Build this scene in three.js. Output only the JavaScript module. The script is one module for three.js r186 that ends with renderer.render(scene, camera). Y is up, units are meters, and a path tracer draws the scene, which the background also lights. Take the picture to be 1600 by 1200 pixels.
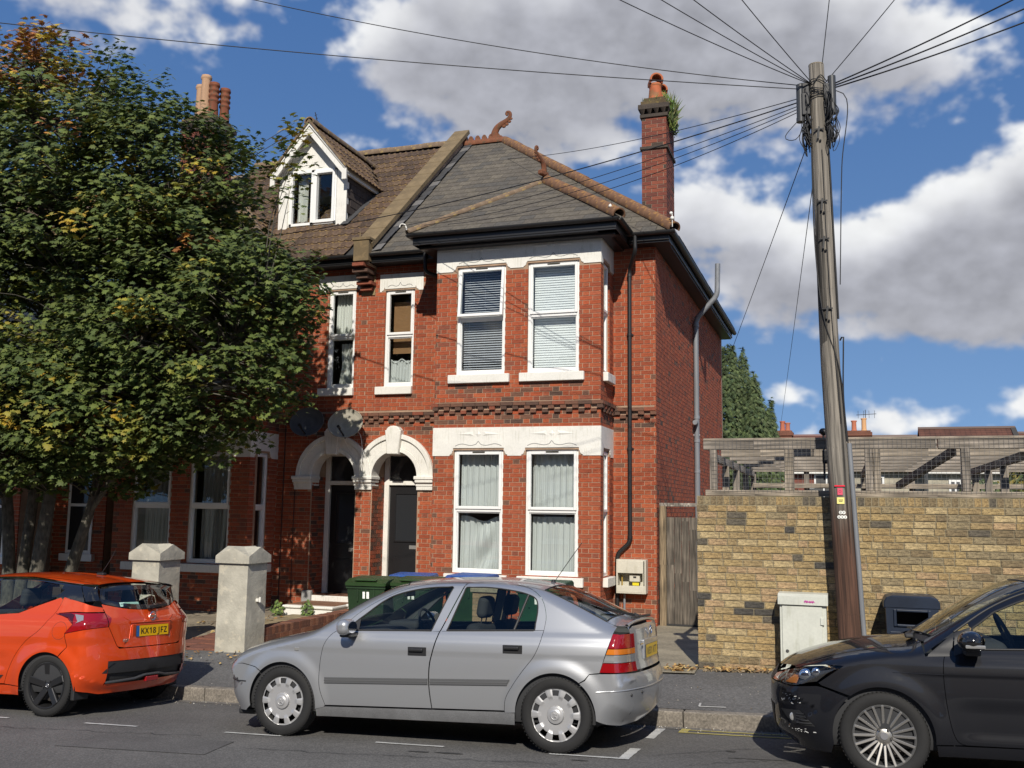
import * as THREE from 'three';
import { mergeGeometries } from 'three/addons/utils/BufferGeometryUtils.js';
import { RoundedBoxGeometry } from 'three/addons/geometries/RoundedBoxGeometry.js';
import { ImprovedNoise } from 'three/addons/math/ImprovedNoise.js';
import { FontLoader } from 'three/addons/loaders/FontLoader.js';
import { TextGeometry } from 'three/addons/geometries/TextGeometry.js';

// ---------------------------------------------------------------- camera, sky, sun, exposure
const scene = new THREE.Scene();
const camera = new THREE.PerspectiveCamera(43.29, 4 / 3, 0.1, 3000);
camera.position.set(0, 2.01, 0);
camera.rotation.order = 'YXZ';
camera.rotation.set(0.12739, 0.32957, 0.013706);
const renderer = new THREE.WebGLRenderer({ antialias: true });
renderer.toneMapping = THREE.LinearToneMapping;
renderer.toneMappingExposure = 1.0;
renderer.shadowMap.enabled = true;
const V3 = (x, y, z) => new THREE.Vector3(x, y, z);
const SUN = V3(0.36, 1.04, 1.30).normalize();
{
  const sun = new THREE.DirectionalLight(new THREE.Color(1, 0.935, 0.83), 5.0);
  sun.name = 'sun';
  sun.position.copy(SUN).multiplyScalar(60).add(V3(-5, 0, -15));
  sun.target.position.set(-5, 0, -15);
  sun.castShadow = true;
  sun.shadow.mapSize.set(4096, 4096);
  Object.assign(sun.shadow.camera, { left: -30, right: 30, top: 30, bottom: -30, near: 1, far: 140 });
  scene.add(sun, sun.target);
}
{ // a computed sky: blue air with broken cumulus
  const pn = new ImprovedNoise(), W = 4096, H = 2048, D2R = Math.PI / 180;
  const data = new Float32Array(W * H * 4);
  const fbm = (x, y, z, o) => { let a = 0.5, s = 0; for (let i = 0; i < o; i++) { s += a * pn.noise(x, y, z); a *= 0.52; x = x * 2.03 + 7.1; y = y * 2.03 + 3.7; z = z * 2.03 + 1.3; } return s; };
  const blobs = [ // azimuth, elevation, half-width, half-height (degrees), strength
    [-26.0, 25.6, 4.2, 2.6, 0.95], [-22.0, 27.4, 5.0, 3.0, 0.95], [-19.5, 23.2, 4.2, 2.6, 0.85], [-14.5, 25.4, 5.5, 3.6, 1.0], [-11.0, 29.5, 9, 3.4, 1.0], [-8.0, 24.6, 5.0, 3.6, 1.0], [-2.0, 26.2, 5.5, 4.0, 1.05], [4.2, 24.8, 4.6, 3.2, 1.0], [-14, 34, 18, 4.5, 0.9], [-22.5, 20.2, 2.6, 1.4, 0.62], [-16.5, 20.6, 3.6, 1.6, 0.75], [-11.6, 20.8, 3.0, 1.2, 0.45],
    [-9.0, 16.6, 2.6, 2.6, 0.85], [-5.0, 16.2, 3.4, 3.0, 1.0], [-3.0, 12.6, 4.2, 2.6, 0.95], [1.2, 14.6, 4.2, 2.8, 1.0], [6.4, 14.4, 4.2, 3.4, 1.05], [10.5, 15.6, 4.5, 4.6, 1.1], [16, 15, 7, 5, 1.0], [3.2, 10.8, 5.0, 1.5, 0.95], [8.4, 10.2, 4.0, 1.5, 0.95],
    [-3.1, 6.7, 1.5, 0.8, 0.95], [2.5, 5.3, 3.0, 1.25, 1.1], [9.8, 5.9, 2.4, 1.2, 1.0], [-1, 4.3, 6, 0.6, 0.55],
    [-43, 26.2, 6, 2.4, 0.7], [-37.5, 25.8, 3.5, 2.2, 0.6], [-34.5, 28.9, 4, 1.3, 0.75], [-27.4, 20.9, 1.8, 1.1, 0.66], [-30.5, 21.6, 1.2, 0.6, 0.5], [-50, 30, 9, 4, 0.8], [-38, 12, 6, 2, 0.5],
  ];
  let sd = 7; const rnd = () => (sd = (sd * 16807) % 2147483647) / 2147483647;
  for (let i = 0; i < 46; i++) { const az = 22 + rnd() * 285, el = 4 + rnd() * rnd() * 70; blobs.push([az > 180 ? az - 360 : az, el, 6 + rnd() * 9, 2.5 + rnd() * 4, 0.8 + rnd() * 0.3]); }
  const field = (az, el) => { let b = 0; const ce = Math.cos(el * D2R); for (const q of blobs) { let da = az - q[0]; if (da > 180) da -= 360; else if (da < -180) da += 360; const x = da * ce / q[2], y = (el - q[1]) / q[3], r = x * x + y * y; if (r < 5) b += q[4] * Math.exp(-r); } return Math.min(b, 1.7); };
  const ss = (a, b, x) => { x = Math.min(1, Math.max(0, (x - a) / (b - a))); return x * x * (3 - 2 * x); };
  for (let j = 0; j < H; j++) {
    const el = ((j + 0.5) / H - 0.5) * 180, se = Math.sin(el * D2R), ce = Math.cos(el * D2R);
    for (let i = 0; i < W; i++) {
      const k = (j * W + i) * 4; data[k + 3] = 1;
      if (el < -1) { data[k] = 0.20; data[k + 1] = 0.20; data[k + 2] = 0.19; continue; }
      const az = ((i + 0.5) / W - 0.25) * 360, A = az > 180 ? az - 360 : az;
      const t = Math.pow(Math.max(0, 1 - Math.max(0, se)), 3.6);       // paler towards the horizon
      let r = 0.052 + 0.20 * t, g = 0.142 + 0.30 * t, b = 0.375 + 0.36 * t;
      const f0 = field(A, el);
      if (f0 > 0.05) {
        const x = Math.sin(A * D2R) * ce * 9, y = se * 13, z = Math.cos(A * D2R) * ce * 9;
        const big = fbm(x, y, z, 3), fine = fbm(x * 4.2 + 11, y * 4.2, z * 4.2, 5);
        const d = f0 * 1.2 + big * 1.05 + fine * 0.55 - 0.62;
        if (d > 0) {
          const a = ss(0, 0.75, d + fine * 0.3);
          const up = field(A + 0.5, el + 2.0) * 1.2 + fbm(x, y + 0.5, z, 3) * 1.05 + fbm(x * 2.1 + 5, y * 2.1 + 0.9, z * 2.1, 3) * 0.45 - 0.62;
          const dark = ss(-0.25, 1.55, up + 0.15 * d);
          const L = 0.90 - 0.50 * dark + 0.13 * fine + 0.10 * big;
          r += (L * 0.985 - r) * a; g += (L * (0.995 + 0.015 * dark) - g) * a; b += (L * (1.0 + 0.13 * dark) - b) * a;
        }
      }
      data[k] = r; data[k + 1] = g; data[k + 2] = b;
    }
  }
  const sky = new THREE.DataTexture(data, W, H, THREE.RGBAFormat, THREE.FloatType);
  sky.mapping = THREE.EquirectangularReflectionMapping; sky.magFilter = THREE.LinearFilter; sky.needsUpdate = true;
  scene.background = sky; scene.environment = sky;
  console.log('sky done');
}

// ---------------------------------------------------------------- helpers
let seed = 12345;
const R = () => { seed |= 0; seed = (seed + 0x6d2b79f5) | 0; let t = Math.imul(seed ^ (seed >>> 15), 1 | seed); t = (t + Math.imul(t ^ (t >>> 7), 61 | t)) ^ t; return ((t ^ (t >>> 14)) >>> 0) / 4294967296; };
const RR = (a, b) => a + (b - a) * R();
const pick = (a) => a[Math.floor(R() * a.length)];
const lerp = (a, b, t) => a + (b - a) * t;
const clamp = (x, a = 0, b = 1) => Math.min(b, Math.max(a, x));
const sstep = (a, b, x) => { x = clamp((x - a) / (b - a)); return x * x * (3 - 2 * x); };
const lin = (r, g, b) => new THREE.Color().setRGB(r, g, b);
const taken = {};
const numbered = (n) => { const k = taken[n] || 0; taken[n] = k + 1; return k ? n + '_' + String(k).padStart(3, '0') : n; };
function thing(name, label, category, pos = [0, 0, 0], turn = 0, group) {
  const o = new THREE.Group(); o.name = numbered(name); scene.add(o);
  o.position.set(...pos); o.rotation.y = turn; o.userData = { label, category };
  if (group) o.userData.group = group;
  return o;
}
const merge = (g) => { g = g.map((x) => { x = x.index ? x.toNonIndexed() : x; for (const k of Object.keys(x.attributes)) if (!['position', 'normal', 'uv'].includes(k)) x.deleteAttribute(k); return x; }); return g.length === 1 ? g[0] : mergeGeometries(g); };
function P(name, geo, mat, parent = scene) {
  const g = Array.isArray(geo) ? merge(geo) : geo;
  const m = new THREE.Mesh(g, mat); m.name = parent === scene ? numbered(name) : name; parent.add(m); return m;
}
function S(name, geo, mat) { const m = P(name, geo, mat); m.userData.kind = 'structure'; return m; }
function uvM(g, s = 1, ox = 0, oy = 0) { // uv in metres, from the dominant axis of each vertex normal
  if (g.index) g = g.toNonIndexed();
  const p = g.attributes.position, n = g.attributes.normal, uv = new Float32Array(p.count * 2);
  for (let i = 0; i < p.count; i += 3) {
    let nx = 0, ny = 0, nz = 0; for (let k = 0; k < 3; k++) { nx += n.getX(i + k); ny += n.getY(i + k); nz += n.getZ(i + k); }
    nx = Math.abs(nx); ny = Math.abs(ny); nz = Math.abs(nz);
    for (let k = 0; k < 3; k++) { const j = i + k, x = p.getX(j), y = p.getY(j), z = p.getZ(j); const [u, v] = nz >= nx && nz >= ny ? [x, y] : nx >= ny ? [z, y] : [x, z]; uv[j * 2] = u / s + ox; uv[j * 2 + 1] = v / s + oy; }
  }
  g.setAttribute('uv', new THREE.BufferAttribute(uv, 2)); return g;
}
const box = (x0, x1, y0, y1, z0, z1) => uvM(new THREE.BoxGeometry(x1 - x0, y1 - y0, z1 - z0).translate((x0 + x1) / 2, (y0 + y1) / 2, (z0 + z1) / 2));
const rbox = (x0, x1, y0, y1, z0, z1, r = 0.01, seg = 1) => uvM(new RoundedBoxGeometry(x1 - x0, y1 - y0, z1 - z0, seg, r).translate((x0 + x1) / 2, (y0 + y1) / 2, (z0 + z1) / 2));
const cyl = (r0, r1, h, x, y, z, seg = 16) => new THREE.CylinderGeometry(r1, r0, h, seg).translate(x, y + h / 2, z);
const tube = (pts, r, seg = 24, rs = 6, closed = false) => new THREE.TubeGeometry(new THREE.CatmullRomCurve3(pts.map((p) => p.isVector3 ? p : V3(...p)), closed), seg, r, rs, closed);
function bar(a, b, w, h) { // a square bar between two points
  const A = V3(...a), Bv = V3(...b), L = A.distanceTo(Bv), g = uvM(new THREE.BoxGeometry(w, h, L)); const m = new THREE.Matrix4().lookAt(A, Bv, Math.abs(A.clone().sub(Bv).normalize().y) > 0.95 ? V3(0, 0, 1) : V3(0, 1, 0)); m.setPosition(A.add(Bv).multiplyScalar(0.5)); return g.applyMatrix4(m);
}
function extrude(pts, depth, o = {}) { // polygon in xy, pushed along z
  const sh = new THREE.Shape(pts.map((p) => new THREE.Vector2(p[0], p[1]))); for (const h of o.holes || []) sh.holes.push(new THREE.Path(h.map((p) => new THREE.Vector2(p[0], p[1]))));
  return uvM(new THREE.ExtrudeGeometry(sh, { depth, bevelEnabled: !!o.bevel, bevelSize: o.bevel || 0, bevelThickness: o.bevel || 0, bevelSegments: 1, curveSegments: 12 }));
}
const lathe = (pts, seg = 32) => new THREE.LatheGeometry(pts.map((p) => new THREE.Vector2(p[0], p[1])), seg);
function tri(verts, s = 1) { const g = new THREE.BufferGeometry(); g.setAttribute('position', new THREE.BufferAttribute(new Float32Array(verts.flat()), 3)); g.computeVertexNormals(); return uvM(g, s); }
function poly3(pts) { const v = []; for (let i = 1; i + 1 < pts.length; i++) v.push(pts[0], pts[i], pts[i + 1]); return tri(v); }

// ---------------------------------------------------------------- textures and materials
const perm = new Uint8Array(512); { let s = 99; const r = () => (s = (s * 16807) % 2147483647) / 2147483647; const a = [...Array(256).keys()]; for (let i = 255; i > 0; i--) { const j = Math.floor(r() * (i + 1)); [a[i], a[j]] = [a[j], a[i]]; } for (let i = 0; i < 512; i++) perm[i] = a[i & 255]; }
const hsh = (x, y) => perm[(perm[x & 255] + y) & 255] / 255;
function vn(x, y, per) { const xi = Math.floor(x), yi = Math.floor(y), fx = x - xi, fy = y - yi, u = fx * fx * (3 - 2 * fx), v = fy * fy * (3 - 2 * fy); const m = (a) => ((a % per) + per) % per; const a = hsh(m(xi), m(yi)), b = hsh(m(xi + 1), m(yi)), c = hsh(m(xi), m(yi + 1)), d = hsh(m(xi + 1), m(yi + 1)); return lerp(lerp(a, b, u), lerp(c, d, u), v); }
function fb(x, y, per, oct = 4) { let s = 0, a = 0.5, t = 0; for (let i = 0; i < oct; i++) { s += a * vn(x * per, y * per + i * 17, per); t += a; a *= 0.55; per *= 2; } return s / t; }
function tex(n, fn, srgb = true, ny = n) {
  const d = new Uint8Array(n * ny * 4);
  for (let j = 0; j < ny; j++) for (let i = 0; i < n; i++) { const c = fn(i / n, j / ny, i, j), k = (j * n + i) * 4; const a = Array.isArray(c) ? c : [c, c, c]; d[k] = clamp(a[0]) * 255; d[k + 1] = clamp(a[1]) * 255; d[k + 2] = clamp(a[2]) * 255; d[k + 3] = 255; }
  const t = new THREE.DataTexture(d, n, ny, THREE.RGBAFormat); t.wrapS = t.wrapT = THREE.RepeatWrapping; t.magFilter = THREE.LinearFilter; t.minFilter = THREE.LinearMipmapLinearFilter; t.generateMipmaps = true; if (srgb) t.colorSpace = THREE.SRGBColorSpace; t.needsUpdate = true; return t;
}
const rep = (t, x, y = x, ox = 0) => { const c = t.clone(); c.repeat.set(x, y); c.offset.set(ox, ox * 0.7); c.needsUpdate = true; return c; };
const rough = (o) => new THREE.MeshStandardMaterial({ roughness: 0.85, ...o });
const phys = (o) => new THREE.MeshPhysicalMaterial(o);
const T = {};
T.grain = tex(256, (x, y) => 0.80 + 0.26 * (fb(x, y, 6, 5) - 0.5) + 0.22 * (hsh(x * 256, y * 256) - 0.5) * fb(x, y, 24, 2));
T.brick = tex(256, (x, y) => { const a = fb(x, y, 5, 5), b = fb(x + 0.3, y + 0.6, 40, 2); let v = 0.88 + 0.34 * (a - 0.5) + 0.28 * (b - 0.5); if (b > 0.72) v -= 0.18; return [v, v * 0.99, v * 0.98]; });
T.brickBump = tex(256, (x, y) => 0.5 + 0.6 * (fb(x, y, 9, 4) - 0.5) + 0.3 * (fb(x, y, 50, 2) - 0.5), false);
T.stock = tex(256, (x, y) => { const a = fb(x, y, 5, 5), b = fb(x + 0.3, y + 0.6, 22, 3); let v = 0.86 + 0.55 * (a - 0.5); let d = sstep(0.58, 0.70, b) * 0.42; v -= d; return [v, v * 0.985, v * (0.96 + d * 0.3)]; });
T.asph = tex(1024, (x, y, i, j) => { const s = hsh(i, j), c = fb(x, y, 4, 5), m = fb(x, y, 180, 2); let v = 0.335 + 0.10 * (c - 0.5) + 0.16 * (m - 0.5) + 0.05 * (s - 0.5); if (s > 0.985) v += 0.16; return [v * 1.02, v, v * 0.975]; });
T.asphB = tex(512, (x, y) => fb(x, y, 120, 3), false);
T.conc = tex(512, (x, y, i, j) => { const c = fb(x, y, 5, 6), m = fb(x, y, 90, 2), s = hsh(i, j); let v = 0.62 + 0.26 * (c - 0.5) + 0.16 * (m - 0.5) + (s > 0.97 ? 0.10 : 0); return [v, v * 0.965, v * 0.89]; });
T.kerb = tex(512, (x, y, i, j) => { const c = fb(x, y, 6, 4), m = fb(x, y, 70, 2); let v = 0.47 + 0.20 * (c - 0.5) + 0.20 * (m - 0.5) + (hsh(i * 3, j) > 0.97 ? 0.12 : 0); return [v, v * 0.945, v * 0.87]; });
T.stone = tex(512, (x, y) => { const a = fb(x, y, 4, 6), b = fb(x + 0.4, y, 9, 5); let v = 0.60 + 0.26 * (a - 0.5); let r = v, g = v * 0.975, bl = v * 0.88; if (b > 0.60) { const k = sstep(0.60, 0.68, b) * 0.3; r = lerp(r, 0.78, k); g = lerp(g, 0.74, k); bl = lerp(bl, 0.64, k); } return [r, g, bl]; });
T.paint = tex(512, (x, y) => { const a = fb(x, y, 4, 5), b = fb(x, y, 60, 2), st = sstep(0.60, 0.80, 0.55 * vn(x * 64, y * 5, 64) + 0.45 * fb(x, y, 7, 3)) * 0.055; const v = 0.93 + 0.09 * (a - 0.5) + 0.05 * (b - 0.5) - st; return [v, v * 0.99, v * (0.96 - st * 0.3)]; });
T.wood = tex(512, (x, y) => { const w = fb(x, y * 0.06 + 0.0, 48, 3), k = fb(x, y, 5, 3), f = vn(x * 190, y * 7, 190); let v = 0.50 + 0.42 * (w - 0.5) + 0.16 * (k - 0.5) + 0.16 * (f - 0.5); return [v * 1.02, v * 0.965, v * 0.89]; });
T.woodB = tex(512, (x, y) => 0.6 * vn(x * 90, y * 4, 90) + 0.4 * vn(x * 190, y * 8, 190), false);
T.slate = tex(256, (x, y) => { const a = fb(x, y, 4, 5), b = fb(x, y * 0.2, 40, 2); const v = 0.80 + 0.34 * (a - 0.5) + 0.18 * (b - 0.5); return [v, v, v * 0.98]; });
T.lichen = tex(256, (x, y) => { const a = fb(x, y, 5, 5), b = fb(x + 0.5, y, 11, 4); let c = [0.44, 0.37, 0.30].map((q) => q + 0.26 * (a - 0.5)); if (b > 0.57) { const k = sstep(0.57, 0.66, b) * 0.75; c = [lerp(c[0], 0.62, k), lerp(c[1], 0.53, k), lerp(c[2], 0.33, k)]; } return c; });
T.terra = tex(256, (x, y) => { const a = fb(x, y, 5, 5), b = fb(x + 0.5, y, 12, 4); let c = [0.60 + 0.3 * (a - 0.5), 0.36 + 0.2 * (a - 0.5), 0.24 + 0.14 * (a - 0.5)]; if (b > 0.56) { const k = sstep(0.56, 0.68, b) * 0.6; c = [lerp(c[0], 0.42, k), lerp(c[1], 0.37, k), lerp(c[2], 0.27, k)]; } return c; });
T.bark = tex(256, (x, y) => { const a = fb(x, y, 5, 5), w = vn(x * 30, y * 9, 30); const v = 0.40 + 0.22 * (a - 0.5) + 0.14 * (w - 0.5); return [v, v * 0.96, v * 0.86]; });
const M = {
  brick: rough({ map: T.brick, bumpMap: T.brickBump, bumpScale: 0.003, roughness: 0.9 }),
  stock: rough({ map: T.stock, bumpMap: T.brickBump, bumpScale: 0.006, roughness: 0.95 }),
  mortarRed: rough({ map: T.grain, color: lin(0.60, 0.41, 0.28), roughness: 0.95 }),
  mortarYel: rough({ map: T.grain, color: lin(0.38, 0.32, 0.205), roughness: 0.95 }),
  white: rough({ map: T.paint, color: lin(0.86, 0.86, 0.85), roughness: 0.6 }),
  upvc: phys({ color: lin(0.80, 0.80, 0.78), roughness: 0.32 }),
  blackPaint: phys({ color: lin(0.012, 0.012, 0.013), roughness: 0.38, bumpMap: T.brickBump, bumpScale: 0.001 }),
  blackPlastic: phys({ color: lin(0.016, 0.016, 0.017), roughness: 0.45 }),
  greyPipe: phys({ color: lin(0.33, 0.35, 0.38), roughness: 0.5, map: T.grain }),
  glass: phys({ color: lin(0.95, 0.97, 0.97), transmission: 1, thickness: 0, roughness: 0.01, ior: 1.5 }),
  room: rough({ color: lin(0.16, 0.15, 0.14) }),
  net: phys({ color: lin(0.66, 0.68, 0.66), roughness: 0.95, transmission: 0.25, thickness: 0, side: THREE.DoubleSide }),
  lace: phys({ color: lin(0.80, 0.80, 0.74), roughness: 0.95, transmission: 0.25, thickness: 0, side: THREE.DoubleSide }),
  slat: rough({ color: lin(0.70, 0.72, 0.72), roughness: 0.5 }),
  bamboo: rough({ color: lin(0.36, 0.20, 0.09), roughness: 0.7 }),
  slate: rough({ map: T.slate, roughness: 0.85, bumpMap: T.brickBump, bumpScale: 0.003 }),
  deck: rough({ color: lin(0.03, 0.03, 0.03) }),
  tile: rough({ map: T.lichen, roughness: 0.9 }),
  lichen: rough({ map: T.lichen, roughness: 0.95, bumpMap: T.brickBump, bumpScale: 0.006 }),
  coping: rough({ map: T.stone, color: lin(0.52, 0.40, 0.27), roughness: 0.95, bumpMap: T.brickBump, bumpScale: 0.006 }),
  terra: rough({ map: T.terra, color: lin(0.52, 0.56, 0.60), roughness: 0.9 }),
  hip: rough({ map: T.lichen, color: lin(0.92, 0.68, 0.56), roughness: 0.95, bumpMap: T.brickBump, bumpScale: 0.005 }),
  lead: rough({ color: lin(0.085, 0.085, 0.088), roughness: 0.7, map: T.grain }),
  pillar: rough({ map: T.stone, color: lin(1.26, 1.26, 1.30), roughness: 0.95, bumpMap: T.brickBump, bumpScale: 0.008 }),
  wood: rough({ map: T.wood, color: lin(0.95, 0.95, 0.95), roughness: 0.9, bumpMap: T.woodB, bumpScale: 0.003 }),
  asphalt: rough({ map: T.asph, roughness: 0.9, bumpMap: T.asphB, bumpScale: 0.004 }),
  pave: rough({ map: rep(T.asph, 0.7, 0.7, 0.31), color: lin(1.1, 1.12, 1.15), roughness: 0.9, bumpMap: T.asphB, bumpScale: 0.003 }),
  concrete: rough({ map: T.conc, color: lin(0.72, 0.68, 0.58), roughness: 0.95 }),
  kerb: rough({ map: T.kerb, color: lin(1, 1, 1), roughness: 0.95, bumpMap: T.brickBump, bumpScale: 0.004 }),
  roadWhite: rough({ map: T.grain, color: lin(0.72, 0.72, 0.70), roughness: 0.8 }),
  roadYellow: rough({ map: T.grain, color: lin(0.62, 0.52, 0.16), roughness: 0.8 }),
  wire: rough({ color: lin(0.012, 0.012, 0.013), roughness: 0.6 }),
  bark: rough({ map: T.bark, color: lin(0.7, 0.7, 0.7), roughness: 0.95, bumpMap: T.woodB, bumpScale: 0.006 }),
  chrome: phys({ color: lin(0.75, 0.76, 0.78), metalness: 1, roughness: 0.12 }),
};

// ---------------------------------------------------------------- ground, road, pavement
const slopeX = (x) => 0.0298 * (clamp(x, -18, 9) + 2.3);
const camber = (z) => z < -7.98 ? 0.058 * (z + 7.98) : 0.02 * (1 - Math.exp(-(z + 7.98) * 2.9));
const roadY = (x, z) => slopeX(x) + camber(z);
const kerbY = (x) => slopeX(x) + 0.047;
const paveY = (x, z) => lerp(kerbY(x), slopeX(x) + 0.15, clamp((-9.875 - z) / 1.925));
const yardY = (x, z) => lerp(slopeX(x) + 0.148, 0.085, clamp((-11.8 - z) / 4.6));
function sheet(x0, x1, z0, z1, nx, nz, f) {
  const g = new THREE.PlaneGeometry(1, 1, nx, nz), p = g.attributes.position, uv = g.attributes.uv;
  for (let i = 0; i < p.count; i++) { const x = lerp(x0, x1, p.getX(i) + 0.5), z = lerp(z0, z1, 0.5 - p.getY(i)); p.setXYZ(i, x, f(x, z), z); uv.setXY(i, x / 2, z / 2); }
  g.computeVertexNormals(); return g;
}
function taper(pts, r0, r1, seg = 16, rs = 10) { const c = new THREE.CatmullRomCurve3(pts.map((p) => V3(...p))), g = new THREE.TubeGeometry(c, seg, 1, rs, false), p = g.attributes.position, q = V3(), ctr = []; for (let i = 0; i <= seg; i++) ctr.push(c.getPointAt(i / seg)); for (let i = 0; i < p.count; i++) { const k = Math.floor(i / (rs + 1)); q.fromBufferAttribute(p, i).sub(ctr[k]).multiplyScalar(lerp(r0, r1, k / seg)).add(ctr[k]); p.setXYZ(i, q.x, q.y, q.z); } return g; }
function rebase(t, [x, y, z]) { t.position.set(x, y, z); for (const c of t.children) c.position.sub(t.position); return t; }
S('ground', sheet(-400, 400, -600, 200, 8, 8, () => -1.2), rough({ color: lin(0.09, 0.10, 0.06), map: T.grain }));
const road = S('road', sheet(-45, 45, -9.76, 6, 90, 40, roadY), M.asphalt);
{
  const pl = (name, x0, x1, z0, z1, m) => { // worn paint: strips with a ragged edge
    const n = Math.max(2, Math.round(Math.max(x1 - x0, Math.abs(z1 - z0)) / 0.04)), v = [], alongX = x1 - x0 > Math.abs(z1 - z0); let a0 = 0, b0 = 0;
    for (let i = 0; i < n; i++) {
      const t0 = i / n, t1 = (i + 1) / n, a1 = RR(-0.004, 0.004), b1 = RR(-0.004, 0.004);
      const q = alongX ? [[lerp(x0, x1, t0), z0 + a0], [lerp(x0, x1, t1), z0 + a1], [lerp(x0, x1, t1), z1 + b1], [lerp(x0, x1, t0), z1 + b0]] : [[x0 + a0, lerp(z0, z1, t0)], [x1 + b0, lerp(z0, z1, t0)], [x1 + b1, lerp(z0, z1, t1)], [x0 + a1, lerp(z0, z1, t1)]];
      a0 = a1; b0 = b1; const w = q.map(([x, z]) => [x, (z < -9.8 ? paveY(x, z) : roadY(x, z)) + 0.005, z]); v.push(w[0], w[1], w[2], w[0], w[2], w[3]);
    }
    const g = tri(v), nn = g.attributes.normal; for (let i = 0; i < nn.count; i++) nn.setXYZ(i, 0, 1, 0);
    return P(name, g, m, road);
  };
  for (const [a, b] of [[-11.8, -11.2], [-10.24, -9.64], [-8.68, -8.07], [-7.11, -6.49], [-5.50, -4.9], [-3.95, -3.30], [-2.36, -1.72]]) pl('parking_line', a, b, -7.955, -8.0, M.roadWhite);
  pl('parking_line', -1.78, -1.69, -7.955, -8.46, M.roadWhite);
  pl('parking_line', -1.76, -1.68, -9.0, -9.6, M.roadWhite);
  pl('yellow_line', -1.53, 9, -9.42, -9.465, M.roadYellow); pl('yellow_line', -1.45, 9, -9.58, -9.62, M.roadYellow); pl('yellow_line', -1.53, -1.45, -9.465, -9.66, M.roadYellow);
  // thin tar seams and patches of darker mastic
  const mastic = rough({ color: lin(0.035, 0.034, 0.033), roughness: 0.8 });
  for (const [cx, cz, rx, rz] of [[-3.42, -7.72, 0.10, 0.02], [-3.15, -7.74, 0.16, 0.025], [-2.05, -7.80, 0.07, 0.02], [-0.9, -8.6, 0.09, 0.03]]) { const n = 14, v = []; const pt = (i) => { const a = i / n * 6.283, k = 0.7 + 0.5 * hsh(i % n + cx * 50, 3); const x = cx + Math.cos(a) * rx * k, z = cz + Math.sin(a) * rz * k; return [x, roadY(x, z) + 0.004, z]; }; for (let i = 0; i < n; i++) v.push([cx, roadY(cx, cz) + 0.004, cz], pt(i), pt(i + 1)); P('oil_stain', tri(v), mastic, road); }
}
{ // worn surface: reinstated patches, cracks, grit in the gutter
  const patch = (pts, f, m) => { const c = [pts.reduce((a, p) => a + p[0], 0) / pts.length, pts.reduce((a, p) => a + p[1], 0) / pts.length], v = []; const P3 = (p) => [p[0], f(p[0], p[1]) + 0.0045, p[1]]; for (let i = 0; i < pts.length; i++) { const a = pts[i], b = pts[(i + 1) % pts.length], k = 6; for (let q = 0; q < k; q++) { const t0 = q / k, t1 = (q + 1) / k; v.push(P3(c), P3([lerp(a[0], b[0], t1), lerp(a[1], b[1], t1)]), P3([lerp(a[0], b[0], t0), lerp(a[1], b[1], t0)])); } } const g = tri(v, 2), n = g.attributes.normal, ny = n.getY(0); if (ny < 0) { const p = g.attributes.position; for (let i = 0; i < p.count; i += 3) { const x = [p.getX(i), p.getY(i), p.getZ(i)]; p.setXYZ(i, p.getX(i + 1), p.getY(i + 1), p.getZ(i + 1)); p.setXYZ(i + 1, ...x); } g.computeVertexNormals(); } return P('asphalt_patch', uvM(g, 2), m, road); };
  const dk = rough({ map: rep(T.asph, 1.3, 1.3, 0.17), color: lin(0.9, 0.9, 0.91), roughness: 0.9 }), lt = rough({ map: rep(T.asph, 0.8, 0.8, 0.6), color: lin(1.08, 1.07, 1.05), roughness: 0.95 });
  patch([[-6.6, -7.05], [-5.1, -7.12], [-5.15, -7.62], [-6.5, -7.55]], roadY, dk); patch([[-2.9, -6.9], [-0.9, -7.0], [-0.95, -7.5], [-2.8, -7.45]], roadY, lt);
  patch([[-0.95, -8.3], [-0.30, -8.35], [-0.35, -8.75], [-0.9, -8.7]], roadY, dk);
  const ck = []; for (const [x0, z0, x1, z1] of [[-8.4, -7.5, -5.6, -7.75], [-4.9, -7.4, -2.2, -7.62], [-1.55, -8.2, -0.5, -9.0], [-1.2, -7.9, -0.6, -8.3]]) { let px = x0, pz = z0; const n = 26; for (let i = 1; i <= n; i++) { const x = lerp(x0, x1, i / n) + RR(-0.02, 0.02), z = lerp(z0, z1, i / n) + RR(-0.03, 0.03), w = RR(0.002, 0.0055), y = (a, b) => roadY(a, b) + 0.0065; ck.push([px, y(px, pz), pz - w], [px, y(px, pz), pz + w], [x, y(x, z), z + w], [px, y(px, pz), pz - w], [x, y(x, z), z + w], [x, y(x, z), z - w]); px = x; pz = z; } }
  const cm = P('cracks', tri(ck), rough({ color: lin(0.03, 0.03, 0.03) }), road); cm.userData.kind = 'stuff';
  const gg = new THREE.TetrahedronGeometry(0.009), im = new THREE.InstancedMesh(gg, rough({}), 900); im.name = 'grit'; im.userData = { kind: 'stuff', label: 'grit and crumbs of litter along the gutter and pavement', category: 'grit' }; for (let i = 0; i < 900; i++) { const inG = i < 560, x = RR(-9, 2.5), z = inG ? -9.73 + Math.abs(RR(-1, 1) * RR(0, 1)) * 0.35 : RR(-11.7, -9.95), q = new THREE.Quaternion().setFromEuler(new THREE.Euler(R() * 6, R() * 6, 0)), s = RR(0.4, 1.3); im.setMatrixAt(i, new THREE.Matrix4().compose(V3(x, (inG ? roadY(x, z) : paveY(x, z) + 0.004) + 0.007, z), q, V3(s, s * 0.6, s))); const c = pick([[0.35, 0.32, 0.26], [0.16, 0.12, 0.07], [0.5, 0.48, 0.44], [0.22, 0.2, 0.17]]); im.setColorAt(i, lin(...c)); } scene.add(im);
}
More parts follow.
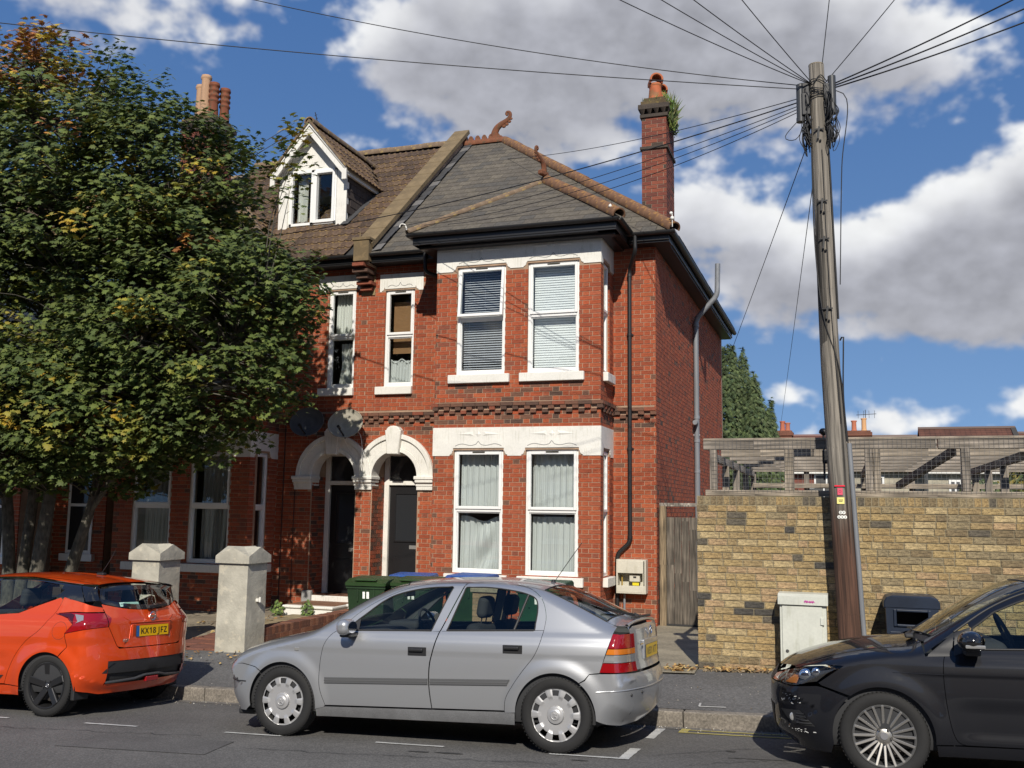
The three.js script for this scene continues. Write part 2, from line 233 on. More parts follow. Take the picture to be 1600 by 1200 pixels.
S('pavement', sheet(-45, 45, -11.86, -9.87, 90, 12, (x, z) => paveY(x, z) + 0.006 * Math.sin(x * 1.7 + z * 2)), M.pave);
{
  const kerb = new THREE.Group(); kerb.name = 'kerb'; kerb.userData.kind = 'structure'; scene.add(kerb);
  for (let i = -22; i < 12; i++) {
    const x0 = i * 0.915 + 0.3, x1 = x0 + 0.907, xm = (x0 + x1) / 2, g = new RoundedBoxGeometry(0.907, 0.30, 0.127, 2, 0.016); uvM(g, 1);
    const m = P('kerb_stone', g, M.kerb, kerb); m.position.set(xm, kerbY(xm) - 0.15 + RR(-0.003, 0.003), -9.8135 + RR(-0.003, 0.003)); m.rotation.z = 0.0298;
  }
  const gut = S('gutter_channel', sheet(-45, 45, -9.75, -9.62, 60, 1, (x, z) => roadY(x, z) + 0.004), rough({ map: T.asph, color: lin(1.35, 1.3, 1.25), roughness: 0.95 }));
  const mk = P('spray_mark', [uvM(new THREE.BoxGeometry(0.26, 0.002, 0.02)).translate(0, 0, 0), uvM(new THREE.BoxGeometry(0.02, 0.002, 0.22)).translate(-0.13, 0.001, -0.11)], M.roadWhite); mk.userData.kind = 'structure'; mk.position.set(-1.28, paveY(-1.28, -9.99) + 0.009, -9.99); mk.rotation.set(0, 0.06, 0.0298);
}
S('yard', sheet(-45, 45, -26, -11.84, 90, 16, yardY), rough({ map: T.conc, color: lin(0.62, 0.56, 0.48), roughness: 0.95 }));
S('side_path', sheet(-2.98, -1.67, -16.5, -11.45, 10, 20, (x, z) => (z > -11.84 ? paveY(x, z) : yardY(x, z)) + 0.012 + (z > -11.84 ? 0.004 : 0)), M.concrete);
{ // paved path from the gate pillars to the left door: flagstones
  const path = new THREE.Group(); path.name = 'flagstone_path'; path.userData.kind = 'structure'; scene.add(path);
  const mats = [[0.42, 0.36, 0.25], [0.36, 0.31, 0.22], [0.30, 0.13, 0.10], [0.27, 0.12, 0.10]].map((c) => rough({ map: T.conc, color: lin(...c.map((q) => q * 1.7)), roughness: 0.95 }));
  for (let r = 0; r < 9; r++) for (let c = 0; c < 3; c++) { const x = -9.2 + c * 0.41, z = -12.05 - r * 0.41, m = P('flagstone', rbox(-0.198, 0.198, -0.04, 0, -0.198, 0.198, 0.006), r < 4 ? mats[2 + (r + c) % 2] : mats[(r + c) % 2], path); m.position.set(x, yardY(x, z) + 0.022 + RR(-0.004, 0.004), z); m.rotation.y = RR(-0.01, 0.01); }
}

// ---------------------------------------------------------------- bricks
const frustum = (() => { camera.updateMatrixWorld(); camera.updateProjectionMatrix(); const m = new THREE.Matrix4().multiplyMatrices(camera.projectionMatrix, camera.matrixWorldInverse); return new THREE.Frustum().setFromProjectionMatrix(m); })();
const brickGeo = new THREE.BoxGeometry(1, 1, 1);
function face(list, f, u0, u1, y0, y1, o = {}) { // courses of bricks on one wall face; f: origin, direction along the wall, outward normal
  const G = o.gauge || 0.0762, J = o.joint || 0.0098, ST = o.st || 0.2286, HD = o.hd || 0.1143, top = o.top ?? y1;
  const U = V3(...f.u), N = V3(...f.n), O = V3(...f.o), Q = new THREE.Quaternion().setFromRotationMatrix(new THREE.Matrix4().makeBasis(U, V3(0, 1, 0), N));
  const kMax = Math.ceil((top - y0) / G);
  for (let k = 0; k < kMax; k++) {
    const yt = top - k * G, yb = yt - G, yc = (yt + yb) / 2; if (yt > y1 + 0.001 || yb < y0 - G * 0.6) continue;
    let pat = o.bond === 'garden' ? [ST, ST, ST, HD] : o.bond === 'soldier' ? [HD * 0.66] : o.bond === 'header' ? [HD] : o.bond === 'stretcher' ? [ST] : [ST, HD]; const per = pat.reduce((a, b) => a + b);
    const off = o.bond === 'garden' ? (k % 2) * (ST * 0.5) + hsh(k, 7) * ST * 2 : o.bond === 'stretcher' ? (k % 2) * ST / 2 : (k % 2) * (per / 2);
    let u = Math.floor((u0 - off) / per) * per + off, i = 0;
    while (u < u1) {
      const L = pat[i % pat.length], ua = u, ub = u + L; i++;
      const segs = [[Math.max(u, u0), Math.min(u + L, u1)]]; u += L;
      for (const h of o.open || []) if (yc > h[2] && yc < h[3]) for (let s = segs.length - 1; s >= 0; s--) { const [a, b] = segs[s]; if (b <= h[0] || a >= h[1]) continue; segs.splice(s, 1); if (a < h[0]) segs.push([a, h[0]]); if (b > h[1]) segs.push([h[1], b]); }
      for (const [a, b] of segs) {
        if (b - a < 0.03) continue; const uc = (a + b) / 2; if (o.skip && o.skip(uc, yc)) continue;
        const ja = Math.abs(a - ua) < 1e-6 ? J / 2 : -0.002, jb = Math.abs(b - ub) < 1e-6 ? J / 2 : -0.002, um = (a + ja + b - jb) / 2, t = o.tone(uc, yc, L), out = (o.proud || 0.005) + RR(-0.0015, 0.002);
        const m = new THREE.Matrix4().compose(O.clone().addScaledVector(U, um).addScaledVector(N, out - 0.015).add(V3(0, yc + RR(-0.001, 0.001), 0)), Q, V3(b - a - ja - jb, G - J, 0.03));
        list.push({ m, n: N, part: f.part, pal: t[0], k: t[1] ?? 1 });
      }
    }
  }
}
function lay(list, home, pal, base, geo, count, name, restName) { // the largest in view as single pieces, the rest as one part
  const v = V3(), c = V3();
  for (const b of list) { v.setFromMatrixPosition(b.m); const dd = v.distanceTo(camera.position); c.copy(camera.position).sub(v).normalize(); const fc = Math.max(0, c.dot(b.n)); b.score = frustum.containsPoint(v) ? fc / (dd * dd) * (b.size || 1) : 0; }
  const idx = list.map((b, i) => i).sort((a, b) => list[b].score - list[a].score), one = new Set(idx.slice(0, count).filter((i) => list[i].score > 0));
  const mats = pal.map((c) => { const m = base.clone(); m.color = lin(...c); return m; });
  for (const i of one) { const b = list[i], m = new THREE.Mesh(geo, mats[b.pal]); m.name = name; b.m.decompose(m.position, m.quaternion, m.scale); (b.part || home).add(m); }
  const rest = list.filter((b, i) => !one.has(i)); if (!rest.length) return;
  const im = new THREE.InstancedMesh(geo, base, rest.length); im.name = restName; im.userData.kind = 'stuff';
  rest.forEach((b, i) => { im.setMatrixAt(i, b.m); const q = pal[b.pal], k = b.k * RR(0.9, 1.1); im.setColorAt(i, lin(q[0] * k, q[1] * k, q[2] * k)); });
  home.add(im);
}

// ---------------------------------------------------------------- yellow boundary wall
{
  const w = thing('yellow_brick_wall', 'weathered yellow stock brick boundary wall with brick-on-edge coping beside the pavement', 'wall');
  const core = P('mortar', box(-1.668, 5.2, -0.3, 2.186, -12.13, -11.8), M.mortarYel, w);
  const pal = [[0.56, 0.43, 0.22], [0.52, 0.39, 0.19], [0.62, 0.49, 0.27], [0.49, 0.355, 0.17], [0.54, 0.385, 0.22], [0.44, 0.33, 0.17], [0.29, 0.225, 0.13], [0.10, 0.095, 0.085], [0.17, 0.15, 0.115], [0.38, 0.31, 0.185]];
  const L = [], f = { o: [0, 0, -11.8], u: [1, 0, 0], n: [0, 0, 1], part: w };
  const tone = (u, y) => { // lichen and soot sit on the top courses, dark burnt bricks in runs lower down
    const st = fb(u * 0.13 + 0.2, y * 0.2, 7, 3); const topk = y > 1.75 ? (y - 1.75) / 0.45 : 0;
    if (R() < topk * 0.75) return [pick([5, 6, 6, 9, 8]), 0.95];
    if (u > 0.3 && R() < 0.2 + 0.3 * st) return [pick([5, 6, 9, 9]), 1];
    const r = R(), low = y < 1.1 && u < -0.8 && y > 0.75;
    if (r < (low ? 0.13 : 0.012)) return [7, 1]; if (r < (low ? 0.2 : 0.04)) return [8, 1];
    if (y < 0.35) return [pick([4, 5, 9, 6]), 1];
    return [Math.floor(R() * 6), 1];
  };
  face(L, f, -1.668, 5.2, 2.082, 2.186, { gauge: 0.104, bond: 'soldier', tone: (u, y) => [pick([5, 6, 6, 8, 9, 3]), 1], proud: 0.004 });
  face(L, f, -1.668, 5.2, -0.1, 2.080, { gauge: 0.0795, bond: 'garden', tone, proud: 0.009, joint: 0.011 });
  lay(L, w, pal, M.stock, new RoundedBoxGeometry(1, 1, 1, 1, 0.06), 300, 'brick', 'brickwork');
  // brick-on-edge coping top, weeds and crumbled mortar at the foot
  const im = []; for (let i = 0; i < 160; i++) { const x = RR(-1.6, -0.85), z = -11.76 + RR(0, 0.12), s = RR(0.008, 0.03); im.push(uvM(new THREE.TetrahedronGeometry(s).rotateX(R() * 6).rotateY(R() * 6)).translate(x, paveY(x, z) + s * 0.4, z)); }
  const r = P('rubble', im, rough({ map: T.conc, color: lin(0.55, 0.45, 0.33) }), w); r.userData.kind = 'stuff';
  rebase(w, [1.7, 0, -11.97]);
}
{ // dry leaves gathered in corners
  const sh = new THREE.Shape([[0, -0.03], [0.018, -0.01], [0.012, 0.012], [0, 0.034], [-0.013, 0.011], [-0.017, -0.012]].map((p) => new THREE.Vector2(...p)));
  const g = new THREE.ShapeGeometry(sh), im = new THREE.InstancedMesh(g, rough({ side: THREE.DoubleSide }), 420); im.name = 'fallen_leaves'; im.userData = { kind: 'stuff', label: 'dry brown leaves lying along the wall foot and path edges', category: 'leaves' };
  const q = new THREE.Quaternion(), e = new THREE.Euler();
  for (let i = 0; i < 420; i++) {
    let x, z; if (i < 120) { x = -1.9 + RR(-0.2, 0.25) * R(); z = -11.7 + RR(-0.15, 0.18); } else if (i < 200) { x = RR(-1.6, -0.7); z = RR(-11.78, -11.62); } else if (i < 330) { x = RR(-10.4, -9.3); z = RR(-15.2, -12.6); } else { x = RR(-9.4, -7.6); z = RR(-11.9, -10.4); }
    const y = z < -11.84 ? yardY(x, z) + 0.03 : paveY(x, z) + 0.024; e.set(-Math.PI / 2 + RR(-0.5, 0.5), RR(-0.5, 0.5), R() * 6); q.setFromEuler(e); const s = RR(0.6, 1.3);
    im.setMatrixAt(i, new THREE.Matrix4().compose(V3(x, y + 0.006, z), q, V3(s, s, s))); const c = pick([[0.32, 0.18, 0.06], [0.42, 0.27, 0.10], [0.22, 0.12, 0.05], [0.5, 0.36, 0.14]]); im.setColorAt(i, lin(...c));
  }
  scene.add(im);
}

// ---------------------------------------------------------------- gate pillars
for (const [xc, label] of [[-8.095, 'cream rendered gate pillar with pointed cap in full sun, right of the pair'], [-9.58, 'cream rendered gate pillar half in tree shade behind the orange car']]) {
  const t = thing('gate_pillar', label, 'pillar', [xc, slopeX(xc) + 0.12, -11.99], 0, 'rendered gate pillars');
  const hs = 0.235, H = 1.19 - (slopeX(xc) + 0.12) - 0.0;
  const g = new THREE.BoxGeometry(hs * 2, H + 0.1, hs * 2, 6, 14, 6), p = g.attributes.position;
  for (let i = 0; i < p.count; i++) { const y = p.getY(i), k = 1 + 0.03 * (0.5 - y / H) * 0.6; const nx = 0.008 * (fb(p.getZ(i) + xc, y * 0.5, 7, 3) - 0.5), nz = 0.008 * (fb(p.getX(i) - xc, y * 0.5, 7, 3) - 0.5); p.setX(i, p.getX(i) * k + nx); p.setZ(i, p.getZ(i) * k + nz); }
  g.computeVertexNormals(); P('shaft', uvM(g.translate(0, H / 2 - 0.05, 0), 1), M.pillar, t);
  // cap: four gables meeting at a cross ridge
  const c = 0.275, y0 = H, y1 = H + 0.10, y2 = H + 0.225, v = [], mid = [[0, y2, c], [c, y2, 0], [0, y2, -c], [-c, y2, 0]], cor = [[-c, c], [c, c], [c, -c], [-c, -c]];
  for (let i = 0; i < 4; i++) { const a = cor[i], b = cor[(i + 1) % 4], A0 = [a[0], y0, a[1]], B0 = [b[0], y0, b[1]], A1 = [a[0], y1, a[1]], B1 = [b[0], y1, b[1]], m = mid[i], ctr = [0, y2, 0], pm = mid[(i + 3) % 4]; v.push(A0, B0, B1, A0, B1, A1, A1, B1, m, A1, m, ctr, A1, ctr, pm); }
  v.push([-c, y0, c], [-c, y0, -c], [c, y0, -c], [-c, y0, c], [c, y0, -c], [c, y0, c]);
  P('cap', tri(v), M.pillar, t);
  if (xc > -9) { P('hinge_pin', [uvM(new THREE.BoxGeometry(0.05, 0.04, 0.06)).translate(0.255, 0.73, -0.02), uvM(new THREE.CylinderGeometry(0.014, 0.014, 0.07, 8)).translate(0.285, 0.735, -0.02)], M.white, t); }
}
// low brick-on-edge wall that divides the two front yards
{
  const w = thing('garden_divider_wall', 'low red brick divider wall running from the pillar to the porch steps', 'wall'), L = [];
  P('mortar', box(-8.115, -7.885, -0.2, 0.155, -15.4, -12.23), M.mortarRed, w);
  const pal = [[0.22, 0.085, 0.05], [0.27, 0.11, 0.06], [0.17, 0.075, 0.05], [0.32, 0.15, 0.09]];
  for (let z = -12.27; z > -15.38; z -= 0.082) { const q = new THREE.Quaternion().setFromEuler(new THREE.Euler(RR(-0.03, 0.03), RR(-0.03, 0.03), 0)); L.push({ m: new THREE.Matrix4().compose(V3(-8.0, 0.205 + RR(-0.004, 0.004), z), q, V3(0.236, 0.105, 0.072)), n: V3(0, 1, 0), part: w, pal: Math.floor(R() * 4) }); }
  face(L, { o: [-7.885, 0, 0], u: [0, 0, -1], n: [1, 0, 0], part: w }, 12.23, 15.4, -0.1, 0.152, { tone: () => [Math.floor(R() * 4)] });
  lay(L, w, pal, M.brick, brickGeo, 300, 'brick', 'brickwork'); rebase(w, [-8, 0, -13.8]);
  const p = thing('brick_pier', 'low buff brick pier seen through the silver car window', 'pier'), L2 = [];
  P('mortar', box(-4.55, -4.21, -0.1, 0.93, -12.2, -11.86), M.mortarYel, p); P('cap', rbox(-4.58, -4.18, 0.93, 0.985, -12.23, -11.83, 0.01), M.concrete, p);
  face(L2, { o: [0, 0, -11.86], u: [1, 0, 0], n: [0, 0, 1], part: p }, -4.55, -4.21, 0.05, 0.925, { tone: () => [Math.floor(R() * 3)] });
  lay(L2, p, [[0.36, 0.25, 0.15], [0.30, 0.21, 0.13], [0.33, 0.20, 0.12]], M.brick, brickGeo, 300, 'brick', 'brickwork'); rebase(p, [-4.38, 0, -12.03]);
}

// ---------------------------------------------------------------- the houses
const ZM = -16.4, ZB = -15.485, YT = 6.62;
const redPal = [[0.42, 0.097, 0.038], [0.395, 0.088, 0.035], [0.455, 0.114, 0.045], [0.355, 0.079, 0.033], [0.40, 0.105, 0.048], [0.435, 0.094, 0.035], [0.30, 0.088, 0.048], [0.125, 0.070, 0.050], [0.20, 0.095, 0.060]];
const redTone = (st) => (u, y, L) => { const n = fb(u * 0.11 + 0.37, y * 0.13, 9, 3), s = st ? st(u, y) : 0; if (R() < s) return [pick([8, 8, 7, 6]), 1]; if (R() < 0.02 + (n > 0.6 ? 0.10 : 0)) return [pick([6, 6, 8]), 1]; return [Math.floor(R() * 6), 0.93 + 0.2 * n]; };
const FR = (z, part) => ({ o: [0, 0, z], u: [1, 0, 0], n: [0, 0, 1], part });
const SDR = (x, part) => ({ o: [x, 0, 0], u: [0, 0, -1], n: [1, 0, 0], part });
const SDL = (x, part) => ({ o: [x, 0, 0], u: [0, 0, 1], n: [-1, 0, 0], part });
const rect = (a, b, c, d) => [[a, c], [b, c], [b, d], [a, d]];
function wallShape(name, outline, holes, thick, mat, parent, at) { const g = extrude(outline, thick, { holes }); g.translate(0, 0, -thick); const m = P(name, g, mat, parent); at(m); return m; }

function curtain(w, h, kind, sd) {
  const g = new THREE.PlaneGeometry(w, h, 64, 24), p = g.attributes.position;
  for (let i = 0; i < p.count; i++) {
    const x = p.getX(i) / w + 0.5, y = 0.5 - p.getY(i) / h; let z = 0.018 * Math.sin(x * 46 + 5 * fb(x, sd, 6, 2) + sd) + 0.012 * Math.sin(x * 97 + sd * 3 + y * 2), dx = 0, dy = 0;
    if (kind === 'sag') { const s = Math.exp(-Math.pow((x - 0.52) / 0.22, 2)); dy = -s * 0.10 * h * Math.exp(-y * 4); z += 0.05 * s * Math.sin(y * 9 + x * 8); dx = 0.05 * Math.sin(y * 3) * s; }
    if (kind === 'tied') { const pull = sstep(0.35, 1, y); dx = (x - 0.5) * 0.2 * pull * w; z += 0.02 * Math.sin(x * 30 + y * 8); }
    p.setXYZ(i, p.getX(i) + dx, p.getY(i) + dy, z);
  }
  g.computeVertexNormals(); return g;
}
function windowUnit(parent, at, w, h, o = {}) { // local: x along the wall, y up, z out; origin at the bottom left of the opening on the wall face
  const F = 0.058, D0 = -0.115, D1 = -0.04, ym = o.mid ? o.mid : h * 0.52, fr = [];
  fr.push(rbox(0, F, 0, h, D0, D1, 0.008), rbox(w - F, w, 0, h, D0, D1, 0.008), rbox(F, w - F, h - F, h, D0, D1, 0.008), rbox(F, w - F, 0, F * 1.15, D0, D1, 0.008), rbox(F, w - F, ym - 0.035, ym + 0.035, D0, D1, 0.008));
  const b = 0.05; // fixed light: a slim bead; opening light: a sash frame that stands proud
  fr.push(rbox(F, w - F, F * 1.15, F * 1.15 + 0.018, D0, D1 - 0.02, 0.005), rbox(F, F + 0.018, F * 1.15 + 0.018, ym - 0.053, D0, D1 - 0.02, 0.005), rbox(w - F - 0.018, w - F, F * 1.15 + 0.018, ym - 0.053, D0, D1 - 0.02, 0.005), rbox(F, w - F, ym - 0.053, ym - 0.035, D0, D1 - 0.02, 0.005));
  fr.push(box(0.03, w - 0.03, h, h + 0.03, D0, D1 - 0.01));
  const win = P('window', fr, M.upvc, parent); at(win);
  const sx0 = F - 0.022, sx1 = w - F + 0.022, sy0 = ym + 0.012, sy1 = h - F + 0.03, q = D1 + 0.022;
  const sg = [rbox(sx0, sx0 + b, sy0, sy1, D0 + 0.03, q, 0.008), rbox(sx1 - b, sx1, sy0, sy1, D0 + 0.03, q, 0.008), rbox(sx0 + b, sx1 - b, sy1 - b, sy1, D0 + 0.03, q, 0.008), rbox(sx0 + b, sx1 - b, sy0, sy0 + b, D0 + 0.03, q, 0.008)];
  const mv = (g) => g.translate(0, -sy1, -q), sash = P('sash', sg.map(mv), M.upvc, win); sash.position.set(0, sy1, q); if (o.open) sash.rotation.x = o.open;
  const gp = P('pane', mv(box(sx0 + b - 0.01, sx1 - b + 0.01, sy0 + b - 0.01, sy1 - b + 0.01, -0.05, -0.046)), M.glass, win); gp.position.copy(sash.position); gp.rotation.copy(sash.rotation);
  P('pane', box(F, w - F, F, ym, -0.10, -0.096), M.glass, win);
  if (o.vent !== false) P('trickle_vent', [box(w / 2 - 0.11, w / 2 + 0.11, h - 0.048, h - 0.026, q, q + 0.008)], rough({ color: lin(0.05, 0.045, 0.03) }), win);
  if (o.sill !== false) { const s = o.sillX || [-0.12, w + 0.10]; P('sill', [rbox(s[0], s[1], -0.155, -0.005, -0.2, o.sillOut || 0.075, 0.012), box(0.0, w, -0.006, 0.012, -0.2, -0.03)], M.white, win); }
  const c = o.inside;
  if (c === 'blind' || c === 'blind2') { const s = []; for (let y = 0.05; y < h - 0.05; y += 0.042) s.push(new THREE.BoxGeometry(w - 0.14, 0.0016, 0.040).rotateX(c === 'blind' ? 0.62 : 1.28).translate(w / 2, y, -0.20)); for (const x of [0.16, w / 2, w - 0.16]) s.push(new THREE.BoxGeometry(0.004, h - 0.1, 0.002).translate(x, h / 2, -0.214)); P('blind', s, c === 'blind' ? rough({ color: lin(0.46, 0.48, 0.52), roughness: 0.5 }) : M.slat, win); }
  else if (c === 'bamboo') { const s = []; for (let y = h * 0.36; y < h * 0.90; y += 0.014) s.push(new THREE.CylinderGeometry(0.0062, 0.0062, w - 0.14, 5).rotateZ(Math.PI / 2).translate(w / 2, y, -0.26)); P('bamboo_blind', s, M.bamboo, win); P('curtain', curtain(w - 0.12, h * 0.26, 'plain', 4).translate(w / 2, h * 0.15, -0.21), M.net, win); const v = []; for (let i = 0; i <= 30; i++) { const x = 0.06 + (w - 0.12) * i / 30; v.push(V3(x, h * 0.275 + 0.035 * Math.cos(i / 30 * 12.5 + 0.6), -0.2)); } P('curtain_rail', tube(v, 0.012, 40, 5), M.net, win); }
  else if (c === 'lace') { P('curtain', curtain(w - 0.1, h * 0.46, 'plain', 2.2).translate(w / 2, h * 0.75, -0.24), M.lace, win); P('curtain', curtain(w * 0.62, h * 0.46, 'tied', 8).translate(w * 0.62, h * 0.24, -0.25), M.lace, win); }
  else if (c === 'net' || c === 'sag') { P('curtain', curtain(w - 0.09, h - ym - 0.06, 'plain', 1.3 + (c === 'sag' ? 2 : 0)).translate(w / 2, (h + ym) / 2, -0.25), M.net, win); P('curtain', curtain(w - 0.10, ym - 0.16, c === 'sag' ? 'sag' : 'plain', 5.7).translate(w / 2 + 0.01, ym / 2 - 0.02, -0.25), M.net, win); }
  else if (c === 'drape') { P('curtain', curtain(w * 0.8, h - 0.1, 'plain', 3.1).translate(w * 0.5, h / 2, -0.3), rough({ color: lin(0.30, 0.31, 0.30), side: THREE.DoubleSide }), win); }
  return win;
}
const onFront = (x, y, z) => (m) => m.position.set(x, y, z);
const onRight = (x, y, z) => (m) => { m.position.set(x, y, z); m.rotation.y = Math.PI / 2; };

function bandShape(x0, x1, y0, y1, wins, th) { // rendered band with shouldered window heads
  const p = [[x0, y0]]; for (const [a, b, yh] of wins) { p.push([a - 0.075, y0]); for (let i = 0; i <= 6; i++) { const t = i / 6 * Math.PI / 2; p.push([a - 0.075 + 0.055 * Math.sin(t) * 0.9, y0 + 0.02 + 0.06 * (1 - Math.cos(t))]); } p.push([a - 0.012, y0 + 0.085], [a - 0.012, yh], [b + 0.012, yh], [b + 0.012, y0 + 0.085]); for (let i = 6; i >= 0; i--) { const t = i / 6 * Math.PI / 2; p.push([b + 0.075 - 0.055 * Math.sin(t) * 0.9, y0 + 0.02 + 0.06 * (1 - Math.cos(t))]); } p.push([b + 0.075, y0]); }
  p.push([x1, y0], [x1, y1], [x0, y1]); return extrude(p, th + 0.12).translate(0, 0, -0.12);
}
const grey = rough({ color: lin(0.30, 0.30, 0.29), roughness: 0.9 });  // colour of the raised head-line tubes: the shade of a cut groove, painted in
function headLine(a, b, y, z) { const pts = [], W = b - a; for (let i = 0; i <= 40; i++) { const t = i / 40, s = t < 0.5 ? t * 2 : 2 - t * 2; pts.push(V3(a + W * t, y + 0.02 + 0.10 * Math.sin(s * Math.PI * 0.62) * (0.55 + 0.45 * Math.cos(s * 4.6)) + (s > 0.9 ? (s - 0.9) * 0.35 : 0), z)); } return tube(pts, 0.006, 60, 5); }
function motif(cx, cy, z) { // carved diamond between two long darts, in low relief
  const g = [], d = 0.055, r = 0.012; const py = (pts, c) => { for (let i = 0; i < pts.length; i++) g.push(tri([[...pts[i], z], [...pts[(i + 1) % pts.length], z], [...c, z + r]])); };
  py([[cx - d, cy], [cx, cy - d], [cx + d, cy], [cx, cy + d]], [cx, cy]); for (const s of [-1, 1]) py(s > 0 ? [[cx + 0.10, cy + 0.05], [cx + 0.08, cy - 0.035], [cx + 0.42, cy]] : [[cx - 0.08, cy - 0.035], [cx - 0.10, cy + 0.05], [cx - 0.42, cy]], [cx + s * 0.14, cy + 0.004]); return g;
}
function dentils(L, f, u0, u1, y, pal) { // projecting course over two rows of alternating headers
  const t = () => [pick([8, 8, 7, 6])];
  face(L, f, u0 - 0.03, u1 + 0.03, y - 0.07, y, { gauge: 0.07, bond: 'stretcher', tone: t, proud: 0.058 });
  let i = 0; for (let u = u0; u < u1 - 0.05; u += 0.105, i++) for (const [yy, ph] of [[y - 0.07, 0], [y - 0.132, 1]]) if ((i + ph) % 2 === 0) { const U = V3(...f.u), N = V3(...f.n), Q = new THREE.Quaternion().setFromRotationMatrix(new THREE.Matrix4().makeBasis(U, V3(0, 1, 0), N)); L.push({ m: new THREE.Matrix4().compose(V3(...f.o).addScaledVector(U, u + 0.052).addScaledVector(N, 0.018).add(V3(0, yy - 0.031, 0)), Q, V3(0.1, 0.058, 0.06)), n: N, part: f.part, pal: pick([7, 8, 8, 6]), k: 1 }); }
}
function pipeRun(pts, r) { // straight runs with short bends and collars
  const c = new THREE.CurvePath(); let prev = V3(...pts[0]); for (let i = 1; i < pts.length; i++) { const p = V3(...pts[i]); if (i < pts.length - 1) { const n = V3(...pts[i + 1]), d0 = p.clone().sub(prev).normalize(), d1 = n.clone().sub(p).normalize(), k = r * 2.2, a = p.clone().addScaledVector(d0, -k), b = p.clone().addScaledVector(d1, k); c.add(new THREE.LineCurve3(prev, a)); c.add(new THREE.QuadraticBezierCurve3(a, p, b)); prev = b; } else c.add(new THREE.LineCurve3(prev, p)); }
  const g = []; for (const q of c.curves) g.push(new THREE.TubeGeometry(q, q.isLineCurve3 ? 1 : 6, r, 14, false)); return g;
}
function gutter(a, b, r = 0.058) { // half-round gutter from a to b
  const A = V3(...a), Bv = V3(...b), L = A.distanceTo(Bv), sh = new THREE.Shape(); sh.absarc(0, 0, r, Math.PI, 2 * Math.PI, false); sh.absarc(0, 0, r - 0.008, 2 * Math.PI, Math.PI, true); const g = uvM(new THREE.ExtrudeGeometry(sh, { depth: L, bevelEnabled: false, curveSegments: 10 })); const m = new THREE.Matrix4().lookAt(Bv, A, V3(0, 1, 0)); m.setPosition(A); return g.applyMatrix4(m);
}
function archFront(cx, sy, ri, ro, z) { // moulded round arch: face, outer roll, inner roll
  const ring = (r0, r1, d) => { const s = new THREE.Shape(); s.absarc(cx, sy, r1, 0, Math.PI, false); s.absarc(cx, sy, r0, Math.PI, 0, true); return uvM(new THREE.ExtrudeGeometry(s, { depth: d + 0.26, bevelEnabled: true, bevelSize: 0.006, bevelThickness: 0.006, bevelSegments: 1, curveSegments: 40 })).translate(0, 0, z - 0.26); };
  return [ring(ri, ri + 0.07, 0.055), ring(ri + 0.082, ro - 0.088, 0.04), ring(ro - 0.076, ro, 0.075)];
}
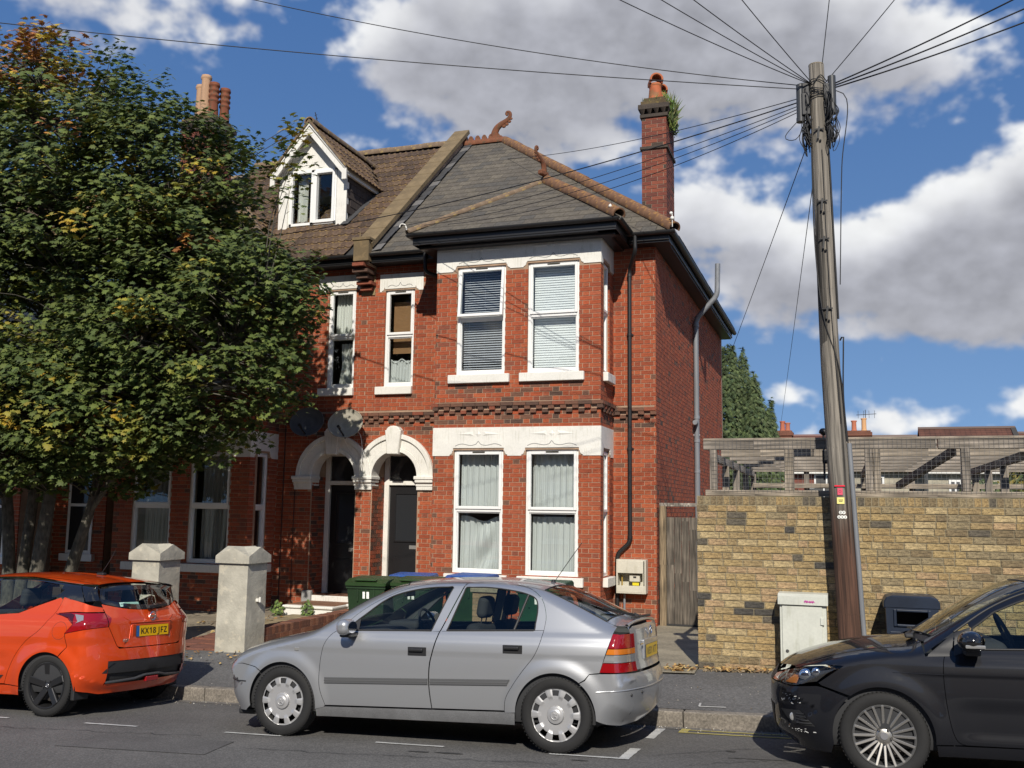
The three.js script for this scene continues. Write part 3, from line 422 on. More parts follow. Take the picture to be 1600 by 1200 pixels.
function porch(h, cx, ri, doorBottom, floorY, L, tone, side) {
  const sy = 2.56, zd = -16.95, x0 = cx - ri, x1 = cx + ri;
  P('porch_lining', [box(x0 - 0.2, x0, -0.1, 3.1, zd - 0.1, ZM - 0.24), box(x1, x1 + 0.06, -0.1, 3.1, zd - 0.1, ZM - 0.24), box(x0 - 0.2, x1 + 0.06, 3.06, 3.16, zd - 0.1, ZM - 0.24)], M.mortarRed, h);
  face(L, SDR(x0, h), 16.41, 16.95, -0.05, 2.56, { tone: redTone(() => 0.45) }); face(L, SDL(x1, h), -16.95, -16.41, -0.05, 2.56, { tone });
  const door = P('door', [rbox(x0 + 0.11, x1 - 0.03, doorBottom, 2.40, zd - 0.05, zd, 0.004)], M.blackPaint, h), dw = x1 - x0 - 0.14, dx = x0 + 0.11;
  const pan = (a, b, c, d) => [rbox(a, b, c, d, zd, zd + 0.012, 0.004), rbox(a + 0.03, b - 0.03, c + 0.03, d - 0.03, zd + 0.012, zd + 0.022, 0.004)];
  P('door_panel', pan(dx + 0.1, dx + dw - 0.1, doorBottom + 0.16, doorBottom + 0.66), M.blackPaint, door);
  P('door_pane', box(dx + 0.14, dx + dw - 0.14, doorBottom + 0.95, 2.24, zd - 0.004, zd + 0.006), phys({ color: lin(0.025, 0.027, 0.03), roughness: 0.08, ior: 1.5 }), door);
  P('pane_bead', [rbox(dx + 0.11, dx + 0.14, doorBottom + 0.92, 2.27, zd, zd + 0.02, 0.004), rbox(dx + dw - 0.14, dx + dw - 0.11, doorBottom + 0.92, 2.27, zd, zd + 0.02, 0.004), rbox(dx + 0.14, dx + dw - 0.14, doorBottom + 0.92, doorBottom + 0.95, zd, zd + 0.02, 0.004), rbox(dx + 0.14, dx + dw - 0.14, 2.24, 2.27, zd, zd + 0.02, 0.004)], M.blackPaint, door);
  P('letter_box', rbox(dx + dw - 0.36, dx + dw - 0.10, doorBottom + 0.79, doorBottom + 0.86, zd, zd + 0.012, 0.004), rough({ color: lin(0.35, 0.34, 0.32), metalness: 0.6, roughness: 0.45 }), door);
  for (const [r, hk] of [[0.028, 1.3], [0.022, 1.6]]) P('door_knob', [new THREE.SphereGeometry(r, 12, 8).translate(dx + dw - 0.06, doorBottom + hk, zd + 0.02)], rough({ color: lin(0.6, 0.6, 0.58), metalness: 0.7, roughness: 0.35 }), door);
  P('door_frame', [rbox(x0 + 0.005, x0 + 0.105, floorY, 3.04, zd - 0.06, zd + 0.05, 0.008), rbox(x1 - 0.035, x1 + 0.0, floorY, 3.04, zd - 0.06, zd + 0.05, 0.008), rbox(x0 + 0.1, x1 - 0.03, 2.41, 2.49, zd - 0.06, zd + 0.05, 0.008), rbox(x0 + 0.1, x1 - 0.03, 2.97, 3.04, zd - 0.06, zd + 0.05, 0.008)], M.white, h);
  P('fanlight', box(x0 + 0.1, x1 - 0.03, 2.49, 2.97, zd - 0.01, zd), phys({ color: lin(0.03, 0.03, 0.035), roughness: 0.08 }), h);
  P('porch_floor', box(x0 - 0.1, x1 + 0.05, floorY - 0.25, floorY, zd - 0.02, ZM + 0.0), rough({ map: T.conc, color: lin(0.45, 0.22, 0.15) }), h);
  P('step', [rbox(x0 - 0.02, x1 + 0.04, floorY - 0.115, floorY + 0.004, ZM, ZM + 0.04, 0.012)], M.white, h);
  P('step', [rbox(x0 + 0.03, x1 + 0.4 * (side ? 0 : 0.0) + 0.12, floorY - 0.15, floorY - 0.10, ZM + 0.04, ZM + 0.93, 0.018), box(x0 + 0.06, x1 + 0.10, -0.15, floorY - 0.15, ZM + 0.04, ZM + 0.90)], M.white, h);
  P('step_tiles', rbox(x0 + 0.06, x1 + 0.09, floorY - 0.1, floorY - 0.094, ZM + 0.042, ZM + 0.80, 0.002), rough({ map: T.conc, color: lin(0.55, 0.30, 0.20) }), h);
}
function impost(x0, x1, z) { // moulded capital, front and inner return
  return [rbox(x0 - 0.035, x1 + 0.035, 2.50, 2.565, z - 0.25, z + 0.11, 0.015), rbox(x0 - 0.02, x1 + 0.02, 2.44, 2.505, z - 0.25, z + 0.095, 0.02), box(x0 - 0.005, x1 + 0.005, 2.385, 2.44, z - 0.25, z + 0.055), rbox(x0, x1, 2.31, 2.39, z - 0.25, z + 0.045, 0.008)];
}
function bay(h, b0, b1, L, ins, o) { // square two-storey bay
  const c = (b0 + b1) / 2, wl = [[-1.105, -0.20], [0.20, 1.115]].map(([p, q]) => [c + p, c + q]), lo = [0.90, 2.985], up = [4.29, 6.20];
  const W = wl.flatMap(([a, b]) => [[a, b, ...lo], [a, b, ...up]]);
  const front = wallShape('bay_wall', rect(b0, b1, -0.2, YT), W.map((q) => rect(...q)), 0.24, M.mortarRed, h, (m) => m.position.z = ZB);
  const st = (u, y) => (y < 0.9 ? 0.30 : 0) + (y > 3.4 && y < 3.68 ? 0.5 : 0) + (y > 3.95 && y < 4.15 ? (Math.abs(Math.abs(u - c) - 0.66) < 0.52 ? 0.6 : 0.1) : 0) + (y > 3.8 && y < 3.95 ? 0.15 : 0) + (u < b0 + 0.13 ? 0.3 : 0);
  const fr = FR(ZB, o.single ? front : h); fr.part = null; const tone = redTone(st), open = W.concat([[b0, b1, 2.885, 3.372], [b0, b1, 6.13, 6.7], [b0, b1, 3.66, 3.80]]);
  face(L, fr, b0, b1, -0.1, YT, { top: 3.66 + 0.0762 * 39, open, tone });
  dentils(L, fr, b0 - 0.02, b1 + 0.03, 3.80, redPal);
  const sw = [15.66, 16.12], S2 = [[...sw, ...lo], [...sw, ...up]];
  const side = wallShape('bay_wall', [[15.485 + 0.24, -0.2], [16.4, -0.2], [16.4, YT], [15.485 + 0.24, YT]], S2.map((q) => rect(Math.max(q[0], 15.73), q[1], q[2], q[3])), 0.2, M.mortarRed, h, (m) => { m.position.x = b1; m.rotation.y = Math.PI / 2; });
  face(L, SDR(b1, null), 15.485, 16.4, -0.1, YT, { top: 3.66 + 0.0762 * 39, open: S2.concat([[15.4, 16.5, 2.885, 3.372], [15.4, 16.5, 6.13, 6.7], [15.4, 16.5, 3.66, 3.80]]), tone: redTone((u, y) => (y > 3.4 && y < 3.68 ? 0.5 : 0)) });
  dentils(L, SDR(b1, null), 15.46, 16.4, 3.80, redPal);
  P('bay_wall', box(b0, b0 + 0.2, -0.2, YT, -16.4, ZB - 0.24), M.mortarRed, h);
  face(L, SDL(b0, null), -16.4, -15.485, -0.1, YT, { top: 3.66 + 0.0762 * 39, tone });
  for (const [y0, y1, hh] of [[2.885, 3.372, lo[1]], [6.13, YT, up[1]]]) {
    const band = P('rendered_band', [bandShape(b0 - 0.012, b1 + 0.012, y0, y1, wl.map(([a, b]) => [a, b, hh + 0.035]), 0.014)], M.white, h); band.position.z = ZB;
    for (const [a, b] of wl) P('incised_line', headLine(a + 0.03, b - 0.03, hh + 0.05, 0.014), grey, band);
    for (const [a, b] of wl) P('carved_motif', motif((a + b) / 2, y0 < 4 ? y0 + 0.37 : y0 + 0.36, 0.014), M.white, band);
    const sb = P('rendered_band', [bandShape(15.485 + 0.02, 16.4, y0, y1, [[sw[0], sw[1], hh + 0.035]], 0.014)], M.white, h); sb.position.x = b1; sb.rotation.y = Math.PI / 2;
  }
  wl.forEach(([a, b], i) => {
    windowUnit(h, onFront(a, lo[0], ZB), b - a, lo[1] - lo[0], { mid: 1.07, inside: ins[i] });
    windowUnit(h, onFront(a, up[0], ZB), b - a, up[1] - up[0], { mid: 1.0, inside: ins[2 + i], open: ins[4 + i] });
  });
  for (const q of S2) windowUnit(h, onRight(b1, q[2], -sw[0]), sw[1] - sw[0], q[3] - q[2], { mid: 1.05, inside: 'drape', vent: false, sillX: [0.0, sw[1] - sw[0] + 0.1], sillOut: 0.09 });
  return { front, side };
}
function bayEaves(h, b0, b1) {
  const x0 = b0 - 0.34, x1 = b1 + 0.34, z1 = ZB + 0.36;
  P('eaves_board', [rbox(x0, x1, 6.60, 6.76, z1 - 0.03, z1, 0.01), box(x0, x1, 6.575, 6.60, ZB + 0.02, z1 - 0.01), rbox(x0 + 0.06, x1 - 0.06, 6.53, 6.60, ZB + 0.02, ZB + 0.2, 0.02), rbox(x1 - 0.03, x1, 6.60, 6.76, -16.06, z1 - 0.03, 0.01), box(b1 + 0.02, x1 - 0.01, 6.575, 6.60, -16.4, z1 - 0.03), rbox(b1 + 0.02, b1 + 0.2, 6.53, 6.60, -16.4, ZB + 0.06, 0.02), rbox(x0, x0 + 0.03, 6.60, 6.76, -16.06, z1 - 0.03, 0.01), box(x0 + 0.01, b0 - 0.02, 6.575, 6.60, -16.4, z1 - 0.03)], M.blackPaint, h);
  P('gutter', [gutter([x0 - 0.07, 6.755, z1 + 0.055], [x1 + 0.07, 6.755, z1 + 0.055]), gutter([x1 + 0.055, 6.755, z1 + 0.07], [x1 + 0.055, 6.755, -16.0]), gutter([x0 - 0.055, 6.755, z1 + 0.07], [x0 - 0.055, 6.755, -16.0])], M.blackPlastic, h);
}

// ---- right house
const houseR = thing('brick_house', 'red brick house with two-storey white-banded bay, slate hipped roof and tall side chimney', 'house', [0, 0, 0], 0, 'red brick terrace houses');
{
  const h = houseR, L = [], xL = -8.555, xR = -3.0, ac = -7.885, ri = 0.466;
  const arcHole = (cx) => { const p = [[cx - ri, -0.19], [cx + ri, -0.19]]; for (let i = 0; i <= 20; i++) { const a = i / 20 * Math.PI; p.push([cx + Math.cos(a) * ri, 2.56 + Math.sin(a) * ri]); } return p; };
  wallShape('front_wall', rect(xL, -6.6, -0.2, YT), [arcHole(ac), rect(-8.19, -7.575, 4.25, 6.105)], 0.24, M.mortarRed, h, (m) => m.position.z = ZM);
  P('front_wall', box(-3.86, xR, -0.2, YT, ZM - 0.24, ZM), M.mortarRed, h);
  const stMain = (u, y) => (y > 3.3 && y < 3.66 ? 0.55 : 0) + (y < 0.6 ? 0.3 : 0) + (y > 2.1 && y < 2.5 && u < -7 ? 0.2 : 0), f = FR(ZM, null), strip = (u0, u1) => face(L, f, u0, u1, -0.1, YT, { top: 3.64 + 0.0762 * 39, open: [[-8.19, -7.575, 4.25, 6.105], [-8.31, -7.40, 6.09, 6.42], [xL, xR, 3.628, 3.76], [ac - ri - 0.02, ac + ri + 0.02, -1, 2.5]], skip: (u, y) => y > 2.3 && Math.hypot(u - ac, y - 2.56) < 0.66 || y > 2.3 && Math.hypot(u + 9.165, y - 2.56) < 0.66, tone: redTone(stMain) });
  strip(xL, -6.72); strip(-3.75, xR);
  dentils(L, f, xL, -6.72, 3.76); dentils(L, f, -3.72, xR - 0.03, 3.76);
  windowUnit(h, onFront(-8.19, 4.25, ZM), 0.615, 1.855, { mid: 0.98, inside: 'bamboo', sillX: [-0.14, 0.615] });
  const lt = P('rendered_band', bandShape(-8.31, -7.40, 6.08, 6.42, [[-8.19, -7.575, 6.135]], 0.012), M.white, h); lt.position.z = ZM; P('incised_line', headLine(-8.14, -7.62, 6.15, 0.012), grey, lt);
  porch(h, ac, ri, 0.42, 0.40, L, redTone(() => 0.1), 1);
  P('arch_moulding', archFront(ac, 2.56, ri, 0.785, ZM), M.white, h);
  const ks = [[ac - 0.10, 2.98], [ac + 0.10, 2.98], [ac + 0.15, 3.40]]; for (let i = 0; i <= 8; i++) { const a = i / 8 * Math.PI; ks.push([ac + 0.13 * Math.cos(a), 3.40 + 0.085 * Math.sin(a)]); } ks.push([ac - 0.15, 3.40]);
  P('keystone', extrude(ks, 0.30, { bevel: 0.012 }).translate(0, 0, ZM - 0.16), M.white, h);
  P('impost', impost(ac + ri - 0.01, ac + ri + 0.31, ZM), M.white, h); P('impost', impost(-8.70, ac - ri, ZM), M.white, h);
  bay(h, -6.72, -3.75, L, ['sag', 'net', 'blind', 'blind2', -0.11, 0], {});
  bayEaves(h, -6.72, -3.75);
  // side wall, back wall, inner walls and floors
  P('side_wall', box(xR - 0.24, xR, -0.2, YT, -26.0, ZM - 0.24), M.mortarRed, h);
  face(L, SDR(xR, null), 16.4, 26.0, -0.1, YT, { top: 3.64 + 0.0762 * 39, tone: redTone((u, y) => y < 0.8 ? 0.3 : 0.06) });
  P('back_wall', box(xL, xR, -0.2, YT, -26.2, -26.0), M.mortarRed, h);
  P('inner_wall', [box(xL + 0.05, -3.3, 0.0, 6.5, -18.9, -18.8), box(xL, xL + 0.05, 0, 6.5, -26, -17.2), box(-6.65, -6.6, 0, 6.5, -18.8, -16.7), box(xL, -3.24, 3.25, 3.45, -26, -16.7), box(-6.6, -3.9, 3.25, 3.45, -16.7, -15.75), box(xL, -3.24, 6.5, 6.56, -26, -16.7), box(-6.6, -3.9, 6.5, 6.56, -16.7, -15.75), box(xL, -3.24, 0.1, 0.2, -26, -17.1), box(-6.6, -3.9, 0.1, 0.2, -17.1, -15.75)], M.room, h);
  P('eaves_board', [rbox(-8.5, -7.02, 6.60, 6.75, -16.10, -16.07, 0.01), box(-8.5, -7.02, 6.58, 6.60, ZM, -16.08), rbox(-3.40, -2.70, 6.60, 6.75, -16.10, -16.07, 0.01), box(-3.40, -2.70, 6.575, 6.60, ZM, -16.10), rbox(-2.73, -2.70, 6.60, 6.75, -26.1, -16.10, 0.01), box(-3.0, -2.73, 6.575, 6.60, -26.1, -16.4)], M.blackPaint, h);
  P('gutter', [gutter([-8.5, 6.74, -16.015], [-7.0, 6.74, -16.015]), gutter([-3.42, 6.74, -16.015], [-2.58, 6.74, -16.015]), gutter([-2.645, 6.74, -16.0], [-2.645, 6.74, -26.1])], M.blackPlastic, h);
  const dp = P('downpipe', pipeRun([[-3.277, 6.70, -16.02], [-3.277, 6.42, -16.03], [-3.44, 6.17, -16.34], [-3.44, 1.46, -16.34], [-3.66, 1.26, -16.34], [-3.66, 0.12, -16.34]], 0.036), M.blackPlastic, h);
  P('pipe_collar', [6.05, 5.0, 3.02, 1.52].map((y) => cyl(0.044, 0.044, 0.05, -3.44, y, -16.34, 14)).concat([rbox(-3.50, -3.38, 5.01, 5.04, -16.4, -16.37, 0.004), rbox(-3.50, -3.38, 3.03, 3.06, -16.4, -16.37, 0.004)]), M.blackPlastic, dp);
  P('downpipe', pipeRun([[-7.22, 6.70, -16.02], [-7.22, 6.33, -16.05], [-6.80, 6.18, -16.34], [-6.74, 6.14, -16.34]], 0.036), M.blackPlastic, h);
  const sp = P('soil_pipe', pipeRun([[-2.925, 0.2, -20.8], [-2.925, 6.12, -20.8], [-2.46, 6.62, -20.8], [-2.44, 7.32, -20.8]], 0.056), M.greyPipe, h);
  P('pipe_collar', [[0.066, 5.95], [0.064, 3.95], [0.064, 3.45], [0.062, 2.8]].map(([r, y]) => cyl(r, r, 0.07, -2.925, y, -20.8, 16)).concat([cyl(0.05, 0.05, 0.16, 0, 0, 0, 12).rotateX(Math.PI / 2).translate(-2.93, 3.86, -20.72), cyl(0.028, 0.028, 0.14, 0, 0, 0, 10).rotateZ(Math.PI / 2).translate(-2.86, 3.6, -20.8)]), M.greyPipe, sp);
  lay(L, h, redPal, M.brick, brickGeo, 300, 'brick', 'brickwork');
}
// ---- left house (mirrored neighbour)
const houseL = thing('brick_house', 'red brick house shaded by the maple, with brown tiled roof and white dormer', 'house', [0, 0, 0], 0, 'red brick terrace houses');
{
  const h = houseL, L = [], xL = -14.2, xR = -8.555, ac = -9.165, ri = 0.466;
  const arcHole = (cx) => { const p = [[cx - ri, -0.19], [cx + ri, -0.19]]; for (let i = 0; i <= 20; i++) { const a = i / 20 * Math.PI; p.push([cx + Math.cos(a) * ri, 2.56 + Math.sin(a) * ri]); } return p; };
  wallShape('front_wall', rect(-10.5, xR, -0.2, YT), [arcHole(ac), rect(-9.41, -8.815, 4.25, 6.165)], 0.24, M.mortarRed, h, (m) => m.position.z = ZM);
  P('front_wall', box(xL, -13.4, -0.2, YT, ZM - 0.24, ZM), M.mortarRed, h);
  const stMain = (u, y) => (y > 3.3 && y < 3.66 ? 0.4 : 0) + (y < 0.7 ? 0.25 : 0), f = FR(ZM, null);
  for (const [a, b] of [[-10.42, xR], [xL, -13.45]]) face(L, f, a, b, -0.1, YT, { top: 3.64 + 0.0762 * 39, open: [[-9.41, -8.815, 4.25, 6.165], [-9.63, -8.71, 6.15, 6.46], [-20, 0, 3.628, 3.76], [ac - ri - 0.02, ac + ri + 0.02, -1, 2.5]], skip: (u, y) => y > 2.3 && Math.hypot(u - ac, y - 2.56) < 0.66 || y > 2.3 && Math.hypot(u + 7.885, y - 2.56) < 0.66, tone: redTone(stMain) });
  dentils(L, f, -10.42, xR, 3.76);
  windowUnit(h, onFront(-9.41, 4.25, ZM), 0.595, 1.915, { mid: 1.0, inside: 'lace', sillX: [-0.15, 0.61] });
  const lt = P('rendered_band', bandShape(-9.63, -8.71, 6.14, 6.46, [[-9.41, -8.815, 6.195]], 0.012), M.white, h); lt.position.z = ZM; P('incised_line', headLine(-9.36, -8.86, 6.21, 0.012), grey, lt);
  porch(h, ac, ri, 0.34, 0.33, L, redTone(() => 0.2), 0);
  P('arch_moulding', archFront(ac, 2.56, ri, 0.785, ZM + 0.002), M.white, h);
  const ks = [[ac - 0.10, 2.98], [ac + 0.10, 2.98], [ac + 0.15, 3.40]]; for (let i = 0; i <= 8; i++) { const a = i / 8 * Math.PI; ks.push([ac + 0.13 * Math.cos(a), 3.40 + 0.085 * Math.sin(a)]); } ks.push([ac - 0.15, 3.40]);
  P('keystone', extrude(ks, 0.30, { bevel: 0.012 }).translate(0, 0, ZM - 0.16), M.white, h);
  P('impost', impost(-10.0, ac - ri, ZM), M.white, h);
  bay(h, -13.45, -10.42, L, ['drape', 'drape', 'drape', 'drape', 0, 0], {});
  bayEaves(h, -13.45, -10.42);
  P('back_wall', [box(xL, xR, -0.2, YT, -26.2, -26.0), box(xL, xL + 0.2, -0.2, YT, -26, ZM - 0.24)], M.mortarRed, h);
  P('inner_wall', [box(xL + 0.2, xR - 0.05, 0.0, 6.5, -18.9, -18.8), box(xR - 0.05, xR, 0, 6.5, -26, -17.2), box(-10.55, -10.5, 0, 6.5, -18.8, -16.7), box(xL, xR - 0.05, 3.25, 3.45, -26, -16.7), box(-13.3, -10.6, 3.25, 3.45, -16.7, -15.75), box(xL, xR - 0.05, 6.5, 6.56, -26, -16.7), box(-13.3, -10.6, 6.5, 6.56, -16.7, -15.75), box(xL, xR - 0.05, 0.1, 0.2, -26, -17.1), box(-13.3, -10.6, 0.1, 0.2, -17.1, -15.75)], M.room, h);
  P('eaves_board', [rbox(-10.1, -8.61, 6.60, 6.75, -16.10, -16.07, 0.01), box(-10.1, -8.61, 6.58, 6.60, ZM, -16.08), rbox(xL, -13.8, 6.60, 6.75, -16.10, -16.07, 0.01)], M.blackPaint, h);
  P('gutter', [gutter([-10.1, 6.74, -16.015], [-8.51, 6.74, -16.015])], M.blackPlastic, h);
  // corbel of stepped bricks under the party wall, with pale stone pads beside it
  for (let i = 0; i < 5; i++) L.push({ m: new THREE.Matrix4().compose(V3(-8.555, 6.14 + i * 0.1, ZM + 0.05 + i * 0.045), new THREE.Quaternion(), V3(i % 2 ? 0.32 : 0.24, 0.062, 0.14 + i * 0.09)), n: V3(0, 0, 1), part: null, pal: pick([7, 8, 6]), k: 1 });
  P('party_wall_pad', [box(-8.70, -8.41, 6.03, 6.60, ZM, ZM + 0.02)], rough({ map: T.stone, color: lin(0.85, 0.66, 0.40) }), h);
  P('service_cable', [tube([[-10.25, 6.5, ZM + 0.03], [-10.24, 4, ZM + 0.03], [-10.25, 0.2, ZM + 0.03]], 0.009, 12, 5), tube([[-9.98, 2.4, ZM + 0.03], [-9.99, 1.2, ZM + 0.03], [-9.98, 0.2, ZM + 0.03]], 0.007, 12, 5)], M.wire, h);
  P('utility_box', rbox(-9.72, -9.52, 0.1, 0.42, ZM, ZM + 0.09, 0.02), rough({ color: lin(0.28, 0.28, 0.27) }), h);
  lay(L, h, redPal, M.brick, brickGeo, 300, 'brick', 'brickwork');
}

// ---------------------------------------------------------------- roofs
const EY = 6.75, EZ = -16.05, PT = 0.8213;                       // front eaves line and pitch
const roofYat = (z) => EY + PT * (EZ - z);
const slateGeo = (() => { const g = new THREE.BoxGeometry(1, 1, 1); return g; })();
const slatePal = [[0.158, 0.136, 0.110], [0.140, 0.122, 0.102], [0.172, 0.148, 0.118], [0.146, 0.125, 0.101], [0.126, 0.114, 0.100], [0.180, 0.155, 0.122]];
function clipPoly(p, q) { // Sutherland-Hodgman: polygon p clipped by convex counter-clockwise q
  let out = p; for (let i = 0; i < q.length && out.length; i++) { const a = q[i], b = q[(i + 1) % q.length], src = out; out = []; const side = (c) => (b[0] - a[0]) * (c[1] - a[1]) - (b[1] - a[1]) * (c[0] - a[0]); for (let k = 0; k < src.length; k++) { const c = src[k], d = src[(k + 1) % src.length], sc = side(c), sdv = side(d); if (sc >= 0) out.push(c); if ((sc >= 0) !== (sdv >= 0)) { const t = sc / (sc - sdv); out.push([c[0] + (d[0] - c[0]) * t, c[1] + (d[1] - c[1]) * t]); } } } return out;
}
function slope(pts, o) { // one roof slope: corners counter-clockwise seen from outside, the first edge is the eaves
  const A = V3(...pts[0]), B = V3(...pts[1]), U = B.clone().sub(A).normalize(), N = U.clone().cross(V3(...pts[2]).sub(A)).normalize(); if (N.y < 0) N.negate(); const Vv = N.clone().cross(U).normalize();
  const q = pts.map((p) => { const d = V3(...p).sub(A); return [d.dot(U), d.dot(Vv)]; }); const vmax = Math.max(...q.map((p) => p[1])), umin = Math.min(...q.map((p) => p[0])), umax = Math.max(...q.map((p) => p[0]));
  const rows = Math.ceil(vmax / o.exp), cut = [];
  for (let r = 0; r < rows; r++) {
    const v0 = r * o.exp - 0.03, v1 = v0 + o.exp + o.lap; let u = umin - o.w + (r % 2 ? o.w / 2 : 0) * (o.stagger ?? 1);
    for (; u < umax; u += o.w) {
      const jit = o.jit || 0, a = [u + 0.004, v0 + RR(-jit, jit)], sl = [[a[0], a[1]], [u + o.w - 0.004, a[1]], [u + o.w - 0.004, v1], [a[0], v1]];
      const c = clipPoly(sl, q); if (c.length < 3) { const cy = [u + o.w / 2, v0 + o.exp / 2]; continue; }
      const area = (p) => Math.abs(p.reduce((s, e, i) => { const n = p[(i + 1) % p.length]; return s + e[0] * n[1] - n[0] * e[1]; }, 0)) / 2, full = area(c) > area(sl) * (r === 0 ? 0.75 : 0.97);
      const tilt = o.tilt, ps = o.pal.length;
      if (full) {
        const cu = u + o.w / 2, cv = (a[1] + v1) / 2, tq = new THREE.Matrix4().makeBasis(U, Vv, N), rot = new THREE.Matrix4().makeRotationX(-tilt + RR(-0.006, 0.006)).multiply(new THREE.Matrix4().makeRotationZ(RR(-jit, jit) * 0.8));
        const pos = A.clone().addScaledVector(U, cu).addScaledVector(Vv, cv).addScaledVector(N, o.lift);
        const m = tq.multiply(rot); if (o.scale) m.scale(V3(o.w - 0.006, v1 - a[1], o.th)); m.setPosition(pos); o.list.push({ m, n: N, part: o.part, pal: Math.floor(R() * ps), k: 0.85 + 0.35 * fb(cu * 0.07, cv * 0.09 + o.lift, 11, 3) });
      } else if (o.scale) { const P3 = (p, d) => A.clone().addScaledVector(U, p[0]).addScaledVector(Vv, p[1]).addScaledVector(N, o.lift + d - Math.sin(tilt) * (p[1] - (a[1] + v1) / 2)).toArray(); for (let i = 1; i + 1 < c.length; i++) cut.push(P3(c[0], o.th / 2), P3(c[i], o.th / 2), P3(c[i + 1], o.th / 2)); for (let i = 0; i < c.length; i++) { const d = c[i], e = c[(i + 1) % c.length]; cut.push(P3(d, o.th / 2), P3(d, -o.th / 2), P3(e, -o.th / 2), P3(d, o.th / 2), P3(e, -o.th / 2), P3(e, o.th / 2)); } }
    }
  }
  return cut;
}
function halfTiles(parent, name, a, b, r, mat, len = 0.42) { // half-round ridge or hip tiles from a to b
  const A = V3(...a), B = V3(...b), d = B.clone().sub(A), L = d.length(), n = Math.max(1, Math.round(L / len)); d.normalize();
  const up = V3(0, 1, 0), side = up.clone().cross(d).normalize(), nn = d.clone().cross(side).normalize();
  const sh = new THREE.Shape(); sh.absarc(0, 0, r, -0.25, Math.PI + 0.25, false); sh.absarc(0, 0, r - 0.02, Math.PI + 0.25, -0.25, true);
  const g = uvM(new THREE.ExtrudeGeometry(sh, { depth: L / n * 0.985, bevelEnabled: true, bevelSize: 0.004, bevelThickness: 0.004, bevelSegments: 1, curveSegments: 10 }), 1);
  for (let i = 0; i < n; i++) { const m = P(name, g, mat, parent); m.matrixAutoUpdate = true; const mm = new THREE.Matrix4().makeBasis(side, nn, d); m.quaternion.setFromRotationMatrix(mm); m.position.copy(A).addScaledVector(d, L * i / n).addScaledVector(nn, RR(-0.006, 0.006)); }
}
const SL = { exp: 0.235, lap: 0.05, w: 0.262, th: 0.008, tilt: 0.022, lift: 0.022, jit: 0.004, scale: true, pal: slatePal };
{ // right house: slate hip with a hipped bay roof
  const h = houseR, list = [], RZ = -20.74, RY = 10.60, HX = -7.336, x0 = -8.42, xe = -2.62, cut = [];
  const bx0 = -7.10, bx1 = -3.37, bz = -15.08, bc = -5.235, by = 8.215, bzA = -17.15, byE = 6.76;
  const mainF = [[x0, EY, EZ], [xe, EY, EZ], [HX, RY, RZ], [x0, RY, RZ]];
  const meet = EZ - (byE - EY) / PT, meetR = EZ - (by - EY) / PT;
  const slopes = [mainF, [[xe, EY, EZ], [xe, EY, -26.1], [HX, RY, -21.4], [HX, RY, RZ]], [[xe, EY, -26.1], [x0, EY, -26.1], [x0, RY, -21.4], [HX, RY, -21.4]],
    [[bx0, byE, bz], [bx1, byE, bz], [bc, by, bzA]], [[bx1, byE, bz], [bx1, byE, meet], [bc, by, meetR], [bc, by, bzA]], [[bx0, byE, meet], [bx0, byE, bz], [bc, by, bzA], [bc, by, meetR]]];
  const roof = P('roof', slopes.map((s) => poly3(s)), M.deck, h);
  for (const i of [0, 3, 4, 5]) cut.push(...slope(slopes[i], { ...SL, list, part: roof }));
  for (const i of [1, 2]) cut.push(...slope(slopes[i], { ...SL, exp: 0.3, w: 0.4, list, part: roof }));
  lay(list, h, slatePal, M.slate, slateGeo, 300, 'slate', 'slates');
  if (cut.length) { const c = P('cut_slates', tri(cut, 0.3), M.slate.clone(), h); c.material.color = lin(0.155, 0.135, 0.110); c.userData.kind = 'stuff'; }
  halfTiles(roof, 'hip_tile', [xe + 0.02, EY + 0.02, EZ + 0.02], [HX, RY + 0.02, RZ], 0.115, M.hip);
  halfTiles(roof, 'hip_tile', [bx1 + 0.03, byE + 0.03, bz + 0.03], [bc, by + 0.03, bzA], 0.115, M.hip);
  halfTiles(roof, 'hip_tile', [bx0 - 0.03, byE + 0.02, bz + 0.03], [bc, by + 0.02, bzA], 0.06, M.lichen);
  halfTiles(roof, 'ridge_tile', [bc, by + 0.02, bzA], [bc, by + 0.02, meetR], 0.09, M.hip);
  halfTiles(roof, 'ridge_tile', [HX, RY + 0.02, RZ], [x0, RY + 0.02, RZ], 0.11, M.terra);
  const cr = []; for (let x = HX - 0.2; x > x0; x -= 0.17) cr.push(extrude([[-0.06, 0], [0.06, 0], [0.06, 0.07], [0.03, 0.12], [0, 0.13], [-0.03, 0.12], [-0.06, 0.07]], 0.04).translate(x, RY + 0.11, RZ - 0.02)); P('ridge_crest', cr, M.terra, roof);
  // terracotta finials: a curled crested neck on a saddle
  const fin = (s) => { const cur = [[0, -0.05], [0.0, 0.14], [0.07, 0.30], [0.20, 0.41], [0.33, 0.48], [0.43, 0.56], [0.47, 0.66], [0.44, 0.74], [0.37, 0.75], [0.35, 0.69], [0.39, 0.66]]; const c = [taper(cur.map((p) => [p[0], p[1], 0]), 0.125, 0.035, 40, 12)]; for (const [x, y, r] of [[0.28, 0.34, 0.062], [0.37, 0.39, 0.055], [0.45, 0.46, 0.05], [0.50, 0.54, 0.042]]) c.push(new THREE.SphereGeometry(r, 12, 8).scale(1.1, 0.9, 0.8).translate(x, y, 0)); c.push(new RoundedBoxGeometry(0.42, 0.16, 0.22, 2, 0.05).translate(0.04, -0.02, 0)); return merge(c.map((g) => g.scale(s, s, s * 0.7))); };
  const f1 = P('finial', fin(0.82), M.terra, roof); f1.position.set(HX - 0.28, RY + 0.12, RZ);
  const f2 = P('finial', fin(0.60), M.terra, roof); f2.position.set(bc, by + 0.14, bzA + 0.12); f2.rotation.y = -1.9;
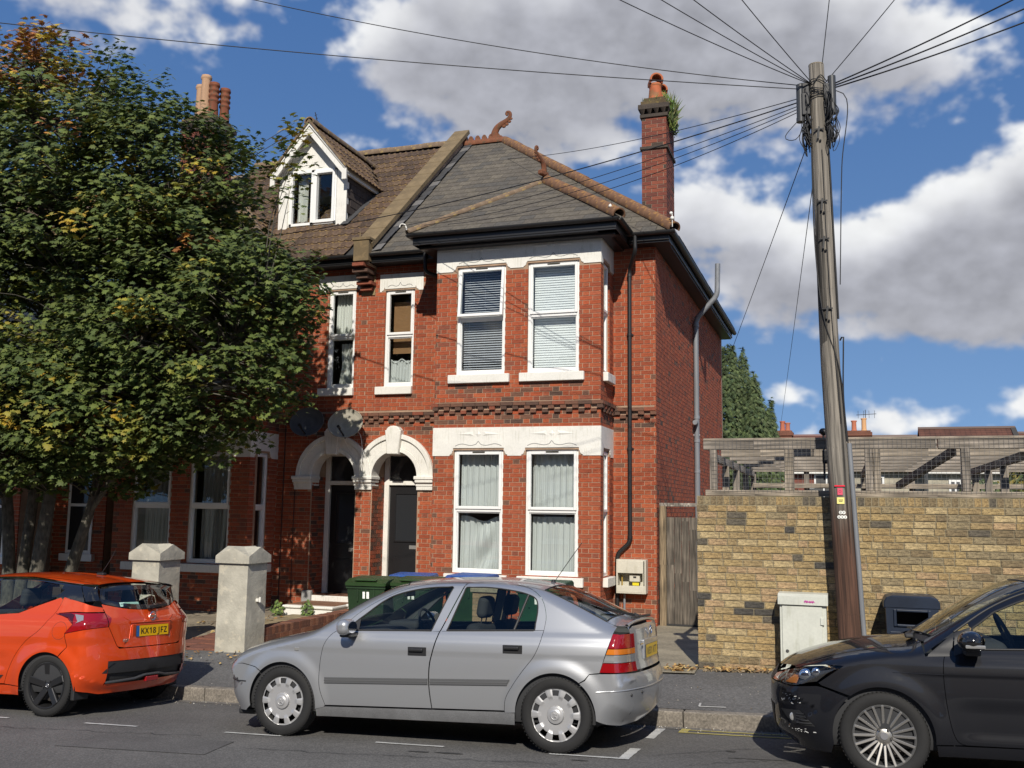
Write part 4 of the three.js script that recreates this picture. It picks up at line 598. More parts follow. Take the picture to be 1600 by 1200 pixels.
  // raised party wall with stone coping and stepped lead flashing
  const px = -8.505, c0 = [EZ + 0.02, 6.86], c1 = [RZ - 0.15, 10.98], dz = c1[0] - c0[0], dy = c1[1] - c0[1], n = 9;
  P('party_wall', extrude([[-c0[0], 6.55], [-c0[0], 6.86], [-c1[0], 10.95], [26.1, 7.0], [26.1, 6.6]], 0.24).rotateY(Math.PI / 2).translate(px - 0.12, 0, 0), M.mortarRed, roof);
  const ang = Math.atan2(dy, -dz), cg = rbox(-0.19, 0.19, -0.05, 0.05, 0, Math.hypot(dy, dz) / n - 0.012, 0.012);
  for (let i = 0; i < n; i++) { const m = P('coping_stone', cg, M.coping, roof); m.position.set(px, c0[1] + dy * (i + 1) / n + 0.05, c0[0] + dz * (i + 1) / n); m.rotation.x = ang; }
  P('kneeler', [rbox(px - 0.16, px + 0.16, 6.60, 7.02, EZ - 0.06, EZ + 0.12, 0.01), rbox(px - 0.19, px + 0.19, 7.0, 7.06, EZ - 0.08, EZ + 0.14, 0.01), uvM(new THREE.CylinderGeometry(0.01, 0.02, 0.14, 6)).translate(px - 0.06, 7.12, EZ + 0.05)], M.coping, roof);
  for (let i = 0; i < 22; i++) { const t = (i + 0.5) / 22, z = lerp(EZ, RZ, t), y = roofYat(z); const m = P('lead_flashing', box(-0.12, 0.12, -0.003, 0.003, -0.14, 0.14), i % 4 ? M.lead : rough({ color: lin(0.14, 0.135, 0.13), roughness: 0.7 }), roof); m.position.set(px + 0.24, y + 0.055 + RR(0, 0.02), z); m.rotation.set(Math.atan(PT), 0, RR(0.05, 0.25)); }
  P('wire_hook', [tube([[-7.12, 6.82, -15.0], [-7.16, 6.92, -15.0], [-7.24, 6.93, -15.0], [-7.26, 6.88, -15.0]], 0.012, 12, 6)], M.white, roof);
  P('wire_bracket', [new THREE.SphereGeometry(0.035, 10, 8).translate(-2.62, 6.93, -15.95), cyl(0.008, 0.008, 0.22, -2.62, 6.78, -15.95, 6), new THREE.SphereGeometry(0.03, 10, 8).translate(-2.64, 7.02, -15.96), new THREE.SphereGeometry(0.03, 8, 6).translate(-3.5, 6.96, -15.1), cyl(0.008, 0.008, 0.2, -3.5, 6.8, -15.1, 6)], M.white, roof);
}
function chimney(h, x0, x1, z0, z1, y0, y1, pots, weeds) { // z0 front, z1 back
  const L = [], st = P('chimney_stack', box(x0, x1, y0, y1, z1, z0), rough({ map: T.grain, color: lin(0.42, 0.30, 0.22) }), h);
  const pal = [[0.26, 0.072, 0.042], [0.22, 0.06, 0.04], [0.30, 0.085, 0.048], [0.18, 0.055, 0.038], [0.08, 0.055, 0.042]], tone = () => [R() < 0.06 ? 4 : Math.floor(R() * 4)];
  const ft = { ...FR(z0, st) }, sd2 = { ...SDR(x1, st) }; face(L, ft, x0, x1, y0, y1, { tone, bond: 'stretcher' }); face(L, sd2, -z0, -z1, y0, y1, { tone });
  const dark = rough({ map: T.brick, color: lin(0.075, 0.058, 0.045) }), moss = rough({ map: T.lichen, color: lin(0.55, 0.55, 0.38) }), b = (e, ya, yb, m = dark, nm = 'corbel_course') => P(nm, rbox(x0 - e, x1 + e, ya, yb, z1 - e, z0 + e, 0.008), m, st);
  b(0.035, y1 - 0.66, y1 - 0.60); b(0.035, y1 - 0.02, y1 + 0.05); for (let x = x0 - 0.03; x < x1 + 0.03; x += 0.135) P('corbel_brick', uvM(new THREE.CylinderGeometry(0.075, 0.03, 0.09, 4).rotateY(Math.PI / 4)).translate(x + 0.05, y1 + 0.095, z0 + 0.015), dark, st); for (let z = z0; z > z1; z -= 0.135) P('corbel_brick', uvM(new THREE.CylinderGeometry(0.075, 0.03, 0.09, 4).rotateY(Math.PI / 4)).translate(x1 + 0.015, y1 + 0.095, z - 0.05), dark, st);
  b(-0.03, y1 + 0.04, y1 + 0.15); b(0.065, y1 + 0.14, y1 + 0.24); b(0.02, y1 + 0.24, y1 + 0.32, moss); b(-0.03, y1 + 0.32, y1 + 0.40, moss, 'flaunching');
  pots(st, y1 + 0.40);
  if (weeds) { const g = new THREE.BufferGeometry(); g.setAttribute('position', new THREE.BufferAttribute(new Float32Array([-0.012, 0, 0, 0.012, 0, 0, 0, 0.17, 0.03]), 3)); g.computeVertexNormals(); const im = new THREE.InstancedMesh(g, phys({ side: THREE.DoubleSide, roughness: 0.9 }), 700); im.name = 'weeds'; im.userData.kind = 'stuff'; for (let i = 0; i < 700; i++) { const top = i < 430; const x = top ? RR(x0 - 0.02, x1 + 0.06) : x1 + RR(0.02, 0.12), z = top ? RR(z1, z0 + 0.02) : RR(z1 + 0.1, z0 - 0.1), y = top ? y1 + RR(0.22, 0.40) : y1 + RR(-0.2, 0.35), big = x > x1 - 0.1 && z < z0 - 0.1; const q = new THREE.Quaternion().setFromEuler(new THREE.Euler(RR(-0.9, 0.9), R() * 6, RR(-0.9, 0.9))), s = big ? RR(0.8, 1.9) : RR(0.3, 0.8); im.setMatrixAt(i, new THREE.Matrix4().compose(V3(x, y, z), q, V3(s, s, s))); const c = pick([[0.12, 0.20, 0.04], [0.20, 0.26, 0.06], [0.09, 0.12, 0.04], [0.16, 0.15, 0.06]]); im.setColorAt(i, lin(...c)); } st.add(im); }
  lay(L, st, pal, M.brick, brickGeo, 300, 'brick', 'brickwork');
}
const potMat = rough({ map: T.terra, color: lin(1.35, 1.12, 0.95), roughness: 0.8 });
chimney(houseR, -3.50, -3.03, -17.80, -18.68, 6.9, 9.56, (st, y) => {
  for (const [x, z, s] of [[-3.27, -18.0, 1], [-3.24, -18.42, 0.92]]) { // hooded pots
    const b = P('chimney_pot', [lathe([[0.15, -0.02], [0.135, 0.05], [0.115, 0.26], [0.135, 0.28], [0.14, 0.31], [0.12, 0.33], [0.10, 0.33], [0.10, 0.1]], 20).scale(s, s, s)], potMat, st); b.position.set(x, y, z);
    const hood = []; const sh = new THREE.Shape(); sh.absarc(0, 0, 0.125, -0.1, Math.PI + 0.1, false); sh.absarc(0, 0, 0.10, Math.PI + 0.1, -0.1, true); hood.push(uvM(new THREE.ExtrudeGeometry(sh, { depth: 0.30, bevelEnabled: true, bevelSize: 0.006, bevelThickness: 0.006, bevelSegments: 1, curveSegments: 14 })).translate(0, 0.37, -0.13)); hood.push(uvM(new THREE.BoxGeometry(0.03, 0.06, 0.26)).translate(-0.115, 0.345, 0), uvM(new THREE.BoxGeometry(0.03, 0.06, 0.26)).translate(0.115, 0.345, 0)); const hm = P('pot_hood', hood.map((g) => g.scale(s, s, s)), potMat, b); hm.rotation.y = 0.35;
  }
}, true);
{ // left house: brown interlocking tiles, white gabled dormer
  const h = houseL, x0 = -14.3, x1 = -8.66, RZ = -20.9, RY = 10.72, list = [], pt = (RY - EY) / (EZ - RZ);
  const front = [[x0, EY, EZ], [x1, EY, EZ], [x1, RY, RZ], [x0, RY, RZ]], roof = P('roof', [poly3(front), poly3([[x1, EY, -26.1], [x0, EY, -26.1], [x0, RY, RZ], [x1, RY, RZ]])], M.deck, h);
  const tg = (() => { const n = 16, w = 0.30, l = 0.40, v = [], hh = (t) => 0.020 * Math.max(0, Math.sin(t * 4 * Math.PI)) + 0.004; for (let i = 0; i < n; i++) { const a = i / n, b = (i + 1) / n, xa = (a - 0.5) * w, xb = (b - 0.5) * w, za = hh(a), zb = hh(b), y0 = -l / 2, y1 = l / 2; v.push([xa, y0, za + 0.012], [xb, y0, zb + 0.012], [xb, y1, zb + 0.012], [xa, y0, za + 0.012], [xb, y1, zb + 0.012], [xa, y1, za + 0.012], [xa, y0, -0.012], [xb, y0, zb + 0.012], [xa, y0, za + 0.012], [xa, y0, -0.012], [xb, y0, -0.012], [xb, y0, zb + 0.012]); } return tri(v, 0.6); })();
  const tp = [[0.48, 0.43, 0.44], [0.42, 0.38, 0.39], [0.56, 0.49, 0.47], [0.36, 0.33, 0.34], [0.62, 0.56, 0.50]];
  const TL = { exp: 0.335, lap: 0.06, w: 0.30, th: 0.02, tilt: 0.05, lift: 0.03, stagger: 0, pal: tp };
  slope(front, { ...TL, list, part: roof });
  halfTiles(roof, 'ridge_tile', [x1, RY + 0.02, RZ], [x0, RY + 0.02, RZ], 0.12, M.lichen);
  P('verge', rbox(x1 - 0.02, x1 + 0.1, EY - 0.02, EY + 0.04, EZ - 0.1, EZ + 0.02, 0.01), rough({ map: T.stone, color: lin(0.9, 0.6, 0.35) }), roof);
  // bay roof in the same tiles, mostly behind the tree
  const bx0 = -13.8, bx1 = -10.08, bz = -15.08, bc = -11.94, by = 8.22, byE = 6.76, bzA = -17.15, meet = EZ - (byE - EY) / pt, meetR = EZ - (by - EY) / pt, bs = [[[bx0, byE, bz], [bx1, byE, bz], [bc, by, bzA]], [[bx1, byE, bz], [bx1, byE, meet], [bc, by, meetR], [bc, by, bzA]], [[bx0, byE, meet], [bx0, byE, bz], [bc, by, bzA], [bc, by, meetR]]];
  P('bay_roof', bs.map((s) => poly3(s)), rough({ map: T.lichen }), roof); for (const s of bs) slope(s, { ...TL, list, part: roof });
  halfTiles(roof, 'hip_tile', [bx1, byE, bz], [bc, by + 0.02, bzA], 0.1, M.lichen); halfTiles(roof, 'hip_tile', [bx0, byE, bz], [bc, by + 0.02, bzA], 0.1, M.lichen);
  // dormer
  const dx0 = -11.20, dx1 = -9.60, dc = -10.41, zf = -17.28, yb = 7.72, yw = 9.02, ya = 9.98, dz1 = EZ - (ya - EY) / pt, eo = 0.10, zo = zf + 0.24, sl = (ya - yw) / (dc - dx0);
  const d = P('dormer', [extrude([[dx0, yb], [dx1, yb], [dx1, yw], [dc, ya - 0.1], [dx0, yw]], 0.1, { holes: [rect(-10.94, -9.83, 7.83, 9.03)] }).translate(0, 0, zf - 0.1)], M.white, h);
  const ey = yw - sl * eo, bb = (xa, xb) => { const up = 0.02, dn = 0.20, s = Math.sign(dc - xa); return extrude(s > 0 ? [[xa, ey - dn], [dc, ya - dn - 0.03], [dc, ya + up], [xa, ey + up]] : [[dc, ya - dn - 0.03], [xa, ey - dn], [xa, ey + up], [dc, ya + up]], 0.035).translate(0, 0, zo - 0.035); };
  P('bargeboard', [bb(dx0 - eo), bb(dx1 + eo), rbox(dx1 + eo - 0.1, dx1 + eo + 0.005, ey - 0.22, ey + 0.0, zo - 0.04, zo + 0.004, 0.005), rbox(dx0 - eo - 0.005, dx0 - eo + 0.1, ey - 0.22, ey, zo - 0.04, zo + 0.004, 0.005)], M.white, d);
  P('soffit', [extrude([[dx0 - eo, ey - 0.03], [dc, ya - 0.05], [dx1 + eo, ey - 0.03], [dx1 + eo, ey - 0.05], [dc, ya - 0.08], [dx0 - eo, ey - 0.05]], 0.24).translate(0, 0, zf)], M.white, d);
  P('fascia', [rbox(dx1 + 0.05, dx1 + 0.09, yw - 0.22, yw - 0.07, EZ - (yw - EY) / pt - 0.1, zo - 0.04, 0.005), box(dx1, dx1 + 0.06, yw - 0.2, yw - 0.17, EZ - (yw - EY) / pt - 0.1, zo - 0.04)], M.white, d);
  P('corner_post', [rbox(dx1 - 0.22, dx1 + 0.012, yb - 0.02, yw - 0.04, zf, zf + 0.03, 0.006), rbox(dx0, dx0 + 0.22, yb - 0.02, yw - 0.04, zf, zf + 0.03, 0.006), rbox(dx0 - 0.02, dx1 + 0.02, yb - 0.1, yb + 0.03, zf, zf + 0.07, 0.01)], M.white, d);
  const F = 0.06, wx0 = -10.94, wx1 = -9.83, wy0 = 7.83, wy1 = 9.03, wm = (wx0 + wx1) / 2, z0 = zf - 0.05, z1 = zf + 0.03;
  const dw = P('window', [rbox(wx0, wx0 + F, wy0, wy1, z0, z1, 0.006), rbox(wx1 - F, wx1, wy0, wy1, z0, z1, 0.006), rbox(wx0, wx1, wy1 - F, wy1, z0, z1, 0.006), rbox(wx0, wx1, wy0, wy0 + F, z0, z1, 0.006), rbox(wm - 0.05, wm + 0.05, wy0, wy1, z0, z1, 0.006)], M.upvc, h);
  P('sash', [rbox(wm + 0.03, wm + 0.10, wy0 + 0.03, wy1 - 0.03, z0, z1 + 0.03, 0.008), rbox(wx1 - 0.09, wx1 - 0.03, wy0 + 0.03, wy1 - 0.03, z0, z1 + 0.03, 0.008), rbox(wm + 0.1, wx1 - 0.09, wy0 + 0.03, wy0 + 0.1, z0, z1 + 0.03, 0.008), rbox(wm + 0.1, wx1 - 0.09, wy1 - 0.1, wy1 - 0.03, z0, z1 + 0.03, 0.008)], M.upvc, dw);
  P('pane', box(wx0 + F, wm - 0.05, wy0 + F, wy1 - F, z0 + 0.01, z0 + 0.014), M.glass, dw); P('pane', box(wm + 0.09, wx1 - 0.08, wy0 + 0.09, wy1 - 0.09, z0 + 0.02, z0 + 0.024), M.glass, dw);
  P('curtain', curtain(0.24, 1.1, 'plain', 3).translate(wx0 + 0.20, wy0 + 0.62, zf - 0.2), M.lace, dw); P('curtain', curtain(0.14, 1.1, 'tied', 5).translate(wx1 - 0.15, wy0 + 0.62, zf - 0.2), M.lace, dw);
  P('dormer_room', [box(dx0 + 0.1, dx1 - 0.1, yb, yw - 0.02, zf - 1.0, zf - 0.95), box(dx0 + 0.06, dx1 - 0.06, yb - 0.02, yb + 0.02, zf - 1.4, zf - 0.1)], M.room, d);
  // tile-hung cheeks
  for (const s of [1, -1]) { const X = s > 0 ? dx1 : dx0, zt = EZ - (yw - EY) / pt, zb2 = EZ - (yb - EY) / pt; const c = P('cheek', extrude([[-zf + 0.1, yb], [-zf + 0.1, yw], [-zt, yw], [-zb2 + 0.12, yb]], 0.05).rotateY(Math.PI / 2).translate(X - (s > 0 ? 0.05 : 0), 0, 0), M.deck, d); if (s > 0) for (let r = 0; r < 8; r++) { const y = yb + r * 0.165, ze = EZ - (y + 0.1 - EY) / pt; for (let z = zf - 0.02 - (r % 2) * 0.13; z > ze; z -= 0.27) { const za = z, zb = Math.max(z - 0.262, ze - 0.1), m = P('hanging_tile', box(0, 0.014, 0, 0.18, zb, za), rough({ color: lin(0.055, 0.042, 0.036), roughness: 0.85 }), c); m.position.set(X + 0.004, y, 0); m.rotation.z = 0.05; } } }
  // dormer roof
  const zRe = EZ - (ey - EY) / pt;
  const dsl = [[[dx1 + eo, ey, zo], [dx1 + eo, ey, zRe], [dc, ya, dz1], [dc, ya, zo]], [[dx0 - eo, ey, zRe], [dx0 - eo, ey, zo], [dc, ya, zo], [dc, ya, dz1]]];
  P('dormer_roof', dsl.map((s) => poly3(s)), M.deck, d); for (const s of dsl) slope(s, { ...TL, exp: 0.30, list, part: d });
  halfTiles(d, 'ridge_tile', [dc, ya + 0.02, zo + 0.02], [dc, ya + 0.02, dz1], 0.11, M.lichen);
  P('verge_mortar', [extrude([[dx0 - eo, ey + 0.02], [dc, ya + 0.02], [dc, ya + 0.09], [dx0 - eo, ey + 0.08]], 0.06).translate(0, 0, zo - 0.03), extrude([[dc, ya + 0.02], [dx1 + eo, ey + 0.02], [dx1 + eo, ey + 0.08], [dc, ya + 0.09]], 0.06).translate(0, 0, zo - 0.03)], M.lichen, d);
  P('lead_flashing', [bar([dx1 + 0.05, yb + 0.02, EZ - (yb - EY) / pt + 0.12], [dx1 + 0.05, yw - 0.1, EZ - (yw - 0.1 - EY) / pt + 0.06], 0.16, 0.012)], M.lead, d);
  lay(list, h, tp, M.tile, tg, 300, 'roof_tile', 'roof_tiles');
  const an = thing('tv_aerial', 'thin black aerial on the white dormer ridge', 'aerial', [-10.5, 10.05, -17.6]); P('mast', bar([0, 0, 0], [-0.12, 0.42, 0], 0.014, 0.014), M.wire, an); P('elements', [0.1, 0.18, 0.26, 0.34].map((t) => bar([-0.12 * t / 0.42 - 0.03, t, 0], [-0.12 * t / 0.42 + 0.03, t + 0.02, 0], 0.008, 0.008)), M.wire, an);
}
chimney(houseL, -14.55, -13.70, -18.2, -19.0, 6.9, 10.7, (st, y) => {
  const cream = rough({ map: T.grain, color: lin(0.70, 0.43, 0.26), roughness: 0.85 }), brown = rough({ map: T.terra, color: lin(0.55, 0.50, 0.50) });
  for (const [x, z, hgt, m, rings] of [[-14.13, -18.45, 1.05, cream, 1], [-13.93, -18.5, 0.86, brown, 4], [-13.80, -18.75, 0.80, brown, 4], [-14.38, -18.6, 0.9, cream, 1]]) { const pr = [[0.125, 0], [0.12, 0.05]]; for (let i = 0; i < rings; i++) { const t = hgt - 0.05 - (rings - 1 - i) * 0.13; pr.push([0.105, t - 0.05], [0.13, t - 0.03], [0.13, t + 0.01], [0.108, t + 0.03]); } pr.push([0.12, hgt], [0.09, hgt], [0.085, hgt * 0.4]); const c = P('chimney_pot', lathe(pr, 18), m, st); c.position.set(x, y, z); }
}, false);
rebase(houseR, [-5.8, 0, -21]); rebase(houseL, [-11.4, 0, -21]);

// ---------------------------------------------------------------- cars: one body surface per car, |z| = w(x, y); panels are cut from it
function hermite(tab) { const n = tab.length, m = tab.map((p, i) => i === 0 ? (tab[1][1] - p[1]) / (tab[1][0] - p[0]) : i === n - 1 ? (p[1] - tab[i - 1][1]) / (p[0] - tab[i - 1][0]) : (tab[i + 1][1] - tab[i - 1][1]) / (tab[i + 1][0] - tab[i - 1][0])); return (x) => { if (x <= tab[0][0]) return tab[0][1]; if (x >= tab[n - 1][0]) return tab[n - 1][1]; let i = 0; while (x > tab[i + 1][0]) i++; const h = tab[i + 1][0] - tab[i][0], t = (x - tab[i][0]) / h, t2 = t * t, t3 = t2 * t; return (2 * t3 - 3 * t2 + 1) * tab[i][1] + (t3 - 2 * t2 + t) * h * m[i] + (-2 * t3 + 3 * t2) * tab[i + 1][1] + (t3 - t2) * h * m[i + 1]; }; }
class Body {
  constructor(s) {
    const c = new THREE.CatmullRomCurve3(s.profile.map((p) => V3(p[0], p[1], p[2])), false, 'centripetal'), N = s.profile.length * 9; this.q = []; for (let i = 0; i <= N; i++) { const p = c.getPoint(i / N); this.q.push([p.x, p.y, p.z]); }
    this.prof = hermite(s.prof); this.plan = hermite(s.plan); this.bump = s.bump || (() => 0); this.p = s.p || 2.3;
    this.ring = [...this.q.map((a) => [a[0], a[1]]), [this.q[N][0], -1], [this.q[0][0], -1]];
  }
  w(x, y) {
    let inside = false; const r = this.ring; for (let i = 0, j = r.length - 1; i < r.length; j = i++) if ((r[i][1] > y) !== (r[j][1] > y) && x < (r[j][0] - r[i][0]) * (y - r[i][1]) / (r[j][1] - r[i][1]) + r[i][0]) inside = !inside;
    if (!inside) return 0;
    let best = 1e9, T = 0.1; const q = this.q; for (let i = 0; i + 1 < q.length; i++) { const ax = q[i][0], ay = q[i][1], dx = q[i + 1][0] - ax, dy = q[i + 1][1] - ay; let t = ((x - ax) * dx + (y - ay) * dy) / (dx * dx + dy * dy); t = t < 0 ? 0 : t > 1 ? 1 : t; const ex = x - ax - dx * t, ey = y - ay - dy * t, d = ex * ex + ey * ey; if (d < best) { best = d; T = q[i][2] + (q[i + 1][2] - q[i][2]) * t; } }
    const a = Math.min(1, Math.sqrt(best) / T), e = Math.pow(1 - Math.pow(1 - a, this.p), 1 / this.p);
    return this.plan(x) * (this.prof(y) + this.bump(x, y)) * e;
  }
  top(x) { let m = -1; const q = this.q; for (let i = 0; i + 1 < q.length; i++) { const a = q[i], b = q[i + 1]; if ((a[0] <= x && b[0] >= x) || (b[0] <= x && a[0] >= x)) { const t = Math.abs(b[0] - a[0]) < 1e-9 ? 0 : (x - a[0]) / (b[0] - a[0]); m = Math.max(m, a[1] + (b[1] - a[1]) * t); } } return m; }
  end(y, rear) { let m = rear ? -99 : 99; const q = this.q; for (let i = 0; i + 1 < q.length; i++) { const a = q[i], b = q[i + 1]; if ((a[1] <= y && b[1] >= y) || (b[1] <= y && a[1] >= y)) { const t = Math.abs(b[1] - a[1]) < 1e-9 ? 0 : (y - a[1]) / (b[1] - a[1]), x = a[0] + (b[0] - a[0]) * t; m = rear ? Math.max(m, x) : Math.min(m, x); } } return m; }
  yAt(x, z) { z = Math.abs(z); let hi = this.top(x), lo = hi - 0.45; if (z < 1e-4) return hi; for (let i = 0; i < 26; i++) { const m = (hi + lo) / 2; if (this.w(x, m) > z) lo = m; else hi = m; } return lo; }
  xAt(z, y, rear) { z = Math.abs(z); let hi = this.end(y, rear), lo = hi + (rear ? -0.7 : 0.7); if (z < 1e-4) return hi; for (let i = 0; i < 26; i++) { const m = (hi + lo) / 2; if (this.w(m, y) > z) lo = m; else hi = m; } return lo; }
  at(proj, a, b, side) { return proj === 'z' ? [a, b, side * this.w(a, b)] : proj === 'y' ? [a, this.yAt(a, b), b] : [this.xAt(a, b, proj === 'rear'), b, a]; }
  normal(x, y, z) { const e = 0.0025, wx = (this.w(x + e, y) - this.w(x - e, y)) / (2 * e), wy = (this.w(x, y + e) - this.w(x, y - e)) / (2 * e), s = Math.abs(z) < 1e-4 ? 0 : Math.sign(z), l = Math.hypot(wx, wy, s) || 1; return [-wx / l, -wy / l, s / l]; }
  panel(proj, poly, o = {}) {
    const side = o.side || 1, st = o.step || 0.045, off = o.off || 0, P2 = o.gap ? inset(poly, o.gap) : poly, xs = P2.map((p) => p[0]), ys = P2.map((p) => p[1]), x0 = Math.floor(Math.min(...xs) / st) * st, x1 = Math.max(...xs), y0 = Math.floor(Math.min(...ys) / st) * st, y1 = Math.max(...ys);
    const key = new Map(), pos = [], nor = [], uv = [], idx = [], vert = (p) => { const k = Math.round(p[0] * 20000) + '_' + Math.round(p[1] * 20000); if (key.has(k)) return key.get(k); const P3 = this.at(proj, p[0], p[1], side), n = this.normal(...P3); const i = pos.length / 3; pos.push(P3[0] + n[0] * off, P3[1] + n[1] * off, P3[2] + n[2] * off); nor.push(...n); uv.push(p[0], p[1]); key.set(k, i); return i; };
    for (let x = x0; x < x1; x += st) for (let y = y0; y < y1; y += st) {
      const c = clipPoly(P2, [[x, y], [x + st, y], [x + st, y + st], [x, y + st]]); if (c.length < 3) continue;
      const d = []; for (const p of c) { const l = d[d.length - 1]; if (!l || Math.hypot(l[0] - p[0], l[1] - p[1]) > 1e-5) d.push(p); } if (d.length > 1 && Math.hypot(d[0][0] - d[d.length - 1][0], d[0][1] - d[d.length - 1][1]) < 1e-5) d.pop(); if (d.length < 3) continue;
      const v2 = d.map((p) => new THREE.Vector2(p[0], p[1])), f = THREE.ShapeUtils.triangulateShape(v2, []);
      for (const t of f) { const i = t.map((k) => vert(d[k])); if (new Set(i).size < 3) continue; const [a, b, e] = i.map((k) => V3(pos[k * 3], pos[k * 3 + 1], pos[k * 3 + 2])), fn = b.clone().sub(a).cross(e.clone().sub(a)); const nn = V3(nor[i[0] * 3], nor[i[0] * 3 + 1], nor[i[0] * 3 + 2]); if (fn.dot(nn) < 0) i.reverse(); idx.push(...i); }
    }
    const g = new THREE.BufferGeometry(); g.setAttribute('position', new THREE.Float32BufferAttribute(pos, 3)); g.setAttribute('normal', new THREE.Float32BufferAttribute(nor, 3)); g.setAttribute('uv', new THREE.Float32BufferAttribute(uv, 2)); g.setIndex(idx); return g;
  }
  line(proj, pts, r, o = {}) { const side = o.side || 1, v = []; for (let i = 0; i + 1 < pts.length; i++) { const n = Math.max(1, Math.round(Math.hypot(pts[i + 1][0] - pts[i][0], pts[i + 1][1] - pts[i][1]) / 0.05)); for (let k = 0; k < n; k++) { const t = k / n; v.push([lerp(pts[i][0], pts[i + 1][0], t), lerp(pts[i][1], pts[i + 1][1], t)]); } } v.push(pts[pts.length - 1]); const P3 = v.map((p) => { const q = this.at(proj, p[0], p[1], side), n = this.normal(...q), f = o.off || 0; return V3(q[0] + n[0] * f, q[1] + n[1] * f, q[2] + n[2] * f); }); return new THREE.TubeGeometry(new THREE.CatmullRomCurve3(P3, !!o.closed, 'centripetal'), P3.length * 2, r, 6, !!o.closed); }
}
function inset(p, g) { let A = 0; for (let i = 0; i < p.length; i++) { const a = p[i], b = p[(i + 1) % p.length]; A += a[0] * b[1] - b[0] * a[1]; } const s = A > 0 ? 1 : -1; return p.map((c, i) => { const a = p[(i + p.length - 1) % p.length], b = p[(i + 1) % p.length]; let d0 = [c[0] - a[0], c[1] - a[1]], d1 = [b[0] - c[0], b[1] - c[1]]; const l0 = Math.hypot(...d0) || 1, l1 = Math.hypot(...d1) || 1; const n0 = [-d0[1] / l0 * s, d0[0] / l0 * s], n1 = [-d1[1] / l1 * s, d1[0] / l1 * s], k = 1 + n0[0] * n1[0] + n0[1] * n1[1], f = Math.min(2, 1 / Math.max(0.3, k)); return [c[0] + (n0[0] + n1[0]) * g * f, c[1] + (n0[1] + n1[1]) * g * f]; }); }
const arc = (cx, cy, r, a0, a1, n = 20) => [...Array(n + 1).keys()].map((i) => { const a = (a0 + (a1 - a0) * i / n) * Math.PI / 180; return [cx + r * Math.cos(a), cy + r * Math.sin(a)]; });
const spline = (pts, n = 8) => { const c = new THREE.CatmullRomCurve3(pts.map((p) => V3(p[0], p[1], 0)), false, 'centripetal'), N = (pts.length - 1) * n; return [...Array(N + 1).keys()].map((i) => { const p = c.getPoint(i / N); return [p.x, p.y]; }); };
const mirrorZ = (g) => { g = g.clone(); g.scale(1, 1, -1); if (g.index) { const a = g.index.array; for (let i = 0; i < a.length; i += 3) { const t = a[i]; a[i] = a[i + 1]; a[i + 1] = t; } } return g; };
M.rubber = rough({ color: lin(0.018, 0.018, 0.018), roughness: 0.75 });
M.tyre = rough({ color: lin(0.020, 0.020, 0.0205), roughness: 0.8, map: T.grain });
M.trim = rough({ color: lin(0.020, 0.020, 0.021), roughness: 0.55 });
M.cabin = rough({ color: lin(0.030, 0.031, 0.034), roughness: 0.85 });
M.seat = rough({ color: lin(0.035, 0.037, 0.042), roughness: 0.95, map: T.grain });
M.well = rough({ color: lin(0.020, 0.020, 0.020), roughness: 0.95 });
M.carGlass = phys({ color: lin(0.80, 0.86, 0.83), transmission: 1, thickness: 0, roughness: 0.01, ior: 1.5 });
M.redLens = phys({ color: lin(0.26, 0.005, 0.007), roughness: 0.12, clearcoat: 1, clearcoatRoughness: 0.03 });
M.amberLens = phys({ color: lin(0.55, 0.16, 0.015), roughness: 0.15, clearcoat: 1 });
M.clearLens = phys({ color: lin(0.42, 0.42, 0.41), roughness: 0.10, metalness: 0.5, clearcoat: 1 });
M.blackGloss = phys({ color: lin(0.010, 0.010, 0.011), roughness: 0.12, clearcoat: 1 });
function tyre(R, rim, w) { const k = w / 2; return lathe([[rim, -k * 0.82], [rim + 0.012, -k * 0.9], [R - 0.055, -k * 1.0], [R - 0.022, -k * 0.93], [R - 0.006, -k * 0.80], [R, -k * 0.6], [R, -k * 0.22], [R - 0.007, -k * 0.2], [R - 0.007, -k * 0.12], [R, -k * 0.1], [R, k * 0.1], [R - 0.007, k * 0.12], [R - 0.007, k * 0.2], [R, k * 0.22], [R, k * 0.6], [R - 0.006, k * 0.80], [R - 0.022, k * 0.93], [R - 0.055, k * 1.0], [rim + 0.012, k * 0.9], [rim, k * 0.82]], 56).rotateX(Math.PI / 2); }
function treads(R, w) { const g = []; for (let i = 0; i < 64; i++) { const a = i / 64 * 6.2832; for (const s of [-1, 1]) g.push(new THREE.BoxGeometry(0.010, 0.004, w * 0.17).translate(0, R - 0.0022, s * w * 0.37).rotateZ(a)); } return g; }
